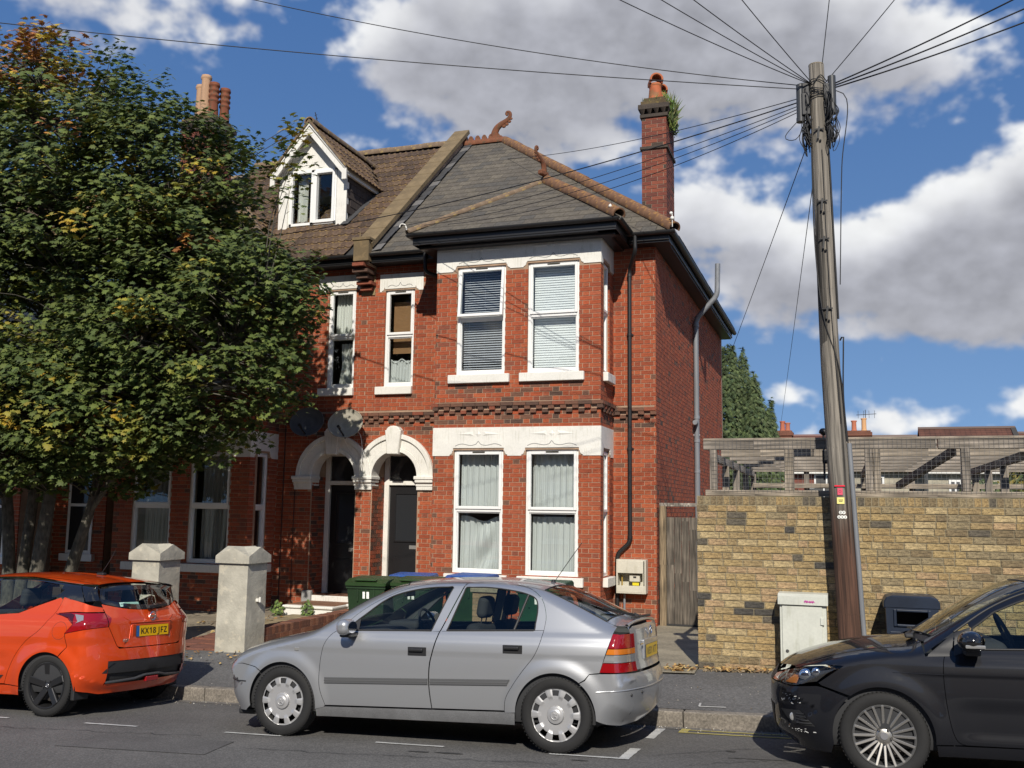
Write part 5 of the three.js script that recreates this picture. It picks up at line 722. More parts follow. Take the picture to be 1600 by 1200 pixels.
function wheelAt(car, x, y, z, R, rim, w, kind) { // hub on the outer side (+z or -z)
  const s = Math.sign(z), t = P('wheel', [tyre(R, rim, w), ...treads(R, w)], M.tyre, car); t.position.set(x, y, z - s * w / 2); if (s < 0) t.rotation.y = Math.PI;
  const o = w / 2 - 0.012, barrel = lathe([[rim - 0.004, -w * 0.4], [rim - 0.02, -w * 0.3], [rim - 0.025, w * 0.1], [rim - 0.006, w * 0.40], [rim + 0.006, w * 0.44], [rim + 0.004, w * 0.46], [rim - 0.012, w * 0.44]], 48).rotateX(Math.PI / 2);
  P('brake_disc', [new THREE.CylinderGeometry(rim * 0.72, rim * 0.72, 0.02, 32).rotateX(Math.PI / 2).translate(0, 0, -0.01), new THREE.CylinderGeometry(rim - 0.03, rim - 0.03, 0.01, 32).rotateX(Math.PI / 2).translate(0, 0, -0.07)], kind === 'cover' ? M.well : rough({ color: lin(0.10, 0.09, 0.085), metalness: 0.7, roughness: 0.5 }), t);
  if (kind === 'cover') { // plastic trim: dished disc with ten slots round its edge
    const m = rough({ color: lin(0.46, 0.46, 0.465), roughness: 0.40, metalness: 0.5 }), v = [], NA = 120, rr = [0, 0.18, 0.34, 0.36, 0.55, 0.68, 0.72, 0.78, 0.86, 0.93, 0.955, 1.0], slot = (a, r) => { const d = Math.abs(((a + 3600) % 36) - 18); return d < 9.1 && r > 0.715 && r < 0.935; }, zz = (r, a) => { const d = Math.abs(((a + 3600) % 36) - 18), land = sstep(9, 12, d) * sstep(0.66, 0.72, r) * 0.006; return o - 0.014 + 0.014 * Math.sin(Math.min(r, 1) * 2.55) + land - (r > 0.97 ? 0.008 : 0) - (r < 0.35 ? 0.005 : 0); };
    for (let i = 0; i < NA; i++) for (let k = 0; k + 1 < rr.length; k++) { const a0 = i * 3, a1 = i * 3 + 3, r0 = rr[k], r1 = rr[k + 1]; if (slot((a0 + a1) / 2, (r0 + r1) / 2)) continue; const q = (a, r) => [Math.cos(a * Math.PI / 180) * r * rim, Math.sin(a * Math.PI / 180) * r * rim, zz(r, a)]; v.push(q(a0, r0), q(a0, r1), q(a1, r1), q(a0, r0), q(a1, r1), q(a1, r0)); }
    const gw = tri(v), pw = gw.attributes.position, nw = gw.attributes.normal; for (let i = 0; i < pw.count; i++) { const x = pw.getX(i), y = pw.getY(i), r = Math.hypot(x, y) / rim, a = Math.atan2(y, x) * 180 / Math.PI, dz = (zz(Math.min(r + 0.01, 0.965), a) - zz(Math.max(0.36, r - 0.01), a)) / (0.02 * rim), da = (zz(r, a + 1) - zz(r, a - 1)) / (2 * Math.PI / 180 * Math.max(r, 0.1) * rim), l = Math.max(r * rim, 1e-4), n = V3(-dz * x / l + da * y / l, -dz * y / l - da * x / l, 1).normalize(); nw.setXYZ(i, n.x, n.y, n.z); }
    P('wheel_cover', gw, m, t);
    P('hub_cap', [lathe([[0.0, 0.022], [0.03, 0.021], [0.044, 0.016], [0.05, 0.01], [0.066, 0.012], [0.07, 0.006], [0.071, 0]], 32).rotateX(Math.PI / 2).translate(0, 0, o + 0.004), new THREE.TorusGeometry(0.034, 0.0035, 6, 28).translate(0, 0, o + 0.024), uvM(new THREE.BoxGeometry(0.012, 0.045, 0.006)).rotateZ(0.5).translate(-0.004, 0, o + 0.026), uvM(new THREE.BoxGeometry(0.03, 0.010, 0.006)).translate(0.006, 0.008, o + 0.026), uvM(new THREE.BoxGeometry(0.028, 0.009, 0.006)).rotateZ(-0.4).translate(0.004, -0.014, o + 0.026)], m, t);
  } else {
    const dark = kind === 'five', m = dark ? rough({ color: lin(0.035, 0.035, 0.037), metalness: 0.6, roughness: 0.38 }) : rough({ color: lin(0.40, 0.385, 0.36), metalness: 0.8, roughness: 0.36 }), inner = dark ? m : rough({ color: lin(0.10, 0.10, 0.10), metalness: 0.6, roughness: 0.45 });
    P('rim', [barrel], inner, t); const n = dark ? 5 : 20, sp = [];
    for (let i = 0; i < n; i++) { const a = i / n * 6.2832 + (dark ? 1.62 : 0); const r0 = dark ? 0.03 : 0.062, r1 = rim - 0.004; const wa = dark ? 0.027 : 0.0062, wb = dark ? 0.019 : 0.0055; const g = extrude([[r0, -wa], [r1, -wb * (dark ? 1.5 : 1.25)], [r1, wb * (dark ? 1.5 : 1.25)], [r0, wa]], 0.020, { bevel: dark ? 0.007 : 0.003 }), p = g.attributes.position; for (let k = 0; k < p.count; k++) p.setZ(k, p.getZ(k) + o - 0.030 - 0.02 * Math.cos((p.getX(k) - r0) / (r1 - r0) * 2.2)); g.computeVertexNormals(); const mm = P('spoke', g, m, t); mm.rotation.z = a; }
    P('hub', [lathe([[0, 0.0], [0.035, -0.002], [0.062, -0.014], [0.068, -0.03]], 28).rotateX(Math.PI / 2).translate(0, 0, o - 0.02), new THREE.TorusGeometry(rim - 0.004, 0.006, 8, 60).translate(0, 0, o - 0.012)], m, t);
    P('hub_badge', dark ? [new THREE.TorusGeometry(0.017, 0.003, 6, 24).translate(0, 0, o - 0.017), uvM(new THREE.BoxGeometry(0.034, 0.007, 0.004)).translate(0, 0, o - 0.017)] : [new THREE.CylinderGeometry(0.027, 0.027, 0.006, 24).rotateX(Math.PI / 2).translate(0, 0, o - 0.017)], rough({ color: lin(0.5, 0.5, 0.52), metalness: 0.8, roughness: 0.3 }), t);
    for (let i = 0; i < 5; i++) { const a = i / 5 * 6.2832 + 0.95; P('wheel_nut', new THREE.CylinderGeometry(0.010, 0.010, 0.02, 6).rotateX(Math.PI / 2).translate(Math.cos(a) * 0.052, Math.sin(a) * 0.052, o - 0.022), dark ? M.trim : rough({ color: lin(0.06, 0.055, 0.05), roughness: 0.6 }), t); }
  }
  return t;
}
function placeCar(car, contact, half, axle = 0, yaw = 0) { // near front tyre's foot stands at contact; the road's slope and camber tilt the car
  const s = Math.atan(0.0298), r = Math.atan(0.058), U = V3(Math.cos(s) * Math.cos(yaw), Math.sin(s), -Math.sin(yaw) * Math.cos(s)).normalize(), N0 = U.clone().cross(V3(0, 1, 0)).normalize(), V0 = N0.clone().cross(U), Vv = V0.clone().multiplyScalar(Math.cos(r)).addScaledVector(N0, -Math.sin(r)), N = N0.clone().multiplyScalar(Math.cos(r)).addScaledVector(V0, Math.sin(r));
  car.quaternion.setFromRotationMatrix(new THREE.Matrix4().makeBasis(U, Vv, N)); car.position.set(...contact).addScaledVector(N, -half).addScaledVector(U, -axle);
}
function well(car, x, y, R, w0, w1) { const g = []; for (const s of [-1, 1]) { g.push(new THREE.CylinderGeometry(R + 0.015, R + 0.015, w0 - w1, 36, 1, true, Math.PI / 2 - 0.1, Math.PI + 0.2).rotateX(Math.PI / 2).translate(x, y, s * (w0 + w1) / 2), new THREE.CircleGeometry(R + 0.015, 30, -0.1, Math.PI + 0.2).translate(x, y, s * w1)); } return g; }
function seats(car, x, y, n, w = 0.50, head = true) { for (const z of n) { const s = P('seat', [rbox(-0.28, 0.26, 0, 0.16, -w / 2, w / 2, 0.06, 3)], M.seat, car); s.position.set(x, y, z); const b = P('backrest', rbox(-0.07, 0.07, 0, 0.62, -w / 2, w / 2, 0.06, 3), M.seat, s); b.position.set(0.22, 0.1, 0); b.rotation.z = -0.30; if (head) { const h = P('headrest', [rbox(-0.05, 0.05, 0.02, 0.22, -0.13, 0.13, 0.05, 3), cyl(0.006, 0.006, 0.08, 0, -0.04, -0.06, 6), cyl(0.006, 0.006, 0.08, 0, -0.04, 0.06, 6)], M.cabin, s); h.position.set(0.41, 0.72, 0); h.rotation.z = -0.16; } } }
function plateTex(text, w, h, bg, fg, band) { const c = document.createElement('canvas'); c.width = w; c.height = h; const x = c.getContext('2d'); x.fillStyle = bg; x.fillRect(0, 0, w, h); if (band) { x.fillStyle = '#1d5fa8'; x.fillRect(0, 0, w * 0.085, h); } x.fillStyle = fg; x.font = 'bold ' + Math.round(h * 0.80) + 'px sans-serif'; x.textAlign = 'center'; x.textBaseline = 'middle'; x.save(); x.translate(w * (band ? 0.54 : 0.5), h * 0.53); const m = x.measureText(text).width || 1; x.scale(w * 0.84 / m, 1); x.fillText(text, 0, 0); x.restore(); const t = new THREE.CanvasTexture(c); t.colorSpace = THREE.SRGBColorSpace; return t; }

// ---- silver hatchback
function tab(t) { return (x) => { if (x <= t[0][0]) return t[0][1]; for (let i = 0; i + 1 < t.length; i++) if (x <= t[i + 1][0]) return lerp(t[i][1], t[i + 1][1], (x - t[i][0]) / (t[i + 1][0] - t[i][0])); return t[t.length - 1][1]; }; }
const ring = (cx, cy, R, h) => (x, y) => { const r = Math.hypot(x - cx, y - cy); return h * sstep(R + 0.15, R + 0.015, r) * sstep(cy - 0.3, cy - 0.05, y); };
function sides(car, name, geo, mat, parent) { const a = P(name, geo, mat, parent || car), b = P(name, Array.isArray(geo) ? geo.map(mirrorZ) : mirrorZ(geo), mat, parent || car); return [a, b]; }
{
  const car = thing('silver_hatchback', 'silver five-door hatchback parked in front of the bay-windowed house', 'car', [0, 0, 0], 0, 'cars parked along the kerb');
  const bump = (x, y) => ring(0, 0.30, 0.352, 0.020)(x, y) + ring(2.603, 0.30, 0.345, 0.020)(x, y) + 0.006 * sstep(0.75, 0.80, y) * sstep(0.92, 0.86, y);
  const B = new Body({ profile: [[-0.70, 0.17, 0.34], [-0.79, 0.30, 0.42], [-0.815, 0.45, 0.44], [-0.79, 0.60, 0.40], [-0.73, 0.69, 0.30], [-0.60, 0.765, 0.19], [-0.40, 0.825, 0.14], [-0.1, 0.892, 0.12], [0.13, 0.940, 0.11], [0.24, 0.985, 0.12], [0.34, 1.055, 0.14], [0.55, 1.185, 0.15], [0.80, 1.31, 0.14], [1.02, 1.383, 0.115], [1.35, 1.418, 0.10], [1.8, 1.425, 0.10], [2.15, 1.408, 0.10], [2.42, 1.365, 0.12], [2.62, 1.295, 0.14], [2.95, 1.145, 0.15], [3.08, 1.08, 0.13], [3.20, 1.055, 0.09], [3.235, 1.01, 0.12], [3.248, 0.90, 0.16], [3.258, 0.72, 0.18], [3.275, 0.66, 0.2], [3.305, 0.60, 0.24], [3.31, 0.45, 0.26], [3.27, 0.30, 0.26], [3.18, 0.21, 0.25]], prof: [[0.12, 0.76], [0.22, 0.80], [0.3, 0.822], [0.45, 0.842], [0.6, 0.850], [0.75, 0.846], [0.86, 0.832], [0.93, 0.808], [0.97, 0.780], [1.05, 0.742], [1.2, 0.676], [1.34, 0.606], [1.45, 0.54]], plan: [[-0.83, 0.90], [-0.4, 0.96], [0, 0.985], [0.5, 1], [2.4, 1], [2.8, 0.985], [3.3, 0.93]], bump });
  const paint = phys({ color: lin(0.40, 0.41, 0.425), metalness: 0.6, roughness: 0.36, clearcoat: 0.9, clearcoatRoughness: 0.08 }), sillMat = phys({ color: lin(0.33, 0.335, 0.345), metalness: 0.4, roughness: 0.5, map: T.grain });
  const zs = tab([[-0.6, 0.58], [0.3, 0.60], [0.42, 0.60], [1.12, 0.52], [2.40, 0.52], [3.05, 0.60], [3.25, 0.62]]), G = 0.0022;
  const topEdge = (x0, x1, n = 24) => [...Array(n + 1).keys()].map((i) => { const x = lerp(x0, x1, i / n); return [x, B.yAt(x, zs(x))]; });
  const frontEdge = (y0, y1, z = 0.58, n = 10) => [...Array(n + 1).keys()].map((i) => { const y = lerp(y0, y1, i / n); return [B.xAt(z, y, false), y]; });
  const rearEdge = (y0, y1, z = 0.60, n = 10) => [...Array(n + 1).keys()].map((i) => { const y = lerp(y0, y1, i / n); return [B.xAt(z, y, true), y]; });
  const sp = (poly, o = {}) => B.panel('z', poly, { gap: G, step: 0.02, ...o });
  // side panels
  const fDoorFront = spline([[0.445, 0.29], [0.392, 0.45], [0.386, 0.63], [0.412, 0.80], [0.47, 0.90], [0.53, 0.945]], 4), bCut = spline([[1.535, 0.957], [1.495, 0.80], [1.468, 0.69], [1.464, 0.5], [1.487, 0.309]], 4);
  const belt = (x) => 0.942 + (x - 0.53) * 0.0225, rDoorRear = spline([[2.49, 0.985], [2.47, 0.88], [2.426, 0.78], [2.33, 0.66], [2.235, 0.53], [2.17, 0.42], [2.158, 0.322]], 4);
  const fwin = [[0.60, 0.946], ...spline([[0.72, 1.047], [0.98, 1.238], [1.2, 1.306], [1.385, 1.333], [1.59, 1.34]], 4), [1.452, 0.964]], rwin = [[1.602, 0.967], ...spline([[1.714, 1.337], [1.907, 1.339], [2.098, 1.322], [2.287, 1.287], [2.386, 1.242], [2.412, 1.17], [2.405, 0.985]], 4)];
  const cut = spline([[0.53, 0.945], [0.75, 1.133], [1.0, 1.268], [1.25, 1.347], [1.45, 1.366], [1.70, 1.373]], 4), cutR = spline([[1.708, 1.373], [2.0, 1.373], [2.2, 1.353], [2.33, 1.318], [2.44, 1.24], [2.495, 1.10], [2.49, 0.985]], 4);
  sides(car, 'front_wing', sp([...arc(-0.005, 0.30, 0.352, 131, -8, 26), [0.43, 0.272], ...fDoorFront, ...topEdge(0.50, -0.53), [-0.535, 0.69], [-0.58, 0.612], [-0.45, 0.625], [-0.30, 0.60]]), paint);
  const dF = sides(car, 'front_door', [sp([...fDoorFront, [1.0, belt(1.0)], ...bCut]), sp([...cut, [1.535, 0.957], [1.455, 0.9535], ...fwin.slice().reverse().slice(1, -1), [0.60, 0.9445]], { gap: 0.0012 })], paint);
  const dR = sides(car, 'rear_door', [sp([[1.54, 0.957], [2.0, 0.970], ...rDoorRear, [1.494, 0.310], ...bCut.slice().reverse().map((p) => [p[0] + 0.006, p[1]])]), sp([[1.544, 0.958], ...cutR, [2.41, 0.9835], ...rwin.slice().reverse().slice(1, -1), [1.598, 0.960]], { gap: 0.0012 })], paint);
  sides(car, 'rear_quarter', sp([[2.165, 0.305], ...rDoorRear.slice().reverse(), ...cutR.slice().reverse(), ...cut.slice().reverse().slice(1), [0.505, 0.95], ...topEdge(0.51, 3.06, 60), [3.10, 1.02], [3.075, 0.925], [2.985, 0.655], [2.90, 0.645], [2.862, 0.60], ...arc(2.603, 0.30, 0.345, 52, 178, 26)]), paint);
  sides(car, 'sill', [sp([[0.347, 0.276], [2.158, 0.312], [2.255, 0.308], [2.245, 0.205], [0.345, 0.185]], { off: -0.004 })], sillMat);
  const fb1 = frontEdge(0.19, 0.615), fbS = sp([...fb1, [-0.45, 0.621], [-0.30, 0.596], ...arc(-0.005, 0.30, 0.352, 132, 188, 12), [-0.42, 0.20]], { gap: 0 });
  const mid = []; const hoodF = (z) => -0.665 + 0.34 * z * z; const zz = [...Array(13).keys()].map((i) => -0.58 + 1.16 * i / 12);
  const bumperF = P('front_bumper', [fbS, mirrorZ(fbS), B.panel('front', [[-0.58, 0.19], [0.58, 0.19], [0.58, 0.615], [-0.58, 0.615]], {})], paint, car);
  P('bumper_lip', [rbox(-0.60, -0.42, 0.14, 0.20, -0.62, 0.62, 0.02, 2)], M.trim, car);
  P('bumper_trim', [B.line('z', [[B.xAt(0.58, 0.47, false) + 0.003, 0.47], [-0.40, 0.465]], 0.006, { side: 1 }), mirrorZ(B.line('z', [[B.xAt(0.58, 0.47, false) + 0.003, 0.47], [-0.40, 0.465]], 0.006))], M.trim, bumperF);
  P('grille', [B.panel('front', [[-0.30, 0.62], [0.30, 0.62], ...zz.filter((z) => Math.abs(z) < 0.3).reverse().map((z) => [z, B.yAt(hoodF(z), z) - 0.004])], {})], M.trim, car);
  const lampF = (s) => [B.panel('front', [[s * 0.31, 0.62], [s * 0.58, 0.62], [s * 0.58, B.yAt(hoodF(0.58), 0.58) - 0.004], [s * 0.45, B.yAt(hoodF(0.45), 0.45) - 0.004], [s * 0.31, B.yAt(hoodF(0.31), 0.31) - 0.004]])];
  const lampS = sp([...frontEdge(0.62, 0.715, 0.58, 6), [-0.54, 0.722], [-0.54, 0.69], [-0.585, 0.62]], { gap: 0.002 }), headMat = phys({ color: lin(0.30, 0.32, 0.34), metalness: 0.6, roughness: 0.12, clearcoat: 1 });
  P('headlight', [lampS, ...lampF(1)], headMat, car); P('headlight', [mirrorZ(lampS), ...lampF(-1)], headMat, car);
  const zq = (a, b, f) => { const r = []; for (let i = 0; i <= 12; i++) { const z = lerp(-a, a, i / 12); r.push([f(z), z]); } for (let i = 12; i >= 0; i--) { const z = lerp(-b, b, i / 12); r.push(null); } return r; };
  const strip = (f0, f1, zm0, zm1) => [...[...Array(17).keys()].map((i) => { const z = lerp(-zm0, zm0, i / 16); return [f0(z), z]; }), ...[...Array(17).keys()].map((i) => { const z = lerp(zm1, -zm1, i / 16); return [f1(z), z]; })];
  const cowl = (z) => 0.20 + 0.30 * z * z, scrB = (z) => 0.265 + 0.40 * z * z, scrT = (z) => 1.01 + 0.34 * z * z, rsT = (z) => 2.455 - 0.10 * z * z, rsB = (z) => 3.03 - 0.10 * z * z;
  const edge = (f0, f1) => { const pts = []; const n = 16; const z0 = (f) => { let z = 0.55; for (let i = 0; i < 12; i++) z = zs(f(z)); return z; }; const a = z0(f0), b = z0(f1); for (let i = 0; i <= n; i++) { const z = lerp(-a, a, i / n); pts.push([f0(z), z]); } for (let i = 1; i < n; i++) { const t = i / n, x = lerp(f0(a), f1(b), t); pts.push([x, zs(x)]); } for (let i = 0; i <= n; i++) { const z = lerp(b, -b, i / n); pts.push([f1(z), z]); } for (let i = 1; i < n; i++) { const t = 1 - i / n, x = lerp(f0(a), f1(b), t); pts.push([x, -zs(x)]); } return pts; };
  P('bonnet', B.panel('y', edge(hoodF, cowl), { gap: 0.0018 }), paint, car);
  P('scuttle', B.panel('y', edge((z) => cowl(z) + 0.004, (z) => scrB(z) - 0.004), { off: -0.008 }), M.trim, car);
  P('windscreen', B.panel('y', edge(scrB, scrT), { gap: 0.004 }), M.carGlass, car);
  P('roof', B.panel('y', edge((z) => scrT(z) + 0.002, (z) => rsT(z) - 0.002)), paint, car);
  P('rear_window', B.panel('y', edge(rsT, rsB), { gap: 0.004 }), M.carGlass, car);
  P('screen_seal', [B.line('y', edge(rsT, rsB), 0.007, { closed: true }), B.line('y', edge(scrB, scrT), 0.006, { closed: true })], M.rubber, car);
  const hatch = P('tailgate', [B.panel('y', edge((z) => rsB(z) + 0.003, () => 3.19)), B.panel('rear', [[-0.60, 0.665], [0.60, 0.665], [0.60, 1.0], [0.52, 1.025], [0.0, 1.035], [-0.52, 1.025], [-0.60, 1.0]], { gap: 0.002 })], paint, car);
  P('spoiler_lip', [B.line('y', [...Array(21).keys()].map((i) => { const z = lerp(-0.6, 0.6, i / 20); return [3.19 - 0.05 * z * z, z]; }), 0.016)], paint, hatch);
  const rb = sp([...rearEdge(0.22, 0.645, 0.60), [3.15, 0.652], [2.985, 0.648], [2.90, 0.64], [2.866, 0.592], ...arc(2.603, 0.30, 0.345, 51, -4, 14), [3.02, 0.245]], { gap: 0 });
  const bumperR = P('rear_bumper', [rb, mirrorZ(rb), B.panel('rear', [[-0.60, 0.22], [0.60, 0.22], [0.60, 0.645], [-0.60, 0.645]])], paint, car);
  P('bumper_step', [B.line('rear', [[-0.6, 0.52], [0.6, 0.52]], 0.006, { off: 0.001 }), B.line('z', [[2.955, 0.505], [B.xAt(0.6, 0.52, true), 0.52]], 0.006, { off: 0.001 })], paint, bumperR);
  P('parking_sensor', [[3.215, 0.475], [3.27, 0.485]].map(([x, y]) => { const q = B.at('z', x, y, 1); return new THREE.SphereGeometry(0.012, 10, 8).translate(q[0], q[1], q[2]); }), M.trim, bumperR);
  // tail lights: clusters that wrap the corner
  const tl = (y0, y1) => { const lx = (y) => lerp(2.985, 3.085, clamp((y - 0.66) / 0.27)), rz = 0.50, g = [sp([[lx(y0), y0], ...rearEdge(y0, y1, 0.60, 4), [lx(y1), y1]], { gap: 0.001, off: 0.004 }), B.panel('rear', [[rz + 0.02, y0], [0.60, y0], [0.60, y1], [rz + 0.02, y1]], { off: 0.004 })]; return g; };
  for (const [y0, y1, m] of [[0.660, 0.735, M.redLens], [0.738, 0.800, M.clearLens], [0.803, 0.848, M.amberLens], [0.851, 0.965, M.redLens]]) { const g = tl(y0, y1); P('tail_light', g, m, car); P('tail_light', g.map(mirrorZ), m, car); }
  const np = P('number_plate', uvM(new THREE.BoxGeometry(0.012, 0.11, 0.52)), [0, 1, 2, 3, 4, 5].map((i) => i === 0 ? rough({ map: plateTex('WE01 KTT', 512, 110, '#d8b01e', '#15130c', false), roughness: 0.4 }) : M.trim), hatch); { const u = np.geometry.attributes.uv; np.geometry.setAttribute('uv', new THREE.BoxGeometry(0.012, 0.11, 0.52).toNonIndexed().attributes.uv); } np.position.set(3.262, 0.80, 0); np.geometry.clearGroups(); for (let i = 0; i < 6; i++) np.geometry.addGroup(i * 6, 6, i);
  P('plate_surround', [rbox(3.235, 3.262, 0.735, 0.90, -0.30, 0.30, 0.008)], paint, hatch); P('boot_badge', [new THREE.TorusGeometry(0.038, 0.006, 6, 28).rotateY(Math.PI / 2).translate(3.262, 0.97, 0), rbox(3.255, 3.262, 0.865, 0.88, 0.34, 0.47, 0.002)], M.chrome, hatch);
  const wb = P('rear_wiper', [bar([3.12, 1.085, -0.05], [2.93, 1.17, 0.42], 0.014, 0.02), bar([3.15, 1.075, -0.05], [3.10, 1.10, -0.05], 0.05, 0.03), bar([3.16, 1.085, 0.30], [3.19, 1.085, -0.30], 0.03, 0.018)], M.trim, car);
  // glazing, seals, mouldings, handles
  for (const [w, n] of [[fwin, 0], [rwin, 1]]) { sides(car, 'side_window', B.panel('z', inset(w, 0.006), { off: -0.005 }), M.carGlass); sides(car, 'window_seal', B.line('z', [...w, w[0]], 0.0065, { off: -0.002 }), M.rubber); }
  sides(car, 'window_trim', [B.panel('z', [[0.60, 0.947], [0.735, 1.055], [0.742, 0.949]], { off: 0 }), B.line('z', [[2.312, 1.28], [2.222, 0.985]], 0.012, { off: -0.003 })], M.trim);
  sides(car, 'belt_moulding', [B.line('z', [[0.60, 0.948], [1.45, 0.962]], 0.009, { off: 0.001 }), B.line('z', [[1.60, 0.966], [2.40, 0.984]], 0.009, { off: 0.001 })], M.trim);
  const rubM = rough({ color: lin(0.075, 0.077, 0.080), roughness: 0.6 });
  const rub = [sp([[0.44, 0.485], [1.455, 0.511], [1.455, 0.557], [0.44, 0.532]], { off: 0.009 }), sp([[1.478, 0.512], [2.185, 0.531], [2.215, 0.577], [1.478, 0.558]], { off: 0.009 })], rubE = [[0.44, 0.508, 1.455, 0.534], [1.478, 0.535, 2.19, 0.553]].map(([a, b, c, d]) => B.line('z', [[a, b], [c, d]], 0.013, { off: -0.001 }));
  sides(car, 'side_moulding', [...rub, ...rubE, ...[[0.44, 0.487, 1.455, 0.513], [0.44, 0.530, 1.455, 0.555], [1.478, 0.514, 2.187, 0.533], [1.478, 0.556, 2.21, 0.575]].map(([a, b, c, d]) => B.line('z', [[a, b], [c, d]], 0.0055, { off: 0.004 }))], rubM);
  for (const [x, y, d] of [[1.348, 0.786, dF], [2.232, 0.826, dR]]) for (const s of [0, 1]) { const sg = s ? -1 : 1, z = B.w(x, y); const hgl = P('handle', [rbox(x - 0.088, x + 0.088, y - 0.036, y + 0.036, 0, 0.006, 0.003), rbox(x - 0.075, x + 0.06, y - 0.002, y + 0.026, 0.004, 0.03, 0.010, 2)].map((g) => g.translate(0, 0, z - 0.001)).map((g) => s ? mirrorZ(g) : g), M.blackPlastic, d[s]); }
  sides(car, 'side_indicator', [rbox(0.115, 0.16, 0.757, 0.785, 0, 0.008, 0.003).translate(0, 0, B.w(0.14, 0.77))], M.clearLens);
  for (const s of [1, -1]) { const m = P('door_mirror', [new RoundedBoxGeometry(0.125, 0.135, 0.215, 5, 0.055)], paint, car); m.position.set(0.70, 0.985, s * 0.955); P('mirror_glass', new THREE.CircleGeometry(1, 24).rotateY(Math.PI / 2).scale(1, 0.05, 0.085).translate(0.0635, 0, 0), M.chrome, m); P('mirror_foot', [rbox(-0.06, 0.05, -0.09, -0.05, s > 0 ? -0.2 : -0.02, s > 0 ? 0.02 : 0.2, 0.015)], M.trim, m); }
  P('aerial', [tube([[2.36, 1.385, 0], [2.52, 1.60, 0], [2.63, 1.745, 0]], 0.0035, 10, 5), cyl(0.03, 0.012, 0.035, 2.35, 1.372, 0, 12)], M.wire, car);
  // cabin
  const inn = B.panel('z', [[-0.55, 0.20], [3.15, 0.22], [3.12, 0.86], [2.42, 0.975], [0.55, 0.93], [-0.5, 0.60]], { off: -0.045, step: 0.1 }); sides(car, 'inner_panel', inn, M.cabin);
  P('floor_pan', [box(-0.5, 2.9, 0.19, 0.25, -0.60, 0.60), box(0.0, 0.45, 0.25, 0.86, -0.72, 0.72), box(2.5, 3.02, 0.25, 0.90, -0.66, 0.66)], M.well, car);
  P('dashboard', [rbox(0.42, 0.86, 0.72, 0.95, -0.66, 0.66, 0.07, 3), rbox(0.55, 0.88, 0.9, 0.99, -0.62, -0.18, 0.04, 3)], M.cabin, car);
  P('steering_wheel', [new THREE.TorusGeometry(0.185, 0.015, 8, 32), rbox(-0.17, 0.17, -0.03, 0.03, -0.015, 0.015, 0.01), rbox(-0.05, 0.05, -0.06, 0.06, -0.02, 0.02, 0.02)].map((g) => g.rotateY(Math.PI / 2).rotateZ(0.4).translate(0.93, 0.93, -0.36)), M.cabin, car);
  seats(car, 1.38, 0.32, [-0.36, 0.36]); seats(car, 2.15, 0.33, [-0.42, 0.42], 0.62);
  P('interior_mirror', rbox(0.86, 0.89, 1.235, 1.295, -0.11, 0.11, 0.01), M.trim, car);
  P('headlining', B.panel('y', edge((z) => scrT(z) + 0.05, (z) => rsT(z) - 0.05), { off: -0.035, step: 0.1 }), rough({ color: lin(0.25, 0.25, 0.24) }), car);
  P('wheel_wells', [...well(car, 0, 0.30, 0.352, 0.80, 0.42), ...well(car, 2.603, 0.30, 0.345, 0.80, 0.42)], M.well, car);
  for (const x of [0, 2.606]) for (const z of [0.835, -0.835]) wheelAt(car, x, 0.307, z, 0.307, 0.215, 0.19, 'cover');
  placeCar(car, [-4.912, -0.077, -7.983], 0.83);
}

function kit(B, zs, zf, zr) {
  const seq = (n) => [...Array(n + 1).keys()];
  const k = { topEdge: (x0, x1, n = 24) => seq(n).map((i) => { const x = lerp(x0, x1, i / n); return [x, B.yAt(x, zs(x))]; }), frontEdge: (y0, y1, n = 10, z = zf) => seq(n).map((i) => { const y = lerp(y0, y1, i / n); return [B.xAt(z, y, false), y]; }), rearEdge: (y0, y1, n = 10, z = zr) => seq(n).map((i) => { const y = lerp(y0, y1, i / n); return [B.xAt(z, y, true), y]; }) };
  k.edge = (f0, f1) => { const p = [], n = 16, z0 = (f) => { let z = 0.55; for (let i = 0; i < 14; i++) z = zs(f(z)); return z; }, a = z0(f0), b = z0(f1); for (let i = 0; i <= n; i++) { const z = lerp(-a, a, i / n); p.push([f0(z), z]); } for (let i = 1; i < n; i++) { const x = lerp(f0(a), f1(b), i / n); p.push([x, zs(x)]); } for (let i = 0; i <= n; i++) { const z = lerp(b, -b, i / n); p.push([f1(z), z]); } for (let i = 1; i < n; i++) { const x = lerp(f0(a), f1(b), 1 - i / n); p.push([x, -zs(x)]); } return p; };
  k.sp = (poly, o = {}) => B.panel('z', poly, { gap: 0.0022, step: 0.02, ...o }); return k;
}
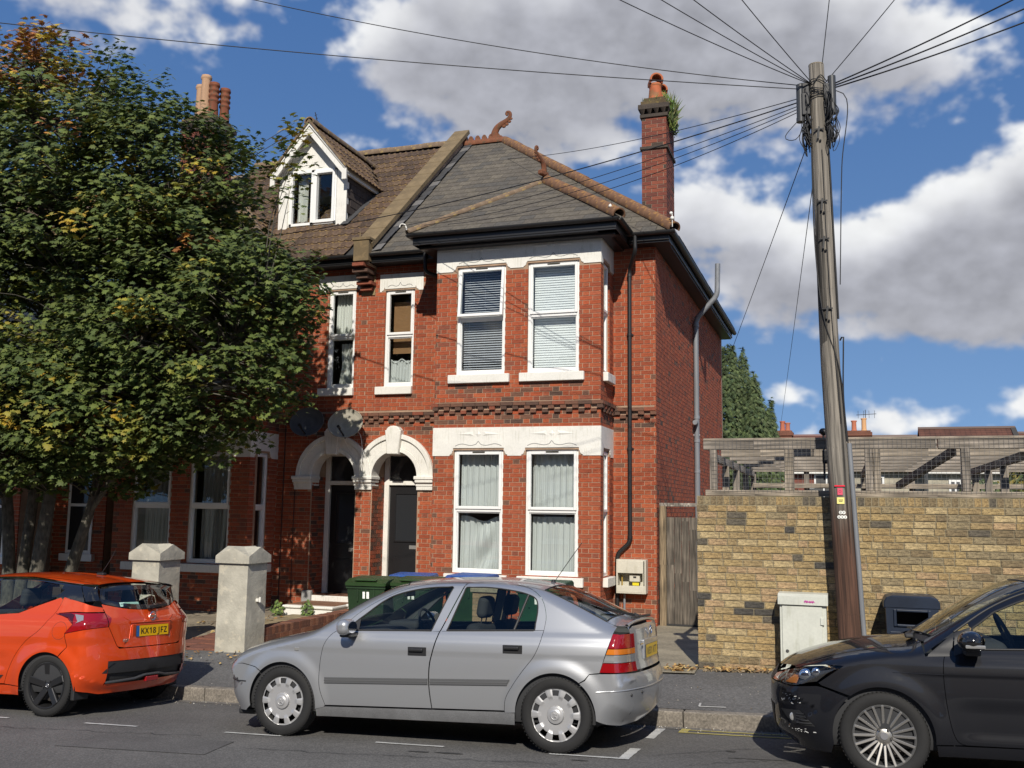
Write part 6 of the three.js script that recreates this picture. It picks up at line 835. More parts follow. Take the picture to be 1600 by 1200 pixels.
// ---- orange hatchback, seen from behind; x runs from its rear axle
{
  const car = thing('orange_hatchback', 'metallic orange hatchback with black rear glass parked at the left edge', 'car', [0, 0, 0], 0, 'cars parked along the kerb');
  const bump = (x, y) => ring(0, 0.305, 0.34, 0.022)(x, y) + ring(-2.525, 0.305, 0.34, 0.022)(x, y) + 0.018 * sstep(0.70, 0.80, y) * sstep(1.04, 0.95, y) * sstep(-1.2, 0.1, x) - 0.016 * sstep(0.42, 0.5, y) * sstep(0.66, 0.56, y) * sstep(-2.0, -1.7, x) * sstep(-0.4, -0.7, x);
  const B = new Body({ profile: [[-3.2, 0.17, 0.34], [-3.30, 0.32, 0.42], [-3.325, 0.5, 0.45], [-3.28, 0.65, 0.40], [-3.2, 0.74, 0.3], [-3.05, 0.84, 0.2], [-2.8, 0.92, 0.15], [-2.4, 1.0, 0.12], [-2.2, 1.06, 0.12], [-1.9, 1.21, 0.15], [-1.55, 1.365, 0.13], [-1.3, 1.43, 0.1], [-0.9, 1.455, 0.10], [-0.4, 1.443, 0.10], [0, 1.405, 0.10], [0.30, 1.362, 0.08], [0.38, 1.345, 0.07], [0.395, 1.32, 0.10], [0.41, 1.28, 0.14], [0.46, 1.16, 0.17], [0.53, 1.04, 0.18], [0.57, 0.965, 0.20], [0.592, 0.85, 0.25], [0.612, 0.74, 0.29], [0.636, 0.63, 0.32], [0.648, 0.52, 0.34], [0.642, 0.40, 0.34], [0.61, 0.29, 0.32], [0.54, 0.21, 0.28]], prof: [[0.12, 0.77], [0.25, 0.82], [0.4, 0.85], [0.55, 0.862], [0.7, 0.862], [0.85, 0.852], [0.95, 0.832], [1.02, 0.797], [1.1, 0.758], [1.25, 0.685], [1.36, 0.62], [1.47, 0.55]], plan: [[-3.33, 0.9], [-2.8, 0.97], [-2.3, 1], [0, 1], [0.3, 0.985], [0.67, 0.94]], bump });
  const paint = phys({ color: lin(0.66, 0.062, 0.005), metalness: 0.25, roughness: 0.34, clearcoat: 1, clearcoatRoughness: 0.04 });
  const zs = tab([[-3.1, 0.58], [-2.2, 0.60], [-1.35, 0.53], [0, 0.53], [0.40, 0.56]]), K = kit(B, zs, 0.58, 0.60), { sp, topEdge, frontEdge, rearEdge, edge } = K;
  const dR = spline([[0.018, 1.19], [0.012, 1.094], [-0.037, 0.971], [-0.127, 0.862], [-0.322, 0.72], [-0.457, 0.528], [-0.548, 0.31]], 5), bC = spline([[-0.98, 1.40], [-1.08, 1.03], [-1.12, 0.7], [-1.08, 0.29]], 5), fD = spline([[-2.02, 1.04], [-2.13, 0.9], [-2.16, 0.65], [-2.08, 0.28]], 5);
  const rw = [[-1.045, 1.012], [-0.82, 1.016], [-0.495, 1.037], [-0.289, 1.114], [-0.076, 1.196], ...spline([[-0.062, 1.316], [-0.45, 1.362], [-0.945, 1.383]], 5)], fw = [[-1.95, 1.03], ...spline([[-1.6, 1.24], [-1.4, 1.335], [-1.2, 1.375], [-1.03, 1.383]], 5), [-1.12, 1.012]];
  sides(car, 'front_wing', sp([...arc(-2.525, 0.305, 0.34, 131, -8, 22), [-2.1, 0.27], ...fD.slice().reverse(), ...topEdge(-2.0, -3.0), [-3.02, 0.72], [-2.9, 0.62]]), paint);
  sides(car, 'front_door', [sp([...fD.slice().reverse(), [-1.09, 1.0], ...bC.slice(6)])], paint);
  const cutTop = spline([[-2.02, 1.04], [-1.6, 1.275], [-1.35, 1.38], [-0.98, 1.405], [-0.5, 1.392], [0.02, 1.335], [0.16, 1.325]], 5);
  sides(car, 'rear_door', [sp([[-1.072, 1.0], [-0.82, 1.006], [-0.485, 1.027], [-0.275, 1.106], [-0.02, 1.192], ...dR.slice(1), [-1.072, 0.295], ...bC.slice(7).reverse().map((p) => [p[0] + 0.007, p[1]])])], paint);
  sides(car, 'window_surround', [sp([[-2.0, 1.035], ...cutTop.slice(1), [0.30, 1.150], [0.30, 1.143], [-0.06, 1.196], ...[[-0.076, 1.200], ...rw.slice(5).map((p) => p)], [-1.045, 1.012], [-1.11, 1.012], ...fw.slice(1, -1).reverse(), [-1.95, 1.03]], { gap: 0.001 })], M.blackGloss);
  sides(car, 'side_window', B.panel('z', inset(rw, 0.004), { off: -0.005 }), M.carGlass); sides(car, 'side_window', B.panel('z', inset(fw, 0.004), { off: -0.005 }), M.carGlass);
  sides(car, 'quarter_handle', [rbox(-0.16, -0.05, 1.19, 1.30, 0, 0.012, 0.004).rotateZ(0).translate(0, 0, B.w(-0.1, 1.24) - 0.004)], M.trim);
  sides(car, 'rear_quarter', [sp([...arc(0, 0.305, 0.34, 62, 182, 24), [-0.53, 0.305], ...dR.slice().reverse(), [0.025, 1.196], [0.30, 1.140], [0.47, 1.075], ...rearEdge(1.07, 1.045, 2), [0.21, 1.048], [0.005, 1.033], [0.195, 0.985], [0.282, 0.927], [0.206, 0.838], [0.24, 0.70], [0.185, 0.64]]), sp([...cutTop.slice().map((p) => [p[0], p[1] + 0.003]), ...topEdge(0.30, -2.0, 40)])], paint);
  sides(car, 'sill', [sp([[-2.2, 0.27], [-2.08, 0.275], [-0.54, 0.30], [-0.34, 0.29], [-0.36, 0.20], [-2.18, 0.185]])], paint);
  sides(car, 'sill_trim', [sp([[-2.1, 0.30], [-0.62, 0.335], [-0.55, 0.40], [-1.9, 0.345]], { off: 0.004 })], M.trim);
  P('bonnet', B.panel('y', edge((z) => -3.05 + 0.3 * z * z, (z) => -2.28 + 0.3 * z * z)), paint, car); P('windscreen', B.panel('y', edge((z) => -2.24 + 0.35 * z * z, (z) => -1.38 + 0.3 * z * z)), M.carGlass, car);
  const roof = P('roof', B.panel('y', edge((z) => -1.372 + 0.3 * z * z, (z) => 0.02 - 0.06 * z * z), { gap: 0.001 }), paint, car), spoiler = P('spoiler', B.panel('y', edge((z) => 0.026 - 0.06 * z * z, (z) => 0.365 - 0.14 * z * z)), paint, car);
  const fbS = sp([...frontEdge(0.19, 0.70), [-2.9, 0.64], ...arc(-2.525, 0.305, 0.34, 131, 188, 12), [-2.95, 0.2]]); P('front_bumper', [fbS, mirrorZ(fbS), B.panel('front', [[-0.58, 0.19], [0.58, 0.19], [0.58, 0.72], [-0.58, 0.72]])], paint, car);
  // rear face
  const gl = [[-0.60, 1.165], [-0.56, 1.30], [-0.3, 1.315], [0, 1.32], [0.3, 1.315], [0.56, 1.30], [0.60, 1.165], ...spline([[0.585, 1.13], [0.4, 1.088], [0.2, 1.066], [0, 1.060], [-0.2, 1.066], [-0.4, 1.088], [-0.585, 1.13]], 3)];
  P('rear_window', B.panel('rear', inset(gl, 0.03), { off: -0.002, step: 0.05 }), M.carGlass, car);
  P('rear_window_border', [B.panel('rear', [...gl.slice(0, 7), ...inset(gl, 0.05).slice(0, 7).reverse()]), B.panel('rear', [...gl.slice(6), gl[0], inset(gl, 0.05)[0], ...inset(gl, 0.05).slice(6).reverse()])], M.blackGloss, car);
  sides(car, 'spoiler_side', [sp([[0.165, 1.325], ...topEdge(0.17, 0.37, 6), ...rearEdge(1.29, 1.16, 4), [0.31, 1.150]], { gap: 0.001 }), ], M.blackGloss);
  const hatch = P('tailgate', [B.panel('rear', [...spline([[-0.60, 1.125], [-0.4, 1.083], [-0.2, 1.061], [0, 1.055], [0.2, 1.061], [0.4, 1.083], [0.60, 1.125]], 3), [0.60, 1.03], [0.57, 0.985], [0.60, 0.90], [0.50, 0.69], [0.42, 0.675], [-0.42, 0.675], [-0.50, 0.69], [-0.60, 0.90], [-0.57, 0.985], [-0.60, 1.03]], { gap: 0.002 })], paint, car);
  P('tailgate_crease', [B.line('rear', [[0.40, 0.99], [0.30, 0.93], [0.345, 0.76]], 0.006, { off: -0.002 }), B.line('rear', [[-0.40, 0.99], [-0.30, 0.93], [-0.345, 0.76]], 0.006, { off: -0.002 }), B.line('rear', [[-0.33, 0.925], [0.33, 0.925]], 0.014, { off: 0.002 })], paint, hatch);
  const bs = sp([...rearEdge(0.22, 0.892, 16), [0.212, 0.832], [0.243, 0.70], [0.19, 0.632], ...arc(0, 0.305, 0.34, 61, -6, 14), [0.42, 0.245]], { gap: 0 });
  const bumper = P('rear_bumper', [bs, mirrorZ(bs), B.panel('rear', [[-0.60, 0.55], [0.60, 0.55], [0.60, 0.892], [0.505, 0.69], [0.48, 0.668], [-0.48, 0.668], [-0.505, 0.69], [-0.60, 0.892]]), B.panel('rear', [[-0.60, 0.22], [0.60, 0.22], [0.60, 0.32], [-0.60, 0.32]])], paint, car);
  P('bumper_insert', [B.panel('rear', [[-0.60, 0.425], [0.60, 0.425], [0.60, 0.548], [-0.60, 0.548]], { off: -0.006 }), sp([...rearEdge(0.425, 0.548, 4), [0.585, 0.535], [0.53, 0.43]], { off: 0.003 }), mirrorZ(sp([...rearEdge(0.425, 0.548, 4), [0.585, 0.535], [0.53, 0.43]], { off: 0.003 })), B.panel('rear', [[-0.60, 0.322], [0.60, 0.322], [0.60, 0.423], [-0.60, 0.423]], { off: -0.03 })], M.trim, bumper);
  P('diffuser_blade', [B.line('rear', [[0.6, 0.33], [0.25, 0.345], [0.12, 0.37], [-0.12, 0.37], [-0.25, 0.345], [-0.6, 0.33]], 0.016, { off: -0.008 })], rough({ color: lin(0.05, 0.05, 0.052), roughness: 0.4 }), bumper);
  P('fog_lamp', rbox(0.60, 0.645, 0.30, 0.355, -0.10, 0.10, 0.01), M.redLens, bumper);
  for (const q of [[0.60, 0.815], [-0.815, -0.60]]) P('mud_flap', rbox(0.30, 0.345, 0.17, 0.42, q[0], q[1], 0.012), M.trim, car);
  // boomerang tail lights
  const tlS = [[0.005, 1.026], [0.21, 1.042], ...rearEdge(1.035, 0.895, 6), [0.206, 0.836], [0.286, 0.928], [0.19, 0.988]], out = sp(tlS, { gap: 0.002, off: 0.002 }), inR = (s) => B.panel('rear', [[s * 0.60, 1.035], [s * 0.555, 0.985], [s * 0.60, 0.895]], { off: 0.002 });
  for (const s of [1, -1]) { const t = P('tail_light', [s > 0 ? out : mirrorZ(out), inR(s)], M.redLens, car); const cl = sp([[0.25, 1.025], ...rearEdge(1.015, 0.965, 3).map((p) => [p[0] - 0.12, p[1]]), [0.31, 0.935], [0.33, 0.955]], { off: 0.006 }); P('clear_lens', s > 0 ? cl : mirrorZ(cl), M.clearLens, t); const dk = sp([[0.012, 1.024], [0.205, 1.036], [0.25, 1.02], [0.285, 0.935], [0.20, 0.988]], { off: 0.005 }); P('dark_lens', s > 0 ? dk : mirrorZ(dk), phys({ color: lin(0.05, 0.006, 0.006), roughness: 0.1, clearcoat: 1 }), t); }
  P('fuel_flap', [B.line('z', arc(0.135, 0.862, 0.088, 0, 352, 30), 0.0022, { side: 1, closed: true, off: -0.0012 })], M.rubber, car);
  // number plate, badge, script
  const pg = new THREE.BoxGeometry(0.012, 0.112, 0.52), np = new THREE.Mesh(pg, [rough({ map: plateTex('KX18 JFZ', 512, 110, '#e8b400', '#15130c', true), roughness: 0.35 }), M.trim, M.trim, M.trim, M.trim, M.trim]); np.name = 'number_plate'; hatch.add(np); np.position.set(0.600, 0.835, 0); np.rotation.z = 0.06;
  P('plate_recess', [rbox(0.578, 0.594, 0.76, 0.91, -0.31, 0.31, 0.01)], paint, hatch);
  P('badge', [new THREE.TorusGeometry(0.044, 0.007, 8, 32).rotateY(Math.PI / 2), uvM(new THREE.BoxGeometry(0.012, 0.020, 0.115))].map((g) => g.translate(0.592, 0.985, 0)), M.chrome, hatch);
  const font = await new FontLoader().loadAsync('fonts/droid/droid_sans_bold.typeface.json');
  { const g = new TextGeometry('MICRA', { font, size: 0.030, depth: 0.003, curveSegments: 3 }); g.rotateY(Math.PI / 2); const m = P('script', g, M.chrome, hatch); m.position.set(0.600, 0.735, 0.46); m.rotation.y = 0.12; }
  P('rear_wiper', [bar([0.555, 1.085, 0], [0.52, 1.10, -0.30], 0.016, 0.02), rbox(0.53, 0.57, 1.06, 1.10, -0.04, 0.04, 0.012)], M.trim, hatch);
  const st = document.createElement('canvas'); st.width = 128; st.height = 32; { const x = st.getContext('2d'); x.fillStyle = '#bfe6d6'; x.fillRect(0, 0, 128, 32); x.fillStyle = '#2c4a3e'; x.font = 'bold 17px sans-serif'; x.fillText('NISSAN', 6, 22); x.font = '10px sans-serif'; x.fillText('Van Centre', 76, 20); } const stx = new THREE.CanvasTexture(st); stx.colorSpace = THREE.SRGBColorSpace; const stm = new THREE.Mesh(new THREE.BoxGeometry(0.002, 0.05, 0.30), [rough({ map: stx }), M.trim, M.trim, M.trim, M.trim, M.trim]); stm.name = 'window_sticker'; car.add(stm); stm.position.set(0.468, 1.115, 0.24); stm.rotation.z = 0.50;
  // cabin
  sides(car, 'inner_panel', B.panel('z', [[-3.0, 0.20], [0.5, 0.22], [0.45, 1.0], [-0.1, 1.17], [-0.3, 1.09], [-0.5, 1.015], [-2.0, 1.0], [-3.0, 0.65]], { off: -0.05, step: 0.1 }), M.cabin);
  P('floor_pan', [box(-3.0, 0.3, 0.19, 0.25, -0.60, 0.60), box(-2.5, -2.0, 0.25, 0.9, -0.7, 0.7), box(0.05, 0.40, 0.25, 0.95, -0.62, 0.62)], M.well, car); P('dashboard', rbox(-2.1, -1.65, 0.75, 1.0, -0.66, 0.66, 0.07, 3), M.cabin, car);
  P('headlining', B.panel('y', edge((z) => -1.3 + 0.3 * z * z, (z) => 0.28 - 0.14 * z * z), { off: -0.04, step: 0.1 }), rough({ color: lin(0.20, 0.20, 0.19) }), car);
  seats(car, -1.2, 0.34, [-0.36, 0.36]); seats(car, -0.45, 0.36, [-0.36, 0.36], 0.6);
  P('aerial', [tube([[-0.16, 1.43, 0], [-0.05, 1.58, 0], [0.02, 1.70, 0]], 0.004, 10, 5), rbox(-0.20, -0.10, 1.415, 1.45, -0.03, 0.03, 0.012)], M.wire, car);
  P('wheel_wells', [...well(car, 0, 0.305, 0.34, 0.83, 0.44), ...well(car, -2.525, 0.305, 0.34, 0.83, 0.44)], M.well, car);
  for (const x of [0, -2.525]) for (const z of [0.845, -0.845]) wheelAt(car, x, 0.308, z, 0.308, 0.225, 0.205, 'five');
  placeCar(car, [-7.802, -0.174, -8.151], 0.84);
}
// ---- black hatchback at the right edge; x runs from its front axle
{
  const car = thing('black_hatchback', 'black hatchback with scuffed bumper and multi-spoke alloys at the right edge', 'car', [0, 0, 0], 0, 'cars parked along the kerb');
  const bump = (x, y) => ring(0.01, 0.31, 0.352, 0.024)(x, y) + ring(2.64, 0.31, 0.352, 0.024)(x, y) + 0.016 * sstep(0.75, 0.78, y) * sstep(0.9, 0.82, y) * sstep(0.1, 0.5, x) - 0.02 * sstep(0.3, 0.38, y) * sstep(0.62, 0.5, y) * sstep(0.45, 0.7, x) * sstep(2.2, 1.9, x);
  const B = new Body({ profile: [[-0.68, 0.16, 0.32], [-0.80, 0.26, 0.42], [-0.83, 0.42, 0.46], [-0.835, 0.55, 0.46], [-0.82, 0.66, 0.40], [-0.76, 0.735, 0.29], [-0.65, 0.812, 0.21], [-0.43, 0.888, 0.16], [-0.20, 0.945, 0.14], [0.07, 0.985, 0.13], [0.25, 1.005, 0.13], [0.33, 1.05, 0.14], [0.63, 1.238, 0.16], [0.91, 1.388, 0.15], [1.15, 1.46, 0.12], [1.5, 1.492, 0.11], [2.0, 1.49, 0.11], [2.5, 1.45, 0.11], [3.0, 1.36, 0.11], [3.25, 1.15, 0.16], [3.35, 1.0, 0.18], [3.40, 0.8, 0.2], [3.43, 0.6, 0.24], [3.40, 0.4, 0.27], [3.3, 0.22, 0.27]], prof: [[0.12, 0.80], [0.22, 0.855], [0.35, 0.885], [0.55, 0.902], [0.7, 0.900], [0.82, 0.888], [0.9, 0.862], [0.95, 0.830], [1.05, 0.786], [1.2, 0.72], [1.35, 0.65], [1.5, 0.57]], plan: [[-0.9, 0.92], [-0.5, 0.965], [0, 0.99], [0.5, 1], [2.6, 1], [3.4, 0.93]], bump });
  const paint = phys({ color: lin(0.0045, 0.005, 0.0078), metalness: 0, roughness: 0.6, specularIntensity: 0.35, clearcoat: 0.85, clearcoatRoughness: 0.05 });
  const zs = tab([[-0.75, 0.64], [-0.4, 0.69], [0.2, 0.70], [0.35, 0.68], [1.2, 0.57], [2.9, 0.55], [3.3, 0.6]]), K = kit(B, zs, 0.56, 0.60), { sp, topEdge, frontEdge, rearEdge, edge } = K;
  const dF = spline([[0.50, 0.935], [0.459, 0.88], [0.446, 0.661], [0.481, 0.369], [0.515, 0.30], [0.56, 0.281]], 5), bC = spline([[1.66, 0.962], [1.60, 0.7], [1.60, 0.5], [1.62, 0.30]], 4);
  const fw = [[0.672, 0.945], [0.672, 1.088], ...spline([[0.831, 1.207], [1.035, 1.292], [1.3, 1.36], [1.62, 1.385]], 4), [1.55, 0.962]], rw = [[1.72, 0.965], ...spline([[1.74, 1.387], [2.1, 1.375], [2.4, 1.33], [2.62, 1.24], [2.72, 1.12]], 4), [2.66, 0.99]];
  const cutT = spline([[0.33, 0.905], [0.60, 1.098], [0.83, 1.245], [1.06, 1.345], [1.35, 1.405], [1.66, 1.418], [2.1, 1.408], [2.45, 1.362], [2.72, 1.26], [2.84, 1.1], [2.82, 0.99]], 5);
  const hl = [[-0.43, 0.674], [-0.24, 0.803], [-0.36, 0.803], [-0.475, 0.790], [-0.60, 0.762]];
  sides(car, 'front_wing', sp([...arc(0.01, 0.31, 0.352, 127, -6, 26), [0.365, 0.277], [0.53, 0.279], ...dF.slice().reverse().slice(1), [0.42, 0.915], [0.335, 0.89], ...topEdge(0.32, -0.60, 30), ...hl.slice(1).reverse(), hl[0], [-0.405, 0.655]]), paint);
  sides(car, 'front_door', [sp([...dF, [1.63, 0.285], ...bC.slice().reverse(), [0.9, 0.945]]), sp([...cutT.slice(6, 24).map((p) => [p[0], p[1] - 0.004]).filter((p) => p[0] > 0.60 && p[0] < 1.66), [1.66, 0.962], [1.565, 0.962], ...fw.slice(2, -1).reverse(), [0.672, 1.088], [0.655, 1.10]], { gap: 0.001 })], paint);
  sides(car, 'rear_door', [sp([[1.67, 0.962], [2.70, 0.99], [2.62, 0.80], [2.40, 0.65], [2.27, 0.50], [2.24, 0.30], [1.63, 0.30], ...bC.slice(1).reverse().map((p) => [p[0] + 0.007, p[1]])])], paint);
  sides(car, 'rear_quarter', [sp([[2.25, 0.30], [2.28, 0.50], [2.41, 0.65], [2.63, 0.80], [2.71, 0.99], [2.82, 0.99], [2.84, 1.1], [2.72, 1.26], ...topEdge(2.72, 3.2, 14), [3.22, 0.95], [3.18, 0.66], [2.95, 0.62], ...arc(2.64, 0.31, 0.352, 60, 180, 20)]), sp([...cutT.slice(0, -12), ...topEdge(2.60, 0.34, 40)], { gap: 0.001 })], paint);
  sides(car, 'corner_trim', [sp([[0.345, 0.885], [0.355, 0.905], [0.545, 1.055], [0.515, 0.893]], { off: 0.001 }), sp([[0.522, 0.893], [0.552, 1.06], [0.66, 1.10], [0.662, 0.94]], { off: 0.002 })], M.trim);
  sides(car, 'sill', sp([[0.365, 0.272], [2.25, 0.295], [2.29, 0.20], [0.372, 0.19]]), paint); 
  const fE = frontEdge(0.18, 0.64), fbS = sp([...fE, ...[[-0.72, 0.648], [-0.645, 0.640], [-0.44, 0.652], [-0.405, 0.645], [-0.22, 0.58]], ...arc(0.01, 0.31, 0.352, 129, 190, 14), [-0.36, 0.17]], { gap: 0.002 });
  const bumper = P('front_bumper', [fbS, mirrorZ(fbS), B.panel('front', [[-0.56, 0.18], [0.56, 0.18], [0.56, 0.64], [-0.56, 0.64]])], paint, car);
  const fog = sp([[-0.728, 0.45], [-0.575, 0.464], [-0.461, 0.354], [-0.65, 0.358]], { off: 0.003 }); sides(car, 'fog_grille', [fog, ...[0.375, 0.395, 0.415, 0.435].map((y) => B.line('z', [[-0.60, y], [-0.47 - (y - 0.354) * 0.9, y]], 0.006, { off: 0.004 }))], M.trim); sides(car, 'fog_lamp', [new THREE.SphereGeometry(0.022, 14, 10).scale(1, 1.4, 0.5).translate(-0.635, 0.405, B.w(-0.635, 0.405) + 0.002)], M.clearLens);
  const grille = P('grille', B.panel('front', [[-0.35, 0.25], [0.35, 0.25], [0.42, 0.46], [-0.42, 0.46]], { off: 0.004 }), M.trim, car);
  const lmp = sp([...frontEdge(0.65, 0.735, 5), [-0.60, 0.76], ...hl.slice(1, -1).reverse(), hl[0], [-0.645, 0.645]], { gap: 0.002 }), lensMat = phys({ color: lin(0.90, 0.90, 0.88), transmission: 1, thickness: 0, roughness: 0.03, ior: 1.5 });
  for (const s of [1, -1]) { const m = (g) => s > 0 ? g : mirrorZ(g), off = (o) => sp([...frontEdge(0.655, 0.73, 5), [-0.60, 0.752], [-0.475, 0.78], [-0.30, 0.793], [-0.44, 0.68], [-0.645, 0.652]], { off: o }); const L = P('headlight', m(lmp), lensMat, car); P('headlight_bowl', m(off(-0.03)), phys({ color: lin(0.07, 0.07, 0.072), metalness: 0.6, roughness: 0.25 }), L); P('indicator_bulb', m(sp([[-0.70, 0.665], [-0.60, 0.668], [-0.57, 0.735], [-0.62, 0.735]], { off: -0.022 })), phys({ color: lin(0.55, 0.20, 0.05), roughness: 0.25, metalness: 0.3 }), L); P('projector', [new THREE.SphereGeometry(0.05, 18, 12).scale(1, 1, 0.5).translate(-0.52, 0.72, s * (B.w(-0.52, 0.72) - 0.04)), new THREE.SphereGeometry(0.035, 18, 12).scale(1, 1, 0.5).translate(-0.44, 0.745, s * (B.w(-0.44, 0.745) - 0.035)), B.panel('front', [[s * 0.40, 0.65], [s * 0.56, 0.65], [s * 0.56, 0.72], [s * 0.44, 0.70]], { off: 0.002 })], M.chrome, L); }
  P('upper_grille', B.panel('front', [[-0.38, 0.645], [0.38, 0.645], [0.43, 0.70], [0.2, 0.735], [-0.2, 0.735], [-0.43, 0.70]], { off: 0.002 }), M.trim, car);
  const hoodF = (z) => -0.752 + 0.36 * z * z, cowl = (z) => 0.24 + 0.20 * z * z, scrB = (z) => 0.30 + 0.22 * z * z, scrT = (z) => 1.06 + 0.30 * z * z;
  P('bonnet', B.panel('y', edge(hoodF, cowl), { gap: 0.002 }), paint, car);
  P('scuttle', B.panel('y', edge((z) => cowl(z) + 0.004, (z) => scrB(z) - 0.003), { off: -0.01 }), M.trim, car);
  P('windscreen', B.panel('y', edge(scrB, scrT), { gap: 0.003 }), M.carGlass, car); P('screen_seal', B.line('y', edge(scrB, scrT), 0.006, { closed: true }), M.rubber, car);
  P('wiper', [bar([0.34, 1.03, -0.1], [0.26, 1.02, 0.55], 0.018, 0.016), bar([0.30, 1.025, -0.55], [0.36, 1.05, 0.1], 0.018, 0.016), rbox(0.22, 0.28, 1.0, 1.03, 0.42, 0.58, 0.01)], M.trim, car);
  P('roof', B.panel('y', edge((z) => scrT(z) + 0.003, () => 2.95)), paint, car); P('rear_window', B.panel('y', edge(() => 2.96, () => 3.2)), M.carGlass, car);
  const rb = sp([...rearEdge(0.22, 0.95), [3.22, 0.94], [3.18, 0.65], [2.95, 0.61], ...arc(2.64, 0.31, 0.352, 59, -4, 12), [3.1, 0.24]]); P('rear_bumper', [rb, mirrorZ(rb), B.panel('rear', [[-0.60, 0.22], [0.60, 0.22], [0.60, 0.95], [-0.60, 0.95]])], paint, car);
  for (const w of [fw, rw]) { sides(car, 'side_window', B.panel('z', inset(w, 0.005), { off: -0.005 }), M.carGlass); sides(car, 'window_seal', B.line('z', [...w, w[0]], 0.008, { off: -0.002 }), M.rubber); }
  sides(car, 'belt_moulding', B.line('z', [[0.66, 0.945], [1.56, 0.962]], 0.008, { off: 0.002 }), M.trim);
  sides(car, 'drip_rail', [B.line('z', cutT.filter((p) => p[0] > 0.5 && p[0] < 2.7), 0.009, { off: 0 })], M.trim);
  sides(car, 'waist_crease', [B.line('z', [[0.10, 0.77], [0.45, 0.765]], 0.003, { off: -0.001 })], paint);
  for (const s of [1, -1]) { const m = P('door_mirror', [new THREE.SphereGeometry(1, 28, 18).scale(0.092, 0.076, 0.12)], M.blackGloss, car); m.position.set(0.635, 1.01, s * 1.00); P('mirror_indicator', rbox(-0.05, 0.08, -0.042, -0.018, s > 0 ? 0.085 : -0.113, s > 0 ? 0.113 : -0.085, 0.006), M.clearLens, m); P('mirror_foot', rbox(-0.05, 0.06, -0.10, -0.055, s > 0 ? -0.2 : -0.02, s > 0 ? 0.02 : 0.2, 0.015), M.trim, m); P('mirror_glass', new THREE.CircleGeometry(1, 24).rotateY(Math.PI / 2).scale(1, 0.058, 0.1).translate(0.075, 0, 0), M.chrome, m); }
  // scuffs on the bumper corner, as in the photograph
  const sc = []; for (let i = 0; i < 46; i++) { const x = -0.72 + RR(0, 0.16) + (i > 30 ? RR(0, 0.1) : 0), y = i > 30 ? RR(0.30, 0.33) : RR(0.50, 0.57), q = B.at('z', x, y, 1), s = RR(0.002, 0.006); sc.push(uvM(new THREE.BoxGeometry(s * RR(1, 5), s, 0.001)).rotateZ(RR(-0.4, 0.4)).rotateY(-0.9 + 0.6 * (x + 0.75) / 0.2).translate(q[0], q[1], q[2] + 0.0015)); } const scm = P('bumper_scuffs', sc, rough({ color: lin(0.45, 0.45, 0.44) }), bumper); scm.userData.kind = 'stuff';
  sides(car, 'inner_panel', B.panel('z', [[-0.5, 0.20], [3.2, 0.22], [3.1, 0.9], [2.6, 0.98], [0.6, 0.93], [-0.4, 0.6]], { off: -0.05, step: 0.1 }), M.cabin);
  P('floor_pan', [box(-0.5, 3.0, 0.19, 0.25, -0.62, 0.62), box(-0.1, 0.45, 0.25, 0.88, -0.74, 0.74)], M.well, car); P('dashboard', rbox(0.46, 0.92, 0.75, 1.0, -0.70, 0.70, 0.08, 3), M.cabin, car);
  P('steering_wheel', [new THREE.TorusGeometry(0.185, 0.016, 8, 32), rbox(-0.17, 0.17, -0.03, 0.03, -0.015, 0.015, 0.01)].map((g) => g.rotateY(Math.PI / 2).rotateZ(0.4).translate(1.05, 0.98, -0.38)), M.cabin, car);
  P('headlining', B.panel('y', edge((z) => scrT(z) + 0.05, () => 2.9), { off: -0.04, step: 0.1 }), rough({ color: lin(0.25, 0.25, 0.24) }), car);
  seats(car, 1.45, 0.36, [-0.38, 0.38]); seats(car, 2.25, 0.38, [-0.38, 0.38], 0.62);
  P('aerial', [rbox(1.30, 1.36, 1.47, 1.55, -0.008, 0.008, 0.006)], M.trim, car);
  P('wheel_wells', [...well(car, 0.01, 0.31, 0.352, 0.86, 0.46), ...well(car, 2.64, 0.31, 0.352, 0.86, 0.46)], M.well, car);
  for (const x of [0.015, 2.64]) for (const z of [0.89, -0.89]) wheelAt(car, x, 0.315, z, 0.315, 0.217, 0.205, 'multi');
  placeCar(car, [0.228, 0.075, -7.814], 0.89);
}

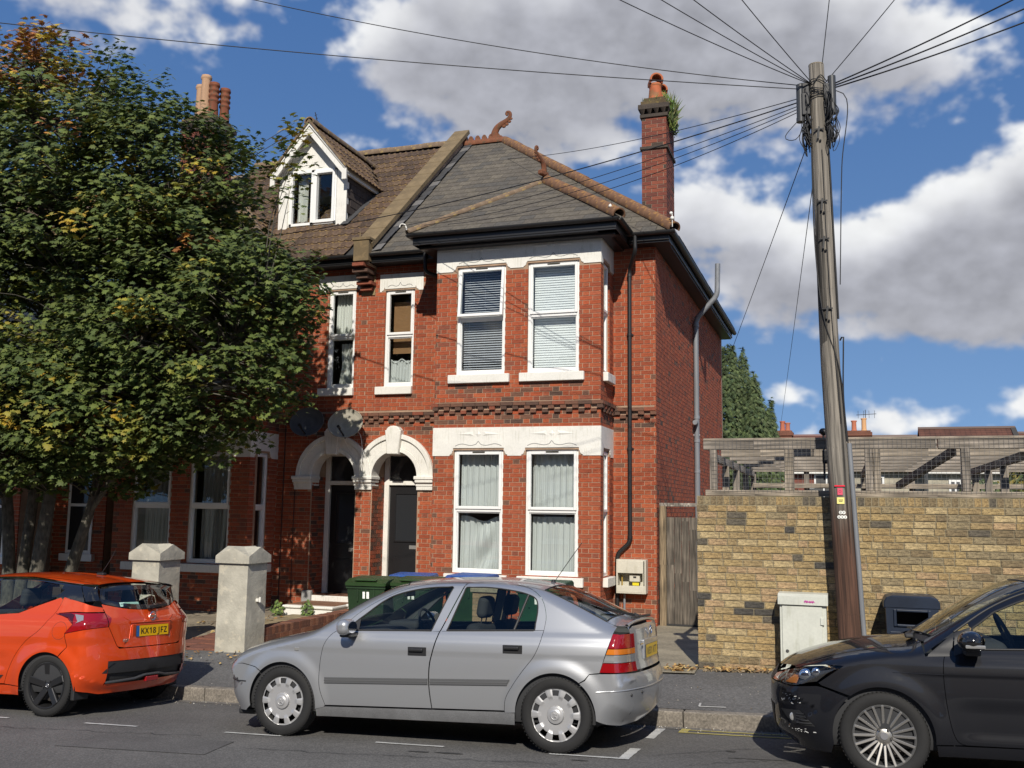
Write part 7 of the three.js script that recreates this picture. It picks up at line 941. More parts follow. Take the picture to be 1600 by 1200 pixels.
// ---------------------------------------------------------------- telegraph pole and wires
const PZ = -11.5, poleX = (y) => y < 3.75 ? lerp(0.048, -0.1, y / 3.75) : lerp(-0.1, -0.165, (y - 3.75) / 3.53), poleR = (y) => lerp(0.124, 0.087, y / 7.28);
{
  const t = thing('telegraph_pole', 'leaning weathered wooden telegraph pole in front of the yellow wall', 'pole', [0.048, 0.1, PZ]);
  const pt = tex(256, (x, y) => { const w = 0.6 * vn(x * 38, y * 11, 38) + 0.4 * vn(x * 90, y * 40, 90), crack = vn(x * 14, y * 3.1, 14) > 0.80 ? -0.14 : 0, cre = sstep(0.36, 0.22, y + 0.12 * (vn(x * 22, y * 6, 22) - 0.5)); const g = 0.47 + 0.34 * (w - 0.5) + crack * 1.4, m = 0.28 + 0.22 * (w - 0.5) + crack * 0.6; return [lerp(g * 1.02, m * 1.12, cre), lerp(g * 0.97, m * 0.80, cre), lerp(g * 0.895, m * 0.64, cre)]; }, true, 1024);
  const seg = 40, rs = 24, pos = [], uv = [], idx = []; for (let i = 0; i <= seg; i++) { const y = lerp(0, 7.28, i / seg); for (let k = 0; k <= rs; k++) { const a = k / rs * 6.2832, r = poleR(y) * (1 + 0.02 * Math.sin(a * 5 + y)); pos.push(poleX(y) + Math.cos(a) * r - 0.048, y - 0.1, Math.sin(a) * r); uv.push(k / rs, y / 7.28); } } for (let i = 0; i < seg; i++) for (let k = 0; k < rs; k++) { const a = i * (rs + 1) + k, b = a + rs + 1; idx.push(a, b, a + 1, b, b + 1, a + 1); }
  const g = new THREE.BufferGeometry(); g.setAttribute('position', new THREE.Float32BufferAttribute(pos, 3)); g.setAttribute('uv', new THREE.Float32BufferAttribute(uv, 2)); g.setIndex(idx); g.computeVertexNormals();
  P('post', g, rough({ map: pt, roughness: 0.95, bumpMap: rep(T.woodB, 1, 8), bumpScale: 0.006 }), t);
  P('post_cap', new THREE.CylinderGeometry(0.087, 0.088, 0.012, 24).translate(poleX(7.28) - 0.048, 7.182, 0), rough({ map: T.wood, color: lin(0.9, 0.85, 0.7) }), t);
  const L = (y, a, e = 0) => [poleX(y) - 0.048 + Math.sin(a) * (poleR(y) + e), y - 0.1, Math.cos(a) * (poleR(y) + e)];
  for (const y of [6.42, 5.55, 5.10, 4.28]) { const p = L(y, 0, 0.015); P('pole_step', [bar([p[0] - 0.055, p[1] + 0.03, p[2]], [p[0] + 0.055, p[1] + 0.03, p[2]], 0.016, 0.016), bar([p[0], p[1] + 0.06, p[2]], [p[0] - 0.015, p[1] - 0.09, p[2] + 0.01], 0.022, 0.018), new THREE.SphereGeometry(0.014, 8, 6).translate(p[0] + 0.01, p[1] - 0.11, p[2])], M.wire, t); }
  P('cable_conduit', [tube([L(0.05, 1.45, 0.03), L(1.0, 1.45, 0.03), L(2.0, 1.45, 0.03), L(2.78, 1.45, 0.03)], 0.027, 20, 12)], M.greyPipe, t);
  P('pole_cable', [tube([L(2.75, 1.4, 0.02), L(3.3, 1.3, 0.012), L(3.9, 1.15, 0.06), L(4.0, 1.2, 0.06), L(3.95, 1.3, 0.015)], 0.009, 30, 6), tube([L(2.8, 1.3, 0.012), L(3.6, 0.9, 0.012), L(4.2, -0.4, 0.012), L(5.0, -1.2, 0.012), L(6.4, -1.1, 0.012)], 0.009, 40, 6), tube([L(4.2, 1.25, 0.014), L(5.0, 1.2, 0.014), L(6.2, 1.1, 0.014), L(6.8, 0.8, 0.014)], 0.012, 30, 6), tube([L(3.0, 0.6, 0.008), L(4.5, 0.3, 0.008), L(6.2, 0.2, 0.008)], 0.005, 30, 5)], M.wire, t);
  const box1 = [[-0.20, 6.62], [0.16, 6.68]]; for (const [dx, y] of box1) P('junction_tube', [cyl(0.045, 0.045, 0.42, poleX(y) - 0.048 + dx, y - 0.1, 0.05, 16), cyl(0.05, 0.05, 0.05, poleX(y) - 0.048 + dx, y - 0.14, 0.05, 16)], rough({ color: lin(0.05, 0.052, 0.055), roughness: 0.35 }), t);
  const loops = []; for (let i = 0; i < 90; i++) { const s = R() < 0.5 ? -1 : 1, a = s * RR(0.7, 1.6), y = RR(6.45, 7.0), l = RR(0.1, 0.35), o = RR(0.02, 0.11); loops.push(tube([L(y, a, o), L(y - l * 0.5, a + RR(-0.3, 0.3), o + RR(0, 0.05)), L(y - l, a + RR(-0.2, 0.2), o * 0.7), L(y - l * 0.6, a + 0.25 * s, o * 0.6), L(y + 0.05, a + RR(-0.2, 0.2), 0.02)], RR(0.004, 0.008), 18, 5)); } for (let i = 0; i < 7; i++) { const y = RR(6.85, 7.05); loops.push(tube([L(y, -1.3, 0.03), L(y + RR(-0.08, 0.08), -0.5, 0.02), L(y + RR(-0.08, 0.08), 0.4, 0.02), L(y, 1.3, 0.03)], 0.006, 16, 5)); } loops.push(tube([L(6.7, -1.2, 0.05), L(6.4, -1.4, 0.3), L(6.35, -1.2, 0.2), L(6.6, -1, 0.05)], 0.005, 20, 5), tube([L(6.95, 1.3, 0.06), L(6.85, 1.45, 0.22), L(6.0, 1.45, 0.14), L(4.6, 1.4, 0.05)], 0.006, 30, 5));
  const lp = P('cable_tangle', loops, M.wire, t); lp.userData.kind = 'stuff';
  P('terminal_block', [rbox(-0.06, 0.06, -0.08, 0.08, -0.05, 0.05, 0.015).translate(...L(6.98, -1.4, 0.06)), rbox(-0.07, 0.07, -0.1, 0.1, -0.05, 0.05, 0.015).translate(...L(6.92, 1.35, 0.05)), rbox(-0.05, 0.05, -0.14, 0.14, -0.04, 0.04, 0.015).translate(...L(6.78, -1.1, 0.06))], M.blackPlastic, t);
  const sign = (w, h, y, dx, draw, nm) => { const c = document.createElement('canvas'); c.width = 128; c.height = Math.round(128 * h / w); draw(c.getContext('2d'), c.width, c.height); const tx = new THREE.CanvasTexture(c); tx.colorSpace = THREE.SRGBColorSpace; const m = new THREE.Mesh(new THREE.BoxGeometry(w, h, 0.004), [M.trim, M.trim, M.trim, M.trim, rough({ map: tx, roughness: 0.5 }), M.trim]); m.name = nm; m.position.set(...L(y, 0.05, 0.004)); m.position.x += dx; t.add(m); };
  P('warning_tape', rbox(-0.055, 0.055, -0.006, 0.010, -0.002, 0.002, 0.001).translate(...L(2.30, 0.05, 0.006)), rough({ color: lin(0.75, 0.02, 0.05) }), t);
  sign(0.055, 0.075, 2.24, 0, (x, w, h) => { x.fillStyle = '#d8556b'; x.fillRect(0, 0, w, h); x.strokeStyle = '#8c1f38'; x.lineWidth = 10; x.beginPath(); x.arc(w / 2, h / 2, w * 0.22, 0, 6.3); x.stroke(); }, 'red_label');
  sign(0.078, 0.072, 2.14, 0, (x, w, h) => { x.fillStyle = '#efe38a'; x.fillRect(0, 0, w, h); x.fillStyle = '#3a3820'; x.fillRect(w * 0.2, h * 0.35, w * 0.62, h * 0.12); x.fillRect(w * 0.25, h * 0.58, w * 0.5, h * 0.1); }, 'yellow_label');
  const disc = (ch, x, y) => { const c = document.createElement('canvas'); c.width = c.height = 64; const q = c.getContext('2d'); q.fillStyle = '#ecebe4'; q.fillRect(0, 0, 64, 64); q.fillStyle = '#222'; q.font = 'bold 50px sans-serif'; q.textAlign = 'center'; q.textBaseline = 'middle'; q.fillText(ch, 32, 35); const tx = new THREE.CanvasTexture(c); tx.colorSpace = THREE.SRGBColorSpace; const g = new THREE.CircleGeometry(0.019, 18), m = P('number_disc', g, rough({ map: tx }), t); m.position.set(...L(y, x, 0.004)); m.rotation.y = x; };
  [['D', -0.08], ['P', 0.20]].forEach(([c, x]) => disc(c, x + 0.06, 2.01)); [['6', -0.22], ['5', 0.06], ['2', 0.34]].forEach(([c, x]) => disc(c, x + 0.03, 1.96));
  // wires: each its own thing
  const A = V3(-0.19, 6.98, PZ), Bq = V3(-0.12, 7.0, PZ);
  const wire = (from, to, sag, label, r = 0.0056) => { const pts = []; for (let i = 0; i <= 24; i++) { const k = i / 24, p = from.clone().lerp(to, k); p.y -= sag * 4 * k * (1 - k); pts.push(p); } const mid = from.clone(); const m = P('overhead_wire', new THREE.TubeGeometry(new THREE.CatmullRomCurve3(pts.map((p) => p.clone().sub(mid))), 48, r, 5, false), M.wire); m.position.copy(mid); m.userData = { label, category: 'wire', group: 'overhead wires from the telegraph pole' }; };
  wire(A.clone(), V3(-11.0, 7.62, -7.2), 0.10, 'near-level overhead wire crossing above both roofs to the left edge');
  wire(A.clone().add(V3(0, 0.03, 0.02)), V3(-7.2, 8.6, -10.2), 0.12, 'overhead wire rising to the top edge above the slate ridge');
  for (const [x, y, z, s, l] of [[-3.1, 7.7, -8.6, 0.06, 'fourth'], [-2.8, 8.0, -8.9, 0.05, 'third'], [-2.35, 8.0, -8.8, 0.05, 'second'], [-1.6, 8.5, -9.8, 0.04, 'nearest']]) wire(A.clone().add(V3(0, 0.04, 0.03)), V3(x, y, z), s, l + ' from the pole among wires fanning up-left off its top');
  wire(Bq.clone().add(V3(0, 0.1, 0)), V3(0.18, 9.2, -11.0), 0.01, 'short overhead wire going steeply up from the pole top');
  wire(Bq.clone().add(V3(0.05, 0.05, 0)), V3(1.35, 8.4, -10.8), 0.02, 'single overhead wire rising right, steeper than the bundle below it');
  [['uppermost', 7.62], ['middle', 7.52], ['lowest', 7.44]].forEach(([n, y], i) => wire(Bq.clone().add(V3(0.06, -0.02 * i, 0)), V3(2.9, y, -10.2 - i * 0.3), 0.05, n + ' of the wires leaving the pole to the right edge', 0.009));
  wire(A.clone().add(V3(-0.05, -0.06, 0)), V3(-9.2, 11.0, -22.5), 0.25, 'overhead wire passing behind the tall chimney over the ridge finial');
  wire(A.clone().add(V3(-0.05, -0.1, 0)), V3(-10.9, 6.9, -15.0), 0.25, 'overhead wire crossing the slates and dormer to the left house', 0.008);
  [['upper', 0], ['middle', 1], ['lower', 2]].forEach(([n, i]) => wire(A.clone().add(V3(-0.06, -0.14 - i * 0.03, 0)), V3(-7.24 + i * 0.45, 6.9 - i * 0.02, -15.0), 0.16 + i * 0.05, n + ' of three wires running to the bay gutter', 0.005));
  wire(A.clone().add(V3(0.02, -0.35, 0)), V3(-5.9, 4.2, -40), 0.1, 'thin wire slanting down from the pole to behind the house', 0.006);
  wire(A.clone().add(V3(0.05, -0.5, 0)), V3(-3.7, 5.6, -60), 0.1, 'thin wire dropping from the pole to the far chimney', 0.006);
}

// ---------------------------------------------------------------- timber cage on the wall
{
  const t = thing('timber_cage', 'grey weathered timber frame with wire mesh standing on the yellow wall', 'timber frame', [1.2, 2.19, -14]), o = [-1.2, -2.19, 14], y0 = 2.19, y1 = 2.85;
  const W = (nm, x0, x1, ya, yb, z0, z1) => { const g = rbox(x0, x1, ya, yb, z0, z1, 0.006), long = Math.max(x1 - x0, yb - ya, z1 - z0), u = g.attributes.uv; if (long !== yb - ya) for (let i = 0; i < u.count; i++) { const a = u.getX(i); u.setXY(i, u.getY(i) + x0 * 0.37, a); } g.translate(...o); return P(nm, g, pick(wm), t); };
  const wm = [[1.15, 1.12, 1.1], [0.95, 0.93, 0.92], [1.3, 1.24, 1.15]].map((c) => { const m = M.wood.clone(); m.color = lin(...c.map((q) => q * 0.85)); return m; });
  W('bottom_rail', -1.58, 4.6, y0 + 0.002, y0 + 0.07, -12.04, -11.90); W('top_beam', -1.6, 1.02, y1 - 0.105, y1, -11.99, -11.90); W('top_beam', 1.03, 4.6, y1 - 0.11, y1 - 0.005, -11.99, -11.90); W('top_plate', -1.6, 4.6, y1 + 0.001, y1 + 0.03, -12.05, -11.89);
  for (const [a, b] of [[-1.525, -1.44], [-0.65, -0.545], [0.245, 0.33], [0.335, 0.415], [1.262, 1.35], [2.2, 2.29], [3.2, 3.29]]) W('post', a, b, y0 + 0.07, y1 - 0.106, -11.995, -11.895);
  for (const z of [-12.9, -13.9, -14.9, -15.9, -16.9]) W('joist', -1.5, 4.6, y1 - 0.14 - 0.0, y1 - 0.04, z - 0.03, z + 0.03);
  for (const x of [-1.5, 0.33, 1.9, 3.2, 4.4]) W('side_beam', x - 0.03, x + 0.03, y1 - 0.24, y1 - 0.142, -17.6, -12.06);
  for (const x of [-1.5, 0.33, 1.9, 2.6, 3.2, 4.4]) for (const z of [-13.4, -14.8, -16.2]) if (x < -1 || x > 1.5) W('post', x - 0.045, x + 0.045, 0.3, y1 - 0.242, z - 0.045, z + 0.045);
  for (const x of [-1.5, -0.6, 0.33, 1.1, 1.9, 3.2, 4.4]) W('post', x - 0.045, x + 0.045, 0.3, y1 - 0.06, -17.74, -17.65);
  for (const [ya, yb] of [[2.10, 2.20], [2.42, 2.50], [2.7, 2.8]]) W('back_rail', -1.5, 4.6, ya, yb, -17.64, -17.6);
  P('brace', bar([1.2, 2.72, -12.1], [0.75, 2.40, -15.0], 0.07, 0.09).translate(...o), wm[1], t);
  const ms = []; for (let x = -1.45; x < 4.5; x += 0.05) ms.push(new THREE.BoxGeometry(0.0022, y1 - y0 - 0.02, 0.0022).translate(x, (y0 + y1) / 2 + 0.03, -11.888)); for (let y = y0 + 0.06; y < y1; y += 0.05) ms.push(new THREE.BoxGeometry(6.0, 0.0022, 0.0022).translate(1.5, y, -11.886)); const m = P('wire_mesh', ms.map((g) => g.translate(...o)), rough({ color: lin(0.16, 0.16, 0.16), metalness: 0.5, roughness: 0.5 }), t); m.userData.kind = 'stuff';
  const v = thing('black_vent_cowl', 'small black mushroom cowl on a pipe behind the timber top beam', 'vent', [-0.21, 2.4, -12.4]); P('pipe', cyl(0.014, 0.014, 0.56, 0, 0, 0, 10), M.blackPlastic, v); P('cowl', [lathe([[0, 0.09], [0.03, 0.085], [0.05, 0.06], [0.055, 0.03], [0.03, 0.015], [0.015, 0]], 20).translate(0, 0.54, 0)], M.blackPlastic, v); P('base_block', rbox(-0.02, 0.12, 0.2, 0.36, -0.05, 0.05, 0.01), M.blackPlastic, v);
}
// ---------------------------------------------------------------- side gate
{
  const t = thing('side_gate', 'grey weathered boarded gate between the house side and the yellow wall', 'gate', [-2.45, 0.1, -16.5]);
  P('gate_post', rbox(-0.51, -0.40, -0.1, 1.98, -0.05, 0.06, 0.008), (() => { const m = M.wood.clone(); m.color = lin(0.95, 0.80, 0.58); return m; })(), t); P('top_rail', rbox(-0.51, 0.9, 1.97, 2.03, -0.04, 0.05, 0.006), M.wood, t);
  for (let i = 0; i < 9; i++) { const x = -0.39 + i * 0.125, m = M.wood.clone(); { const k = RR(0.5, 0.68); m.color = lin(0.84 * k, 0.80 * k, 0.75 * k); } const b = P('board', rbox(x, x + 0.119, 0.03, 1.79, 0, 0.022, 0.004), m, t); b.geometry.attributes.uv.array.forEach((v2, k, a) => { a[k] = v2 + i * 0.137; }); }
  P('ledge', [rbox(-0.39, 0.73, 0.3, 0.4, -0.03, 0, 0.004), rbox(-0.39, 0.73, 1.4, 1.5, -0.03, 0, 0.004)], M.wood, t); P('bottom_board', rbox(-0.40, 0.74, 0.0, 0.03, -0.01, 0.03, 0.003), M.deck, t);
}
// ---------------------------------------------------------------- meter box, dishes, cabinet, litter bin, wheelie bins
{
  const t = thing('meter_box', 'cream gas meter box with broken open front beside the black drainpipe', 'meter box', [-3.395, 0.62, -16.39]); const m = rough({ map: T.paint, color: lin(0.66, 0.64, 0.57), roughness: 0.6 });
  P('case', [rbox(-0.25, -0.225, 0, 0.56, 0, 0.2, 0.006), rbox(0.225, 0.25, 0, 0.56, 0, 0.2, 0.006), rbox(-0.225, 0.225, 0.535, 0.56, 0, 0.2, 0.006), rbox(-0.225, 0.225, 0, 0.025, 0, 0.2, 0.006), box(-0.225, 0.225, 0.025, 0.535, 0.002, 0.012)], m, t); P('front_panel', [rbox(-0.228, 0.21, 0.335, 0.54, 0.185, 0.205, 0.006), rbox(-0.228, 0.228, 0.02, 0.13, 0.185, 0.203, 0.006)], m, t);
  P('meter', [rbox(-0.04, 0.14, 0.19, 0.31, 0.06, 0.15, 0.015, 2)], m, t); P('meter_dial', rbox(0.03, 0.08, 0.255, 0.285, 0.15, 0.154, 0.002), M.blackPlastic, t); P('warning_label', rbox(0.01, 0.12, 0.13, 0.185, 0.12, 0.124, 0.002), rough({ color: lin(0.72, 0.60, 0.02) }), t); P('gas_pipe', [cyl(0.011, 0.011, 0.22, -0.17, 0.07, 0.1, 10)], rough({ color: lin(0.45, 0.30, 0.05), metalness: 0.4 }), t); P('outlet_pipe', cyl(0.02, 0.02, 0.5, -0.14, -0.5, 0.06, 12), M.greyPipe, t);
}
for (const [x, y, col, label, tw] of [[-9.60, 3.56, [0.13, 0.14, 0.15], 'dark grey mesh satellite dish in tree shade above the left arch', 0.05], [-8.78, 3.52, [0.62, 0.58, 0.47], 'beige satellite dish above the left arch keystone, right of the dark dish', 0.05]]) {
  const t = thing('satellite_dish', label, 'satellite dish', [x, y, -16.38], tw, 'satellite dishes'); const m = rough({ map: T.grain, color: lin(...col), roughness: 0.6, side: THREE.DoubleSide });
  const d = P('dish', [lathe([...Array(9).keys()].map((i) => [0.35 * i / 8, 0.07 * (i / 8) ** 2]), 40), new THREE.TorusGeometry(0.35, 0.008, 6, 48).rotateX(Math.PI / 2).translate(0, 0.07, 0)].map((g) => g.scale(1, 1, 0.80)), m, t); d.position.set(0, 0, 0.28); d.rotation.x = Math.PI / 2 - 0.24;
  P('feed_arm', [bar([0, -0.26, 0.32], [0, -0.10, 0.60], 0.022, 0.022), new THREE.CylinderGeometry(0.028, 0.022, 0.09, 12).rotateX(1.2).translate(0, -0.08, 0.60)], M.blackPlastic, t); P('wall_bracket', [bar([0, -0.05, 0.26], [0, -0.12, 0], 0.03, 0.03), rbox(-0.05, 0.05, -0.2, -0.04, 0, 0.012, 0.004)], rough({ color: lin(0.2, 0.2, 0.2) }), t);
  if (x > -9) P('dish_cable', [tube([[0, -0.25, 0.34], [-0.02, -0.45, 0.14], [0.05, -0.55, 0.12], [0.0, -0.5, 0.12]], 0.006, 24, 5), tube([[0.1, -0.1, 0.05], [0.22, -0.2, 0.13], [0.27, -0.6, 0.14], [0.24, -1.0, 0.16], [0.2, -1.12, 0.13]], 0.007, 30, 5)], rough({ color: lin(0.6, 0.6, 0.58) }), t);
}
{
  const t = thing('utility_cabinet', 'white metal utility cabinet with pink scribble against the yellow wall', 'cabinet', [-0.465, 0.17, -11.63]); const m = phys({ map: T.paint, color: lin(0.66, 0.69, 0.66), roughness: 0.45 });
  P('body', rbox(-0.25, 0.25, 0, 0.84, -0.15, 0.13, 0.006), m, t); P('hood', [extrude([[-0.165, 0.815], [0.165, 0.815], [0.165, 0.90], [0.10, 0.925], [-0.165, 0.925]], 0.53, { bevel: 0.004 }).rotateY(-Math.PI / 2).translate(0.265, 0, 0)], m, t);
  P('door', rbox(-0.225, 0.205, 0.03, 0.80, 0.131, 0.146, 0.005), m, t); P('hinge', [rbox(0.185, 0.225, 0.60, 0.68, 0.146, 0.160, 0.004)], m, t); P('lock', [new THREE.TorusGeometry(0.014, 0.005, 8, 20).translate(-0.175, 0.30, 0.148), new THREE.CylinderGeometry(0.008, 0.008, 0.01, 10).rotateX(Math.PI / 2).translate(-0.175, 0.30, 0.15)], rough({ color: lin(0.12, 0.12, 0.12), metalness: 0.6 }), t);
  const sc = []; for (let i = 0; i < 3; i++) { const p = []; for (let k = 0; k < 11; k++) p.push([0.02 + k * 0.0105 + RR(-0.006, 0.006), 0.842 + (k % 2 ? 0.022 : -0.004) * RR(0.4, 1) + RR(-0.004, 0.004), 0.1705]); sc.push(tube(p, 0.0028, 40, 4)); } P('graffiti', sc, rough({ color: lin(0.48, 0.02, 0.30) }), t);
  const w = P('loose_cable', [tube([[0.27, 0.15, 0.02], [0.36, 0.06, 0.0], [0.45, 0.12, 0], [0.5, 0.04, -0.02], [0.4, 0.02, 0.04], [0.3, 0.2, -0.1]], 0.007, 40, 5)], M.wire, t);
  const t2 = thing('litter_bin', 'dark blue hooded street litter bin against the yellow wall', 'litter bin', [0.655, 0.24, -11.5]), b = phys({ map: T.grain, color: lin(0.022, 0.035, 0.065), roughness: 0.42 });
  const hole = rect(-0.155, 0.155, 0.60, 0.73); P('body', [extrude([[-0.235, 0], [0.235, 0], [0.255, 0.50], [0.262, 0.78], [-0.262, 0.78], [-0.255, 0.50]], 0.02, { holes: [hole] }).translate(0, 0, 0.17), rbox(-0.255, -0.235, 0, 0.78, -0.22, 0.172, 0.01), rbox(0.235, 0.255, 0, 0.78, -0.22, 0.172, 0.01), box(-0.24, 0.24, 0, 0.78, -0.23, -0.21)], b, t2);
  P('hood', [extrude([[-0.268, 0.775], [0.268, 0.775], [0.266, 0.83], [0.245, 0.865], [0.19, 0.885], [-0.19, 0.885], [-0.245, 0.865], [-0.266, 0.83]], 0.40, { bevel: 0.012 }).translate(0, 0, -0.215)], b, t2);
  P('aperture_frame', [rbox(-0.185, -0.155, 0.575, 0.755, 0.185, 0.21, 0.008), rbox(0.155, 0.185, 0.575, 0.755, 0.185, 0.21, 0.008), rbox(-0.155, 0.155, 0.73, 0.755, 0.185, 0.21, 0.008), rbox(-0.155, 0.155, 0.575, 0.60, 0.185, 0.21, 0.008)], b, t2); for (let i = 0; i < 5; i++) P('rib', rbox(-0.225, 0.225, 0.50 - i * 0.045, 0.522 - i * 0.045, 0.186, 0.202, 0.006), b, t2); P('liner', box(-0.22, 0.22, 0.02, 0.55, -0.2, 0.15), M.well, t2);
  const sp = []; for (let i = 0; i < 16; i++) sp.push(new THREE.CircleGeometry(RR(0.003, 0.011), 7).rotateX(-Math.PI / 2).translate(RR(-0.18, 0.18), 0.8985, RR(-0.15, 0.15))); const d = P('bird_droppings', sp, rough({ color: lin(0.6, 0.6, 0.57) }), t2); d.userData.kind = 'stuff';
}
function wheelie(x, z, turn, body, lid, label, num) {
  const y = yardY(x, z) + 0.01, t = thing('wheelie_bin', label, 'wheelie bin', [x, y, z], turn, 'wheelie bins in the front yard'), bm = phys({ color: lin(...body), roughness: 0.5, map: T.grain }), lm = phys({ color: lin(...lid), roughness: 0.42, map: T.grain });
  const v = []; const R4 = (w, d, yy, zc) => [[-w, yy, zc + d], [w, yy, zc + d], [w, yy, zc - d], [-w, yy, zc - d]]; const a = R4(0.225, 0.24, 0.06, 0), b = R4(0.275, 0.31, 0.90, 0), c = R4(0.29, 0.325, 0.90, 0), d = R4(0.29, 0.325, 0.955, 0); const skin = (p, q) => { for (let i = 0; i < 4; i++) { const j = (i + 1) % 4; v.push(p[i], p[j], q[j], p[i], q[j], q[i]); } }; skin(a, b); skin(b, c); skin(c, d); v.push(a[0], a[2], a[1], a[0], a[3], a[2]); P('body', tri(v), bm, t);
  P('body_rib', [-0.12, 0, 0.12].map((q) => rbox(q - 0.01, q + 0.01, 0.7, 0.89, 0.27, 0.315, 0.005)), bm, t);
  P('lid', [extrude([[-0.335, 0.956], [0.335, 0.956], [0.335, 0.985], [0.20, 1.03], [-0.28, 1.045], [-0.335, 1.02]], 0.58, { bevel: 0.012 }).rotateY(-Math.PI / 2).translate(0.29, 0, 0), rbox(-0.2, 0.2, 1.03, 1.05, -0.2, 0.18, 0.012)], lm, t); P('lid_grip', [rbox(-0.16, 0.16, 1.02, 1.045, 0.27, 0.345, 0.01)], lm, t);
  P('handle', [tube([[-0.22, 0.95, -0.33], [-0.22, 1.0, -0.39], [0.22, 1.0, -0.39], [0.22, 0.95, -0.33]], 0.017, 24, 8)], bm, t); for (const s of [-1, 1]) P('wheel', lathe([[0.02, -0.025], [0.09, -0.025], [0.10, -0.015], [0.10, 0.015], [0.09, 0.025], [0.02, 0.025]], 24).rotateZ(Math.PI / 2).translate(s * 0.25, 0.1, -0.27), M.rubber, t);
  if (num) { const cv = document.createElement('canvas'); cv.width = 80; cv.height = 90; const q = cv.getContext('2d'); q.fillStyle = '#f2f2ee'; q.fillRect(0, 0, 80, 90); q.fillStyle = '#111'; q.font = '70px sans-serif'; q.textAlign = 'center'; q.textBaseline = 'middle'; q.fillText('1', 38, 48); const tx = new THREE.CanvasTexture(cv); tx.colorSpace = THREE.SRGBColorSpace; const m = new THREE.Mesh(new THREE.BoxGeometry(0.095, 0.105, 0.002), [M.trim, M.trim, M.trim, M.trim, rough({ map: tx }), M.trim]); m.name = 'number_sticker'; m.position.set(0.0, 0.80, 0.302); m.rotation.x = 0.08; t.add(m); P('torn_sticker', extrude([[-0.05, 0.66], [0.03, 0.65], [0.05, 0.70], [0.02, 0.735], [-0.02, 0.71], [-0.045, 0.74]], 0.002).rotateX(0.02).translate(-0.03, 0.0, 0.272), rough({ color: lin(0.7, 0.7, 0.68) }), t); }
  t.scale.y = 0.9; return t;
}
const gB = [0.022, 0.062, 0.020], gL = [0.035, 0.085, 0.022], bL = [0.035, 0.13, 0.48];
wheelie(-6.42, -12.75, 0.12, gB, gL, 'green wheelie bin numbered 1 beside the low brick divider wall', true); wheelie(-5.72, -12.78, 0.05, gB, gL, 'second green wheelie bin numbered 1, seen through the silver car window', true);
wheelie(-6.15, -13.5, 0.1, gB, bL, 'green bin with blue lid standing behind the numbered green bins', false); wheelie(-5.25, -13.6, -0.1, gB, bL, 'blue-lidded bin right of the other, below the bay window', false); wheelie(-3.75, -12.42, 0, [0.02, 0.10, 0.045], [0.02, 0.10, 0.045], 'green bin seen through the rear side window of the silver car', true);

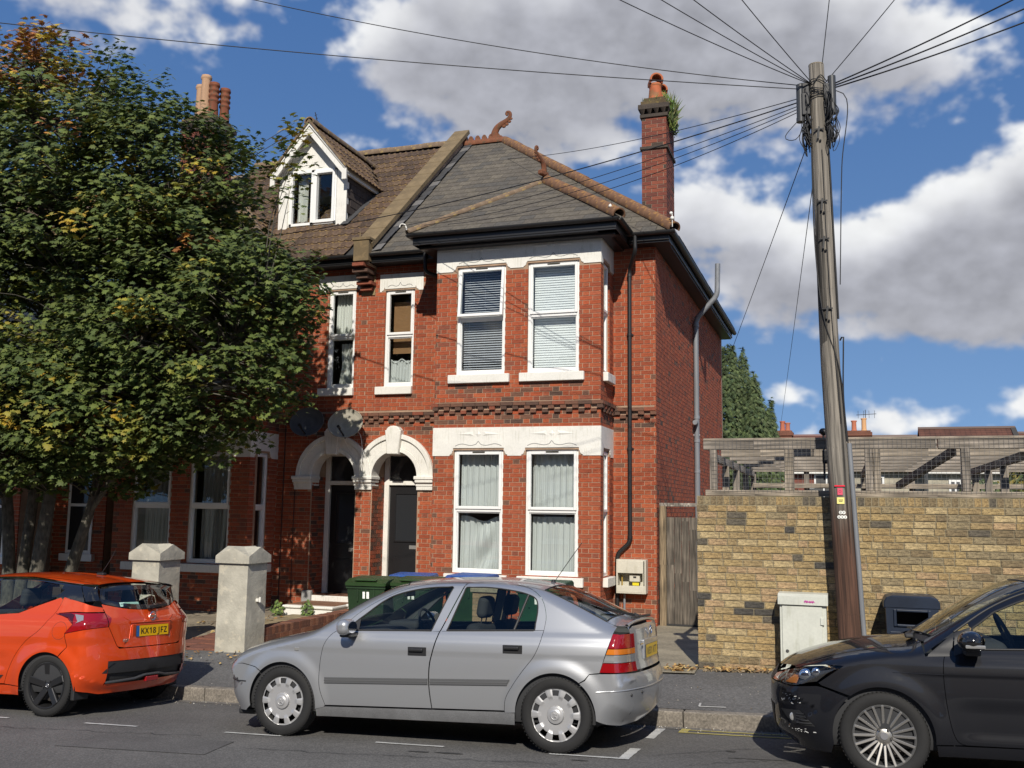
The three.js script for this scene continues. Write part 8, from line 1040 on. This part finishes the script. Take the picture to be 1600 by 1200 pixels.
// ---------------------------------------------------------------- maple by the left house
const mapleLeaf = (() => { const o = [[0, -0.10], [0.10, -0.05], [0.42, -0.16], [0.32, 0.06], [0.62, 0.24], [0.34, 0.36], [0.36, 0.62], [0.14, 0.54], [0, 0.92], [-0.14, 0.54], [-0.36, 0.62], [-0.34, 0.36], [-0.62, 0.24], [-0.32, 0.06], [-0.42, -0.16], [-0.10, -0.05]], v = []; const z = (p) => -0.22 * (Math.abs(p[0]) ** 1.5) - 0.16 * p[1] * p[1]; const c = [0, 0.2, 0.03]; for (let i = 0; i < o.length; i++) { const a = o[i], b = o[(i + 1) % o.length]; v.push(c, [a[0], a[1], z(a)], [b[0], b[1], z(b)]); } return tri(v, 1); })();
{
  const t = thing('maple_tree', 'large multi-stemmed maple with some yellow and orange leaves in front of the left house', 'tree', [-12.7, 0.0, -13.1]), o = V3(-12.7, 0, -13.1);
  const stems = [[[-13.35, -0.1, -13.0], [-13.4, 1.0, -13.0], [-13.55, 2.6, -12.9], [-14.1, 5.0, -12.8], [-14.6, 7.6, -12.9]], [[-13.05, -0.1, -12.9], [-13.02, 1.0, -12.95], [-12.95, 2.8, -13.0], [-13.2, 5.2, -13.1], [-13.5, 9.4, -13.0]], [[-12.8, -0.1, -12.95], [-12.72, 1.0, -12.95], [-12.55, 2.4, -12.95], [-12.3, 5.0, -12.9], [-12.5, 8.6, -13.0]], [[-12.5, -0.1, -13.2], [-12.28, 0.9, -13.2], [-11.98, 1.8, -13.2], [-11.4, 3.6, -13.2], [-10.6, 6.6, -13.2]], [[-12.6, -0.1, -13.4], [-12.45, 0.9, -13.45], [-12.2, 2.0, -13.5], [-12.0, 4.0, -13.6], [-11.7, 7.4, -13.5]], [[-11.95, 1.85, -13.2], [-11.0, 3.0, -13.1], [-9.9, 4.0, -13.0], [-8.7, 5.2, -13.1]]];
  const node = []; stems.forEach((s, i) => { const c = new THREE.CatmullRomCurve3(s.map((p) => V3(...p).sub(o))); const r0 = i === 5 ? 0.05 : [0.115, 0.105, 0.13, 0.10, 0.09][i]; P('trunk', uvM(taper(c.points.map((p) => p.toArray()), r0, 0.025, 24, 10), 0.6), M.bark, t); for (let k = 6; k <= 24; k++) node.push(c.getPoint(k / 24)); });
  const E = [[-12.7, 6.3, -13.0, 3.3, 3.5, 2.2, 3], [-13.7, 7.9, -13.0, 2.4, 2.6, 1.9, 2.2], [-10.1, 5.0, -13.1, 2.25, 2.35, 1.8, 2.0], [-15.0, 5.4, -13.0, 2.6, 3.4, 2.1, 2.2], [-10.9, 7.35, -13.2, 1.55, 1.7, 1.5, 1.5], [-12.4, 3.4, -12.7, 2.6, 1.45, 2.0, 2.2], [-14.2, 3.3, -12.6, 2.2, 1.4, 1.9, 1.3], [-9.0, 5.4, -13.1, 1.15, 1.0, 1.1, 0.45], [-15.2, 8.3, -13.0, 2.0, 2.0, 1.7, 1.2]], tot = E.reduce((a, e) => a + e[6], 0);
  const sprays = [], tw = [];
  while (sprays.length < 2400) { let r = R() * tot, e; for (e of E) { r -= e[6]; if (r < 0) break; } const d = V3(RR(-1, 1), RR(-1, 1), RR(-1, 1)); if (d.length() > 1 || d.length() < 0.1) continue; const k = R() < 0.72 ? RR(0.78, 1.02) : Math.cbrt(R()); d.normalize().multiplyScalar(k); const p = V3(e[0] + d.x * e[3], e[1] + d.y * e[4], e[2] + d.z * e[5]); if (p.z < -15.2 || p.y < 2.15 + 0.35 * fb(p.x * 0.1 + 2, 0.3, 9, 2)) continue; if (p.y < 3.0 && p.x > -9.2) continue; if (p.y > 6.3 && p.x > -9.15) continue; sprays.push([p.sub(o), k, d.clone()]); }
  for (const [sx, sy, sz, n] of [[-8.30, 8.15, -13.0, 7], [-9.0, 8.0, -13, 6], [-7.9, 5.9, -13, 4], [-13.9, 10.6, -13, 7], [-12.0, 10.0, -13, 5]]) for (let i = 0; i < n; i++) sprays.push([V3(sx + RR(-0.08, 0.08), sy - i * 0.2, sz + RR(-0.1, 0.1)).sub(o), 1, V3(0, 1, 0)]);
  const leaves = [], up = V3(0, 1, 0), nn = V3(), q = new THREE.Quaternion(), q2 = new THREE.Quaternion();
  for (const [p, k, d] of sprays) {
    let best = node[0], bd = 1e9; for (const n of node) { const dd = n.distanceToSquared(p) + Math.max(0, n.y - p.y + 0.3) * 2.5; if (dd < bd) { bd = dd; best = n; } }
    const m1 = best.clone().lerp(p, 0.5).add(V3(RR(-0.1, 0.1), RR(0.0, 0.22), RR(-0.1, 0.1))); tw.push(taper([best.toArray(), m1.toArray(), p.toArray()], 0.016, 0.004, 5, 4));
    const w = p.clone().add(o), hot = (w.x < -12.6 && w.y > 8.6) ? sstep(8.6, 9.9, w.y) * 0.85 : 0, u = R(); const kind = u < hot ? (R() < 0.55 ? 3 : 2) : R() < 0.028 && w.z > -13 ? (R() < 0.4 ? 3 : 2) : hot > 0.25 && R() < 0.5 ? 1 : R() < 0.10 ? 1 : 0;
    const n = 40, sr = RR(0.26, 0.42);
    for (let i = 0; i < n; i++) {
      const a = R() * 6.283, rr = sr * Math.sqrt(R()), lp = V3(p.x + Math.cos(a) * rr, p.y + RR(-0.18, 0.14) - rr * 0.25, p.z + Math.sin(a) * rr * 0.9);
      nn.set(d.x * 0.35 + RR(-0.55, 0.55), 0.75 + d.y * 0.2, d.z * 0.35 + 0.25 + RR(-0.55, 0.55)).normalize(); q.setFromUnitVectors(V3(0, 0, 1), nn); q2.setFromAxisAngle(V3(0, 0, 1), R() * 6.283); const s = RR(0.062, 0.135);
      leaves.push([new THREE.Matrix4().compose(lp, q.clone().multiply(q2), V3(s, s, s)), kind]);
    }
  }
  const b = P('branches', tw, M.bark, t); b.userData.kind = 'stuff';
  const im = new THREE.InstancedMesh(mapleLeaf, phys({ roughness: 0.62, transmission: 0.3, thickness: 0, side: THREE.DoubleSide, specularIntensity: 0.5 }), leaves.length); im.name = 'crown'; im.userData.kind = 'stuff';
  const pal = [[[0.108, 0.148, 0.030], [0.082, 0.118, 0.026], [0.135, 0.170, 0.036], [0.068, 0.100, 0.024]], [[0.23, 0.23, 0.035], [0.17, 0.19, 0.03], [0.30, 0.26, 0.04]], [[0.46, 0.33, 0.03], [0.40, 0.26, 0.03], [0.30, 0.27, 0.04]], [[0.44, 0.20, 0.04], [0.36, 0.14, 0.04], [0.28, 0.12, 0.04]]];
  leaves.forEach(([m, k], i) => { im.setMatrixAt(i, m); const c = pick(pal[k]), j = RR(0.75, 1.25); im.setColorAt(i, lin(c[0] * j, c[1] * j, c[2] * j)); }); t.add(im); console.log('leaves', leaves.length);
}
// ---------------------------------------------------------------- other greenery
function bushy(name, label, cat, base, blobs, n, geo, pal, size, droop = 0.3) {
  const t = thing(name, label, cat, base), list = [], tr = [];
  for (const [x, y, z, rx, ry, rz, k] of blobs) { tr.push(taper([[x * 0.3, -0.2, z * 0.3], [x * 0.6, y * 0.5, z * 0.6], [x, y + ry * 0.7, z]], 0.10, 0.02, 8, 6)); for (let i = 0; i < n * k; i++) { const d = V3(RR(-1, 1), RR(-1, 1), RR(-1, 1)); if (d.length() > 1) { i--; continue; } const l = d.length(); d.multiplyScalar((0.55 + 0.45 * l) / Math.max(l, 0.05)); const tap = 1 - 0.55 * Math.max(0, d.y); const p = V3(x + d.x * rx * tap * RR(0.85, 1.1), y + d.y * ry, z + d.z * rz * tap), q = new THREE.Quaternion().setFromUnitVectors(V3(0, 0, 1), V3(d.x + RR(-0.5, 0.5), 0.4 + RR(-0.4, 0.4), d.z + RR(-0.5, 0.5) + 0.3).normalize()).multiply(new THREE.Quaternion().setFromAxisAngle(V3(0, 0, 1), RR(-droop, droop) * 10)); const s = size * RR(0.7, 1.3); list.push(new THREE.Matrix4().compose(p, q, V3(s, s, s))); } }
  P('trunk', tr, M.bark, t); const im = new THREE.InstancedMesh(geo, phys({ roughness: 0.8, transmission: 0.15, thickness: 0, side: THREE.DoubleSide }), list.length); im.name = 'crown'; im.userData.kind = 'stuff'; list.forEach((m, i) => { im.setMatrixAt(i, m); const c = pick(pal), j = RR(0.7, 1.3); im.setColorAt(i, lin(c[0] * j, c[1] * j, c[2] * j)); }); t.add(im); return t;
}
const frond = (() => { const v = []; for (let i = -3; i <= 3; i++) { const a = i * 0.28, x = Math.sin(a), y = -Math.cos(a) * (1 - Math.abs(i) * 0.1); v.push([x * 0.08 - 0.05, -0.02, 0], [x * 0.5, y, 0.12 * Math.abs(i) * 0.3], [x * 0.08 + 0.05, -0.02, 0.02]); } return tri(v); })();
const oval = tri([[0, -0.5, 0], [0.22, 0, 0.05], [0, 0.5, 0], [0, -0.5, 0], [0, 0.5, 0], [-0.22, 0, 0.05]]);
bushy('conifer', 'dark green conifer with drooping tips behind the house', 'tree', [-3.1, -0.4, -34], [[-0.55, 4.2, 0, 1.0, 4.0, 1.0, 1.2], [0.25, 3.6, 0.2, 0.95, 3.4, 1.0, 1.1], [0.75, 3.0, 0.1, 0.7, 2.9, 0.9, 0.9], [-0.1, 5.0, -0.2, 0.5, 3.1, 0.6, 0.5], [0.30, 4.7, 0.1, 0.28, 2.5, 0.4, 0.3], [-0.75, 6.0, 0, 0.22, 2.2, 0.3, 0.2], [0.85, 4.0, 0, 0.22, 2.3, 0.3, 0.2], [-0.4, 6.3, 0.1, 0.18, 1.9, 0.2, 0.15], [-1.4, 3.6, -0.4, 1.0, 3.6, 1.0, 1]], 5200, frond, [[0.060, 0.095, 0.030], [0.085, 0.12, 0.035], [0.045, 0.075, 0.025], [0.10, 0.13, 0.045]], 0.19, 0.12);
for (const [x, z, r, h, l] of [[-0.95, -19.5, 0.7, 2.35, 'leafy green bush behind the left bay of the timber cage'], [0.15, -20.2, 0.8, 2.3, 'leafy bush glimpsed past the pole through the timber cage'], [2.35, -19.0, 1.5, 2.5, 'broad dark green bush behind the right bays of the timber cage']]) bushy('shrub', l, 'bush', [x, 0, z], [[0, h * 0.55, 0, r, h * 0.5, r * 0.7, 1]], 2600, oval, [[0.05, 0.085, 0.022], [0.08, 0.115, 0.03], [0.04, 0.065, 0.02]], 0.13, 0.6);
bushy('far_tree', 'yellow-green tree top at the right edge behind the far roofs', 'tree', [8.4, 0, -45], [[0, 3.4, 0, 2.2, 2.6, 1.8, 1], [-1.0, 2.8, 0, 1.4, 2.0, 1.4, 0.6]], 3000, oval, [[0.10, 0.12, 0.03], [0.16, 0.15, 0.03], [0.07, 0.10, 0.025], [0.28, 0.22, 0.04]], 0.28, 0.6);
for (const [x, z, l] of [[-9.6, -15.35, 'small weed with round leaves at the white step corner'], [-9.05, -15.44, 'small leafy weed growing from the front of the white step'], [-15.6, -12.4, 'pale green weed behind the orange car roof']]) bushy('weed', l, 'plant', [x, yardY(x, z), z], [[0, 0.13, 0.03, 0.15, 0.14, 0.08, 1]], x < -15 ? 150 : 90, mapleLeaf, [[0.10, 0.17, 0.03], [0.16, 0.22, 0.05], [0.07, 0.12, 0.03]], 0.05, 0.6);

// ---------------------------------------------------------------- far terrace behind the yard
{
  const tileT = tex(256, (x, y) => { const c = fb(x, y, 8, 4), r = Math.abs(((y * 16) % 1) - 0.5), q = Math.abs(((x * 16) % 1) - 0.5); let v = 0.42 + 0.22 * (c - 0.5) + (r > 0.42 ? -0.10 : 0) + (q > 0.42 ? -0.05 : 0); return [v * 1.05, v * 0.80, v * 0.68]; });
  const far = (x0, x1, z, eave, ridge, wall, roofC, label, wins, chim) => {
    const t = thing('far_house', label, 'house', [(x0 + x1) / 2, -1.2, z - 4], 0, 'terrace houses beyond the yard'), o = [-(x0 + x1) / 2, 1.2, -(z - 4)], W = rough({ map: T.grain, color: lin(...wall) }), add = (n, g, m, p = t) => P(n, (Array.isArray(g) ? g : [g]).map((q) => q.translate(...o)), m, p);
    add('wall', [box(x0, x1, -1.2, eave, z - 8, z)], W); add('roof', [poly3([[x0 - 0.1, eave - 0.1, z + 0.3], [x1 + 0.1, eave - 0.1, z + 0.3], [x1 + 0.1, ridge, z - 4], [x0 - 0.1, ridge, z - 4]]), poly3([[x1 + 0.1, eave - 0.1, z - 8.3], [x0 - 0.1, eave - 0.1, z - 8.3], [x0 - 0.1, ridge, z - 4], [x1 + 0.1, ridge, z - 4]]), poly3([[x1, eave, z], [x1, eave, z - 8], [x1, ridge, z - 4]]), poly3([[x0, eave, z - 8], [x0, eave, z], [x0, ridge, z - 4]])].map((g) => uvM(g, 4)), rough({ map: tileT, color: lin(...roofC) }));
    add('ridge_tiles', [box(x0 - 0.1, x1 + 0.1, ridge - 0.03, ridge + 0.08, z - 4.1, z - 3.9)], rough({ color: lin(...roofC.map((q) => q * 0.25)) })); add('gutter', [box(x0, x1, eave - 0.2, eave - 0.05, z + 0.28, z + 0.4)], M.white);
    for (const [a, b, c, d] of wins) { const w = add('window', [box(a, b, c, d, z, z + 0.06)], M.upvc); add('pane', [box(a + 0.1, (a + b) / 2 - 0.04, c + 0.1, d - 0.1, z + 0.061, z + 0.07), box((a + b) / 2 + 0.04, b - 0.1, c + 0.1, d - 0.1, z + 0.061, z + 0.07)], phys({ color: lin(0.10, 0.10, 0.10), roughness: 0.1 }), w); }
    for (const [cx, w, top, pots] of chim) { const s = add('chimney_stack', [box(cx - w / 2, cx + w / 2, ridge - 1, top, z - 4.5, z - 3.6), box(cx - w / 2 - 0.08, cx + w / 2 + 0.08, top - 0.3, top - 0.1, z - 4.6, z - 3.52)], rough({ map: T.brick, color: lin(0.22, 0.09, 0.055) })); for (const [px, h, c] of pots) add('chimney_pot', [lathe([[0.18, 0], [0.14, 0.1], [0.13, h - 0.1], [0.17, h - 0.05], [0.17, h], [0.12, h]], 12).translate(cx + px, top, z - 4.1)], rough({ color: lin(...c) }), s); }
    return t;
  };
  far(-11, 0.55, -56, 4.3, 6.5, [0.30, 0.10, 0.07], [0.9, 0.55, 0.5], 'far red-roofed house left of the telegraph pole', [[-1.9, -0.1, 2.0, 3.4], [-4.4, -3.0, 2.2, 3.6], [-1.5, -0.2, 3.3, 4.1]], [[-3.55, 1.5, 6.8, [[-0.5, 0.45, [0.45, 0.15, 0.08]], [0.2, 0.6, [0.42, 0.13, 0.07]], [0.5, 0.5, [0.40, 0.14, 0.08]]]]]);
  far(0.6, 4.0, -56, 4.4, 6.42, [0.62, 0.57, 0.44], [0.8, 0.62, 0.55], 'far cream house just right of the telegraph pole', [[1.4, 2.1, 3.4, 4.0]], [[0.95, 1.3, 6.75, [[-0.25, 0.62, [0.45, 0.15, 0.08]], [0.30, 0.75, [0.60, 0.34, 0.16]]]]]);
  far(4.05, 8.6, -53, 4.2, 6.6, [0.62, 0.57, 0.44], [0.62, 0.44, 0.38], 'far house with brown mossy roof above the timber cage', [[5.0, 5.6, 3.0, 3.7]], []);
  far(8.65, 15, -53, 4.2, 6.3, [0.4, 0.38, 0.36], [0.7, 0.5, 0.45], 'far house at the right edge behind the yellow-green tree', [[9.2, 10.6, 2.4, 3.8]], []);
  const pw = thing('parapet_wall', 'sloped dark party parapet between the far brown roofs', 'parapet', [8.6, 4.4, -55]); P('slab', extrude([[0, -0.4], [4.2, 1.9], [4.2, 2.15], [0, -0.1]], 0.25).rotateY(Math.PI / 2).translate(-0.12, 0.1, 2.2), rough({ color: lin(0.05, 0.045, 0.04) }), pw);
  const ae = thing('far_aerial', 'tiny television aerial on the far cream chimney', 'aerial', [1.35, 6.5, -60.1]); P('mast', cyl(0.02, 0.02, 1.5, 0, 0, 0, 6), M.wire, ae); P('elements', [bar([-0.5, 1.2, 0], [0.6, 1.25, 0], 0.03, 0.03), ...[-0.4, -0.1, 0.2, 0.5].map((x) => bar([x, 1.0, 0], [x, 1.45, 0], 0.02, 0.02))], M.wire, ae);
}
// ---------------------------------------------------------------- next pair of houses beyond the maple
{
  const h = thing('brick_house', 'brick house with white rendered gable glimpsed through the maple at far left', 'house', [0, 0, 0], 0, 'red brick terrace houses'), L = [], x0 = -20, x1 = -14.45;
  P('front_wall', box(x0, x1, -0.5, YT, -26, ZM), M.mortarRed, h); face(L, FR(ZM, h), x0, x1, -0.3, YT, { tone: redTone(() => 0.15), open: [[-15.4, -14.75, 0.95, 2.95], [-15.4, -14.75, 4.3, 6.2], [-18.2, -15.8, -1, 6.6]] });
  P('bay_wall', box(-18.2, -15.8, -0.5, 3.5, ZM, ZB), M.mortarRed, h); face(L, FR(ZB, h), -18.2, -15.8, -0.3, 3.5, { tone: redTone(() => 0.15), open: [[-17.9, -17.1, 0.9, 2.9], [-16.8, -16.1, 0.9, 2.9]] });
  P('gable', extrude([[-18.3, 3.5], [-15.7, 3.5], [-15.7, 6.6], [-17.0, 8.6], [-18.3, 6.6]], 0.3).translate(0, 0, ZB - 0.28), M.white, h);
  P('roof', [poly3([[x0, EY, EZ], [x1, EY, EZ], [x1, 10.6, -20.9], [x0, 10.6, -20.9]]), poly3([[x1, EY, -26.1], [x0, EY, -26.1], [x0, 10.6, -20.9], [x1, 10.6, -20.9]]), poly3([[-18.5, 6.4, ZB + 0.2], [-17, 8.75, ZB + 0.2], [-17, 8.75, -18.6], [-18.5, 6.4, -16]]), poly3([[-15.5, 6.4, ZB + 0.2], [-15.5, 6.4, -16], [-17, 8.75, -18.6], [-17, 8.75, ZB + 0.2]])], rough({ map: T.lichen }), h);
  for (const [a, y, w, hh, z] of [[-17.9, 0.9, 0.8, 2, ZB], [-16.8, 0.9, 0.7, 2, ZB], [-17.5, 4.3, 1.0, 1.9, ZB + 0.02], [-15.4, 0.95, 0.65, 2, ZM], [-15.4, 4.3, 0.65, 1.9, ZM]]) { const w2 = P('window', [box(a, a + w, y, y + hh, z, z + 0.03), rbox(a - 0.1, a + w + 0.1, y - 0.15, y, z, z + 0.1, 0.01)], M.upvc, h); P('pane', [box(a + 0.07, a + w - 0.07, y + 0.07, y + hh * 0.5 - 0.03, z + 0.031, z + 0.036), box(a + 0.07, a + w - 0.07, y + hh * 0.5 + 0.03, y + hh - 0.07, z + 0.031, z + 0.036)], phys({ color: lin(0.02, 0.022, 0.025), roughness: 0.06 }), w2); }
  lay(L, h, redPal, M.brick, brickGeo, 300, 'brick', 'brickwork'); rebase(h, [-17, 0, -21]);
}

// ---------------------------------------------------------------- the other side of the street (behind the camera): mirrored in paint and panes, and it screens the low sky
S('far_pavement', sheet(-45, 45, 0.8, 7.2, 40, 4, (x) => slopeX(x) + 0.12), M.pave);
S('far_yard', sheet(-45, 45, 7.2, 20, 20, 4, (x) => slopeX(x) + 0.15), rough({ map: T.conc, color: lin(0.55, 0.5, 0.44) }));
[[-21.5, 'house behind the camera, beyond the orange car'], [-15.7, 'house behind the camera, across from the orange car'], [-9.9, 'house behind the camera, across from the gate pillars'], [-4.1, 'house behind the camera, across from the silver car'], [1.7, 'house behind the camera, across from the black car'], [7.5, 'house behind the camera, right of the black car']].forEach(([x, label], i) => {
  const t = thing('opposite_house', 'red brick ' + label, 'house', [x, slopeX(x), 9.5], 0, 'houses across the street'), br = rough({ map: T.brick, color: lin(0.34, 0.10, 0.055) });
  P('wall', [box(-2.9, 2.9, -0.3, 6.4, 0, 8)], br, t); P('bay', [box(-2.4, 0.4, -0.3, 6.3, -0.9, 0)], br, t);
  P('roof', [poly3([[2.95, 6.3, -0.35], [-2.95, 6.3, -0.35], [-2.95, 9.6, 4], [2.95, 9.6, 4]]), poly3([[-2.95, 6.3, 8.3], [2.95, 6.3, 8.3], [2.95, 9.6, 4], [-2.95, 9.6, 4]]), poly3([[0.7, 6.3, -1.2], [-2.7, 6.3, -1.2], [-1, 7.9, 0.6]]), poly3([[-2.7, 6.3, -1.2], [-2.7, 6.3, 0], [-1, 7.9, 1.7], [-1, 7.9, 0.6]]), poly3([[0.7, 6.3, 0], [0.7, 6.3, -1.2], [-1, 7.9, 0.6], [-1, 7.9, 1.7]])], rough({ map: T.slate, color: lin(0.14, 0.13, 0.12) }), t);
  for (const [a, b, c, d, z] of [[-2.15, -1.2, 0.9, 2.9, -0.9], [-0.8, 0.15, 0.9, 2.9, -0.9], [-2.15, -1.2, 4.2, 6.0, -0.9], [-0.8, 0.15, 4.2, 6.0, -0.9], [1.0, 1.7, 4.2, 6.0, 0]]) { const w = P('window', [box(a, b, c, d, z - 0.03, z - 0.002), box(a - 0.1, b + 0.1, c - 0.15, c - 0.002, z - 0.09, z - 0.002)], M.upvc, t); P('pane', [box(a + 0.08, b - 0.08, c + 0.08, (c + d) / 2 - 0.04, z - 0.04, z - 0.031), box(a + 0.08, b - 0.08, (c + d) / 2 + 0.04, d - 0.08, z - 0.04, z - 0.031)], phys({ color: lin(0.03, 0.032, 0.035), roughness: 0.05 }), w); }
  P('door', box(1.0, 1.9, 0.1, 2.2, -0.05, -0.002), rough({ color: lin(...[[0.02, 0.05, 0.1], [0.15, 0.02, 0.02], [0.05, 0.05, 0.05]][i % 3]) }), t); P('rendered_band', [box(-2.42, 0.42, 2.9, 3.35, -0.92, -0.9)], M.white, t);
});

scene.traverse((o) => { if (o.isMesh) { o.castShadow = true; o.receiveShadow = true; } });
renderer.render(scene, camera);
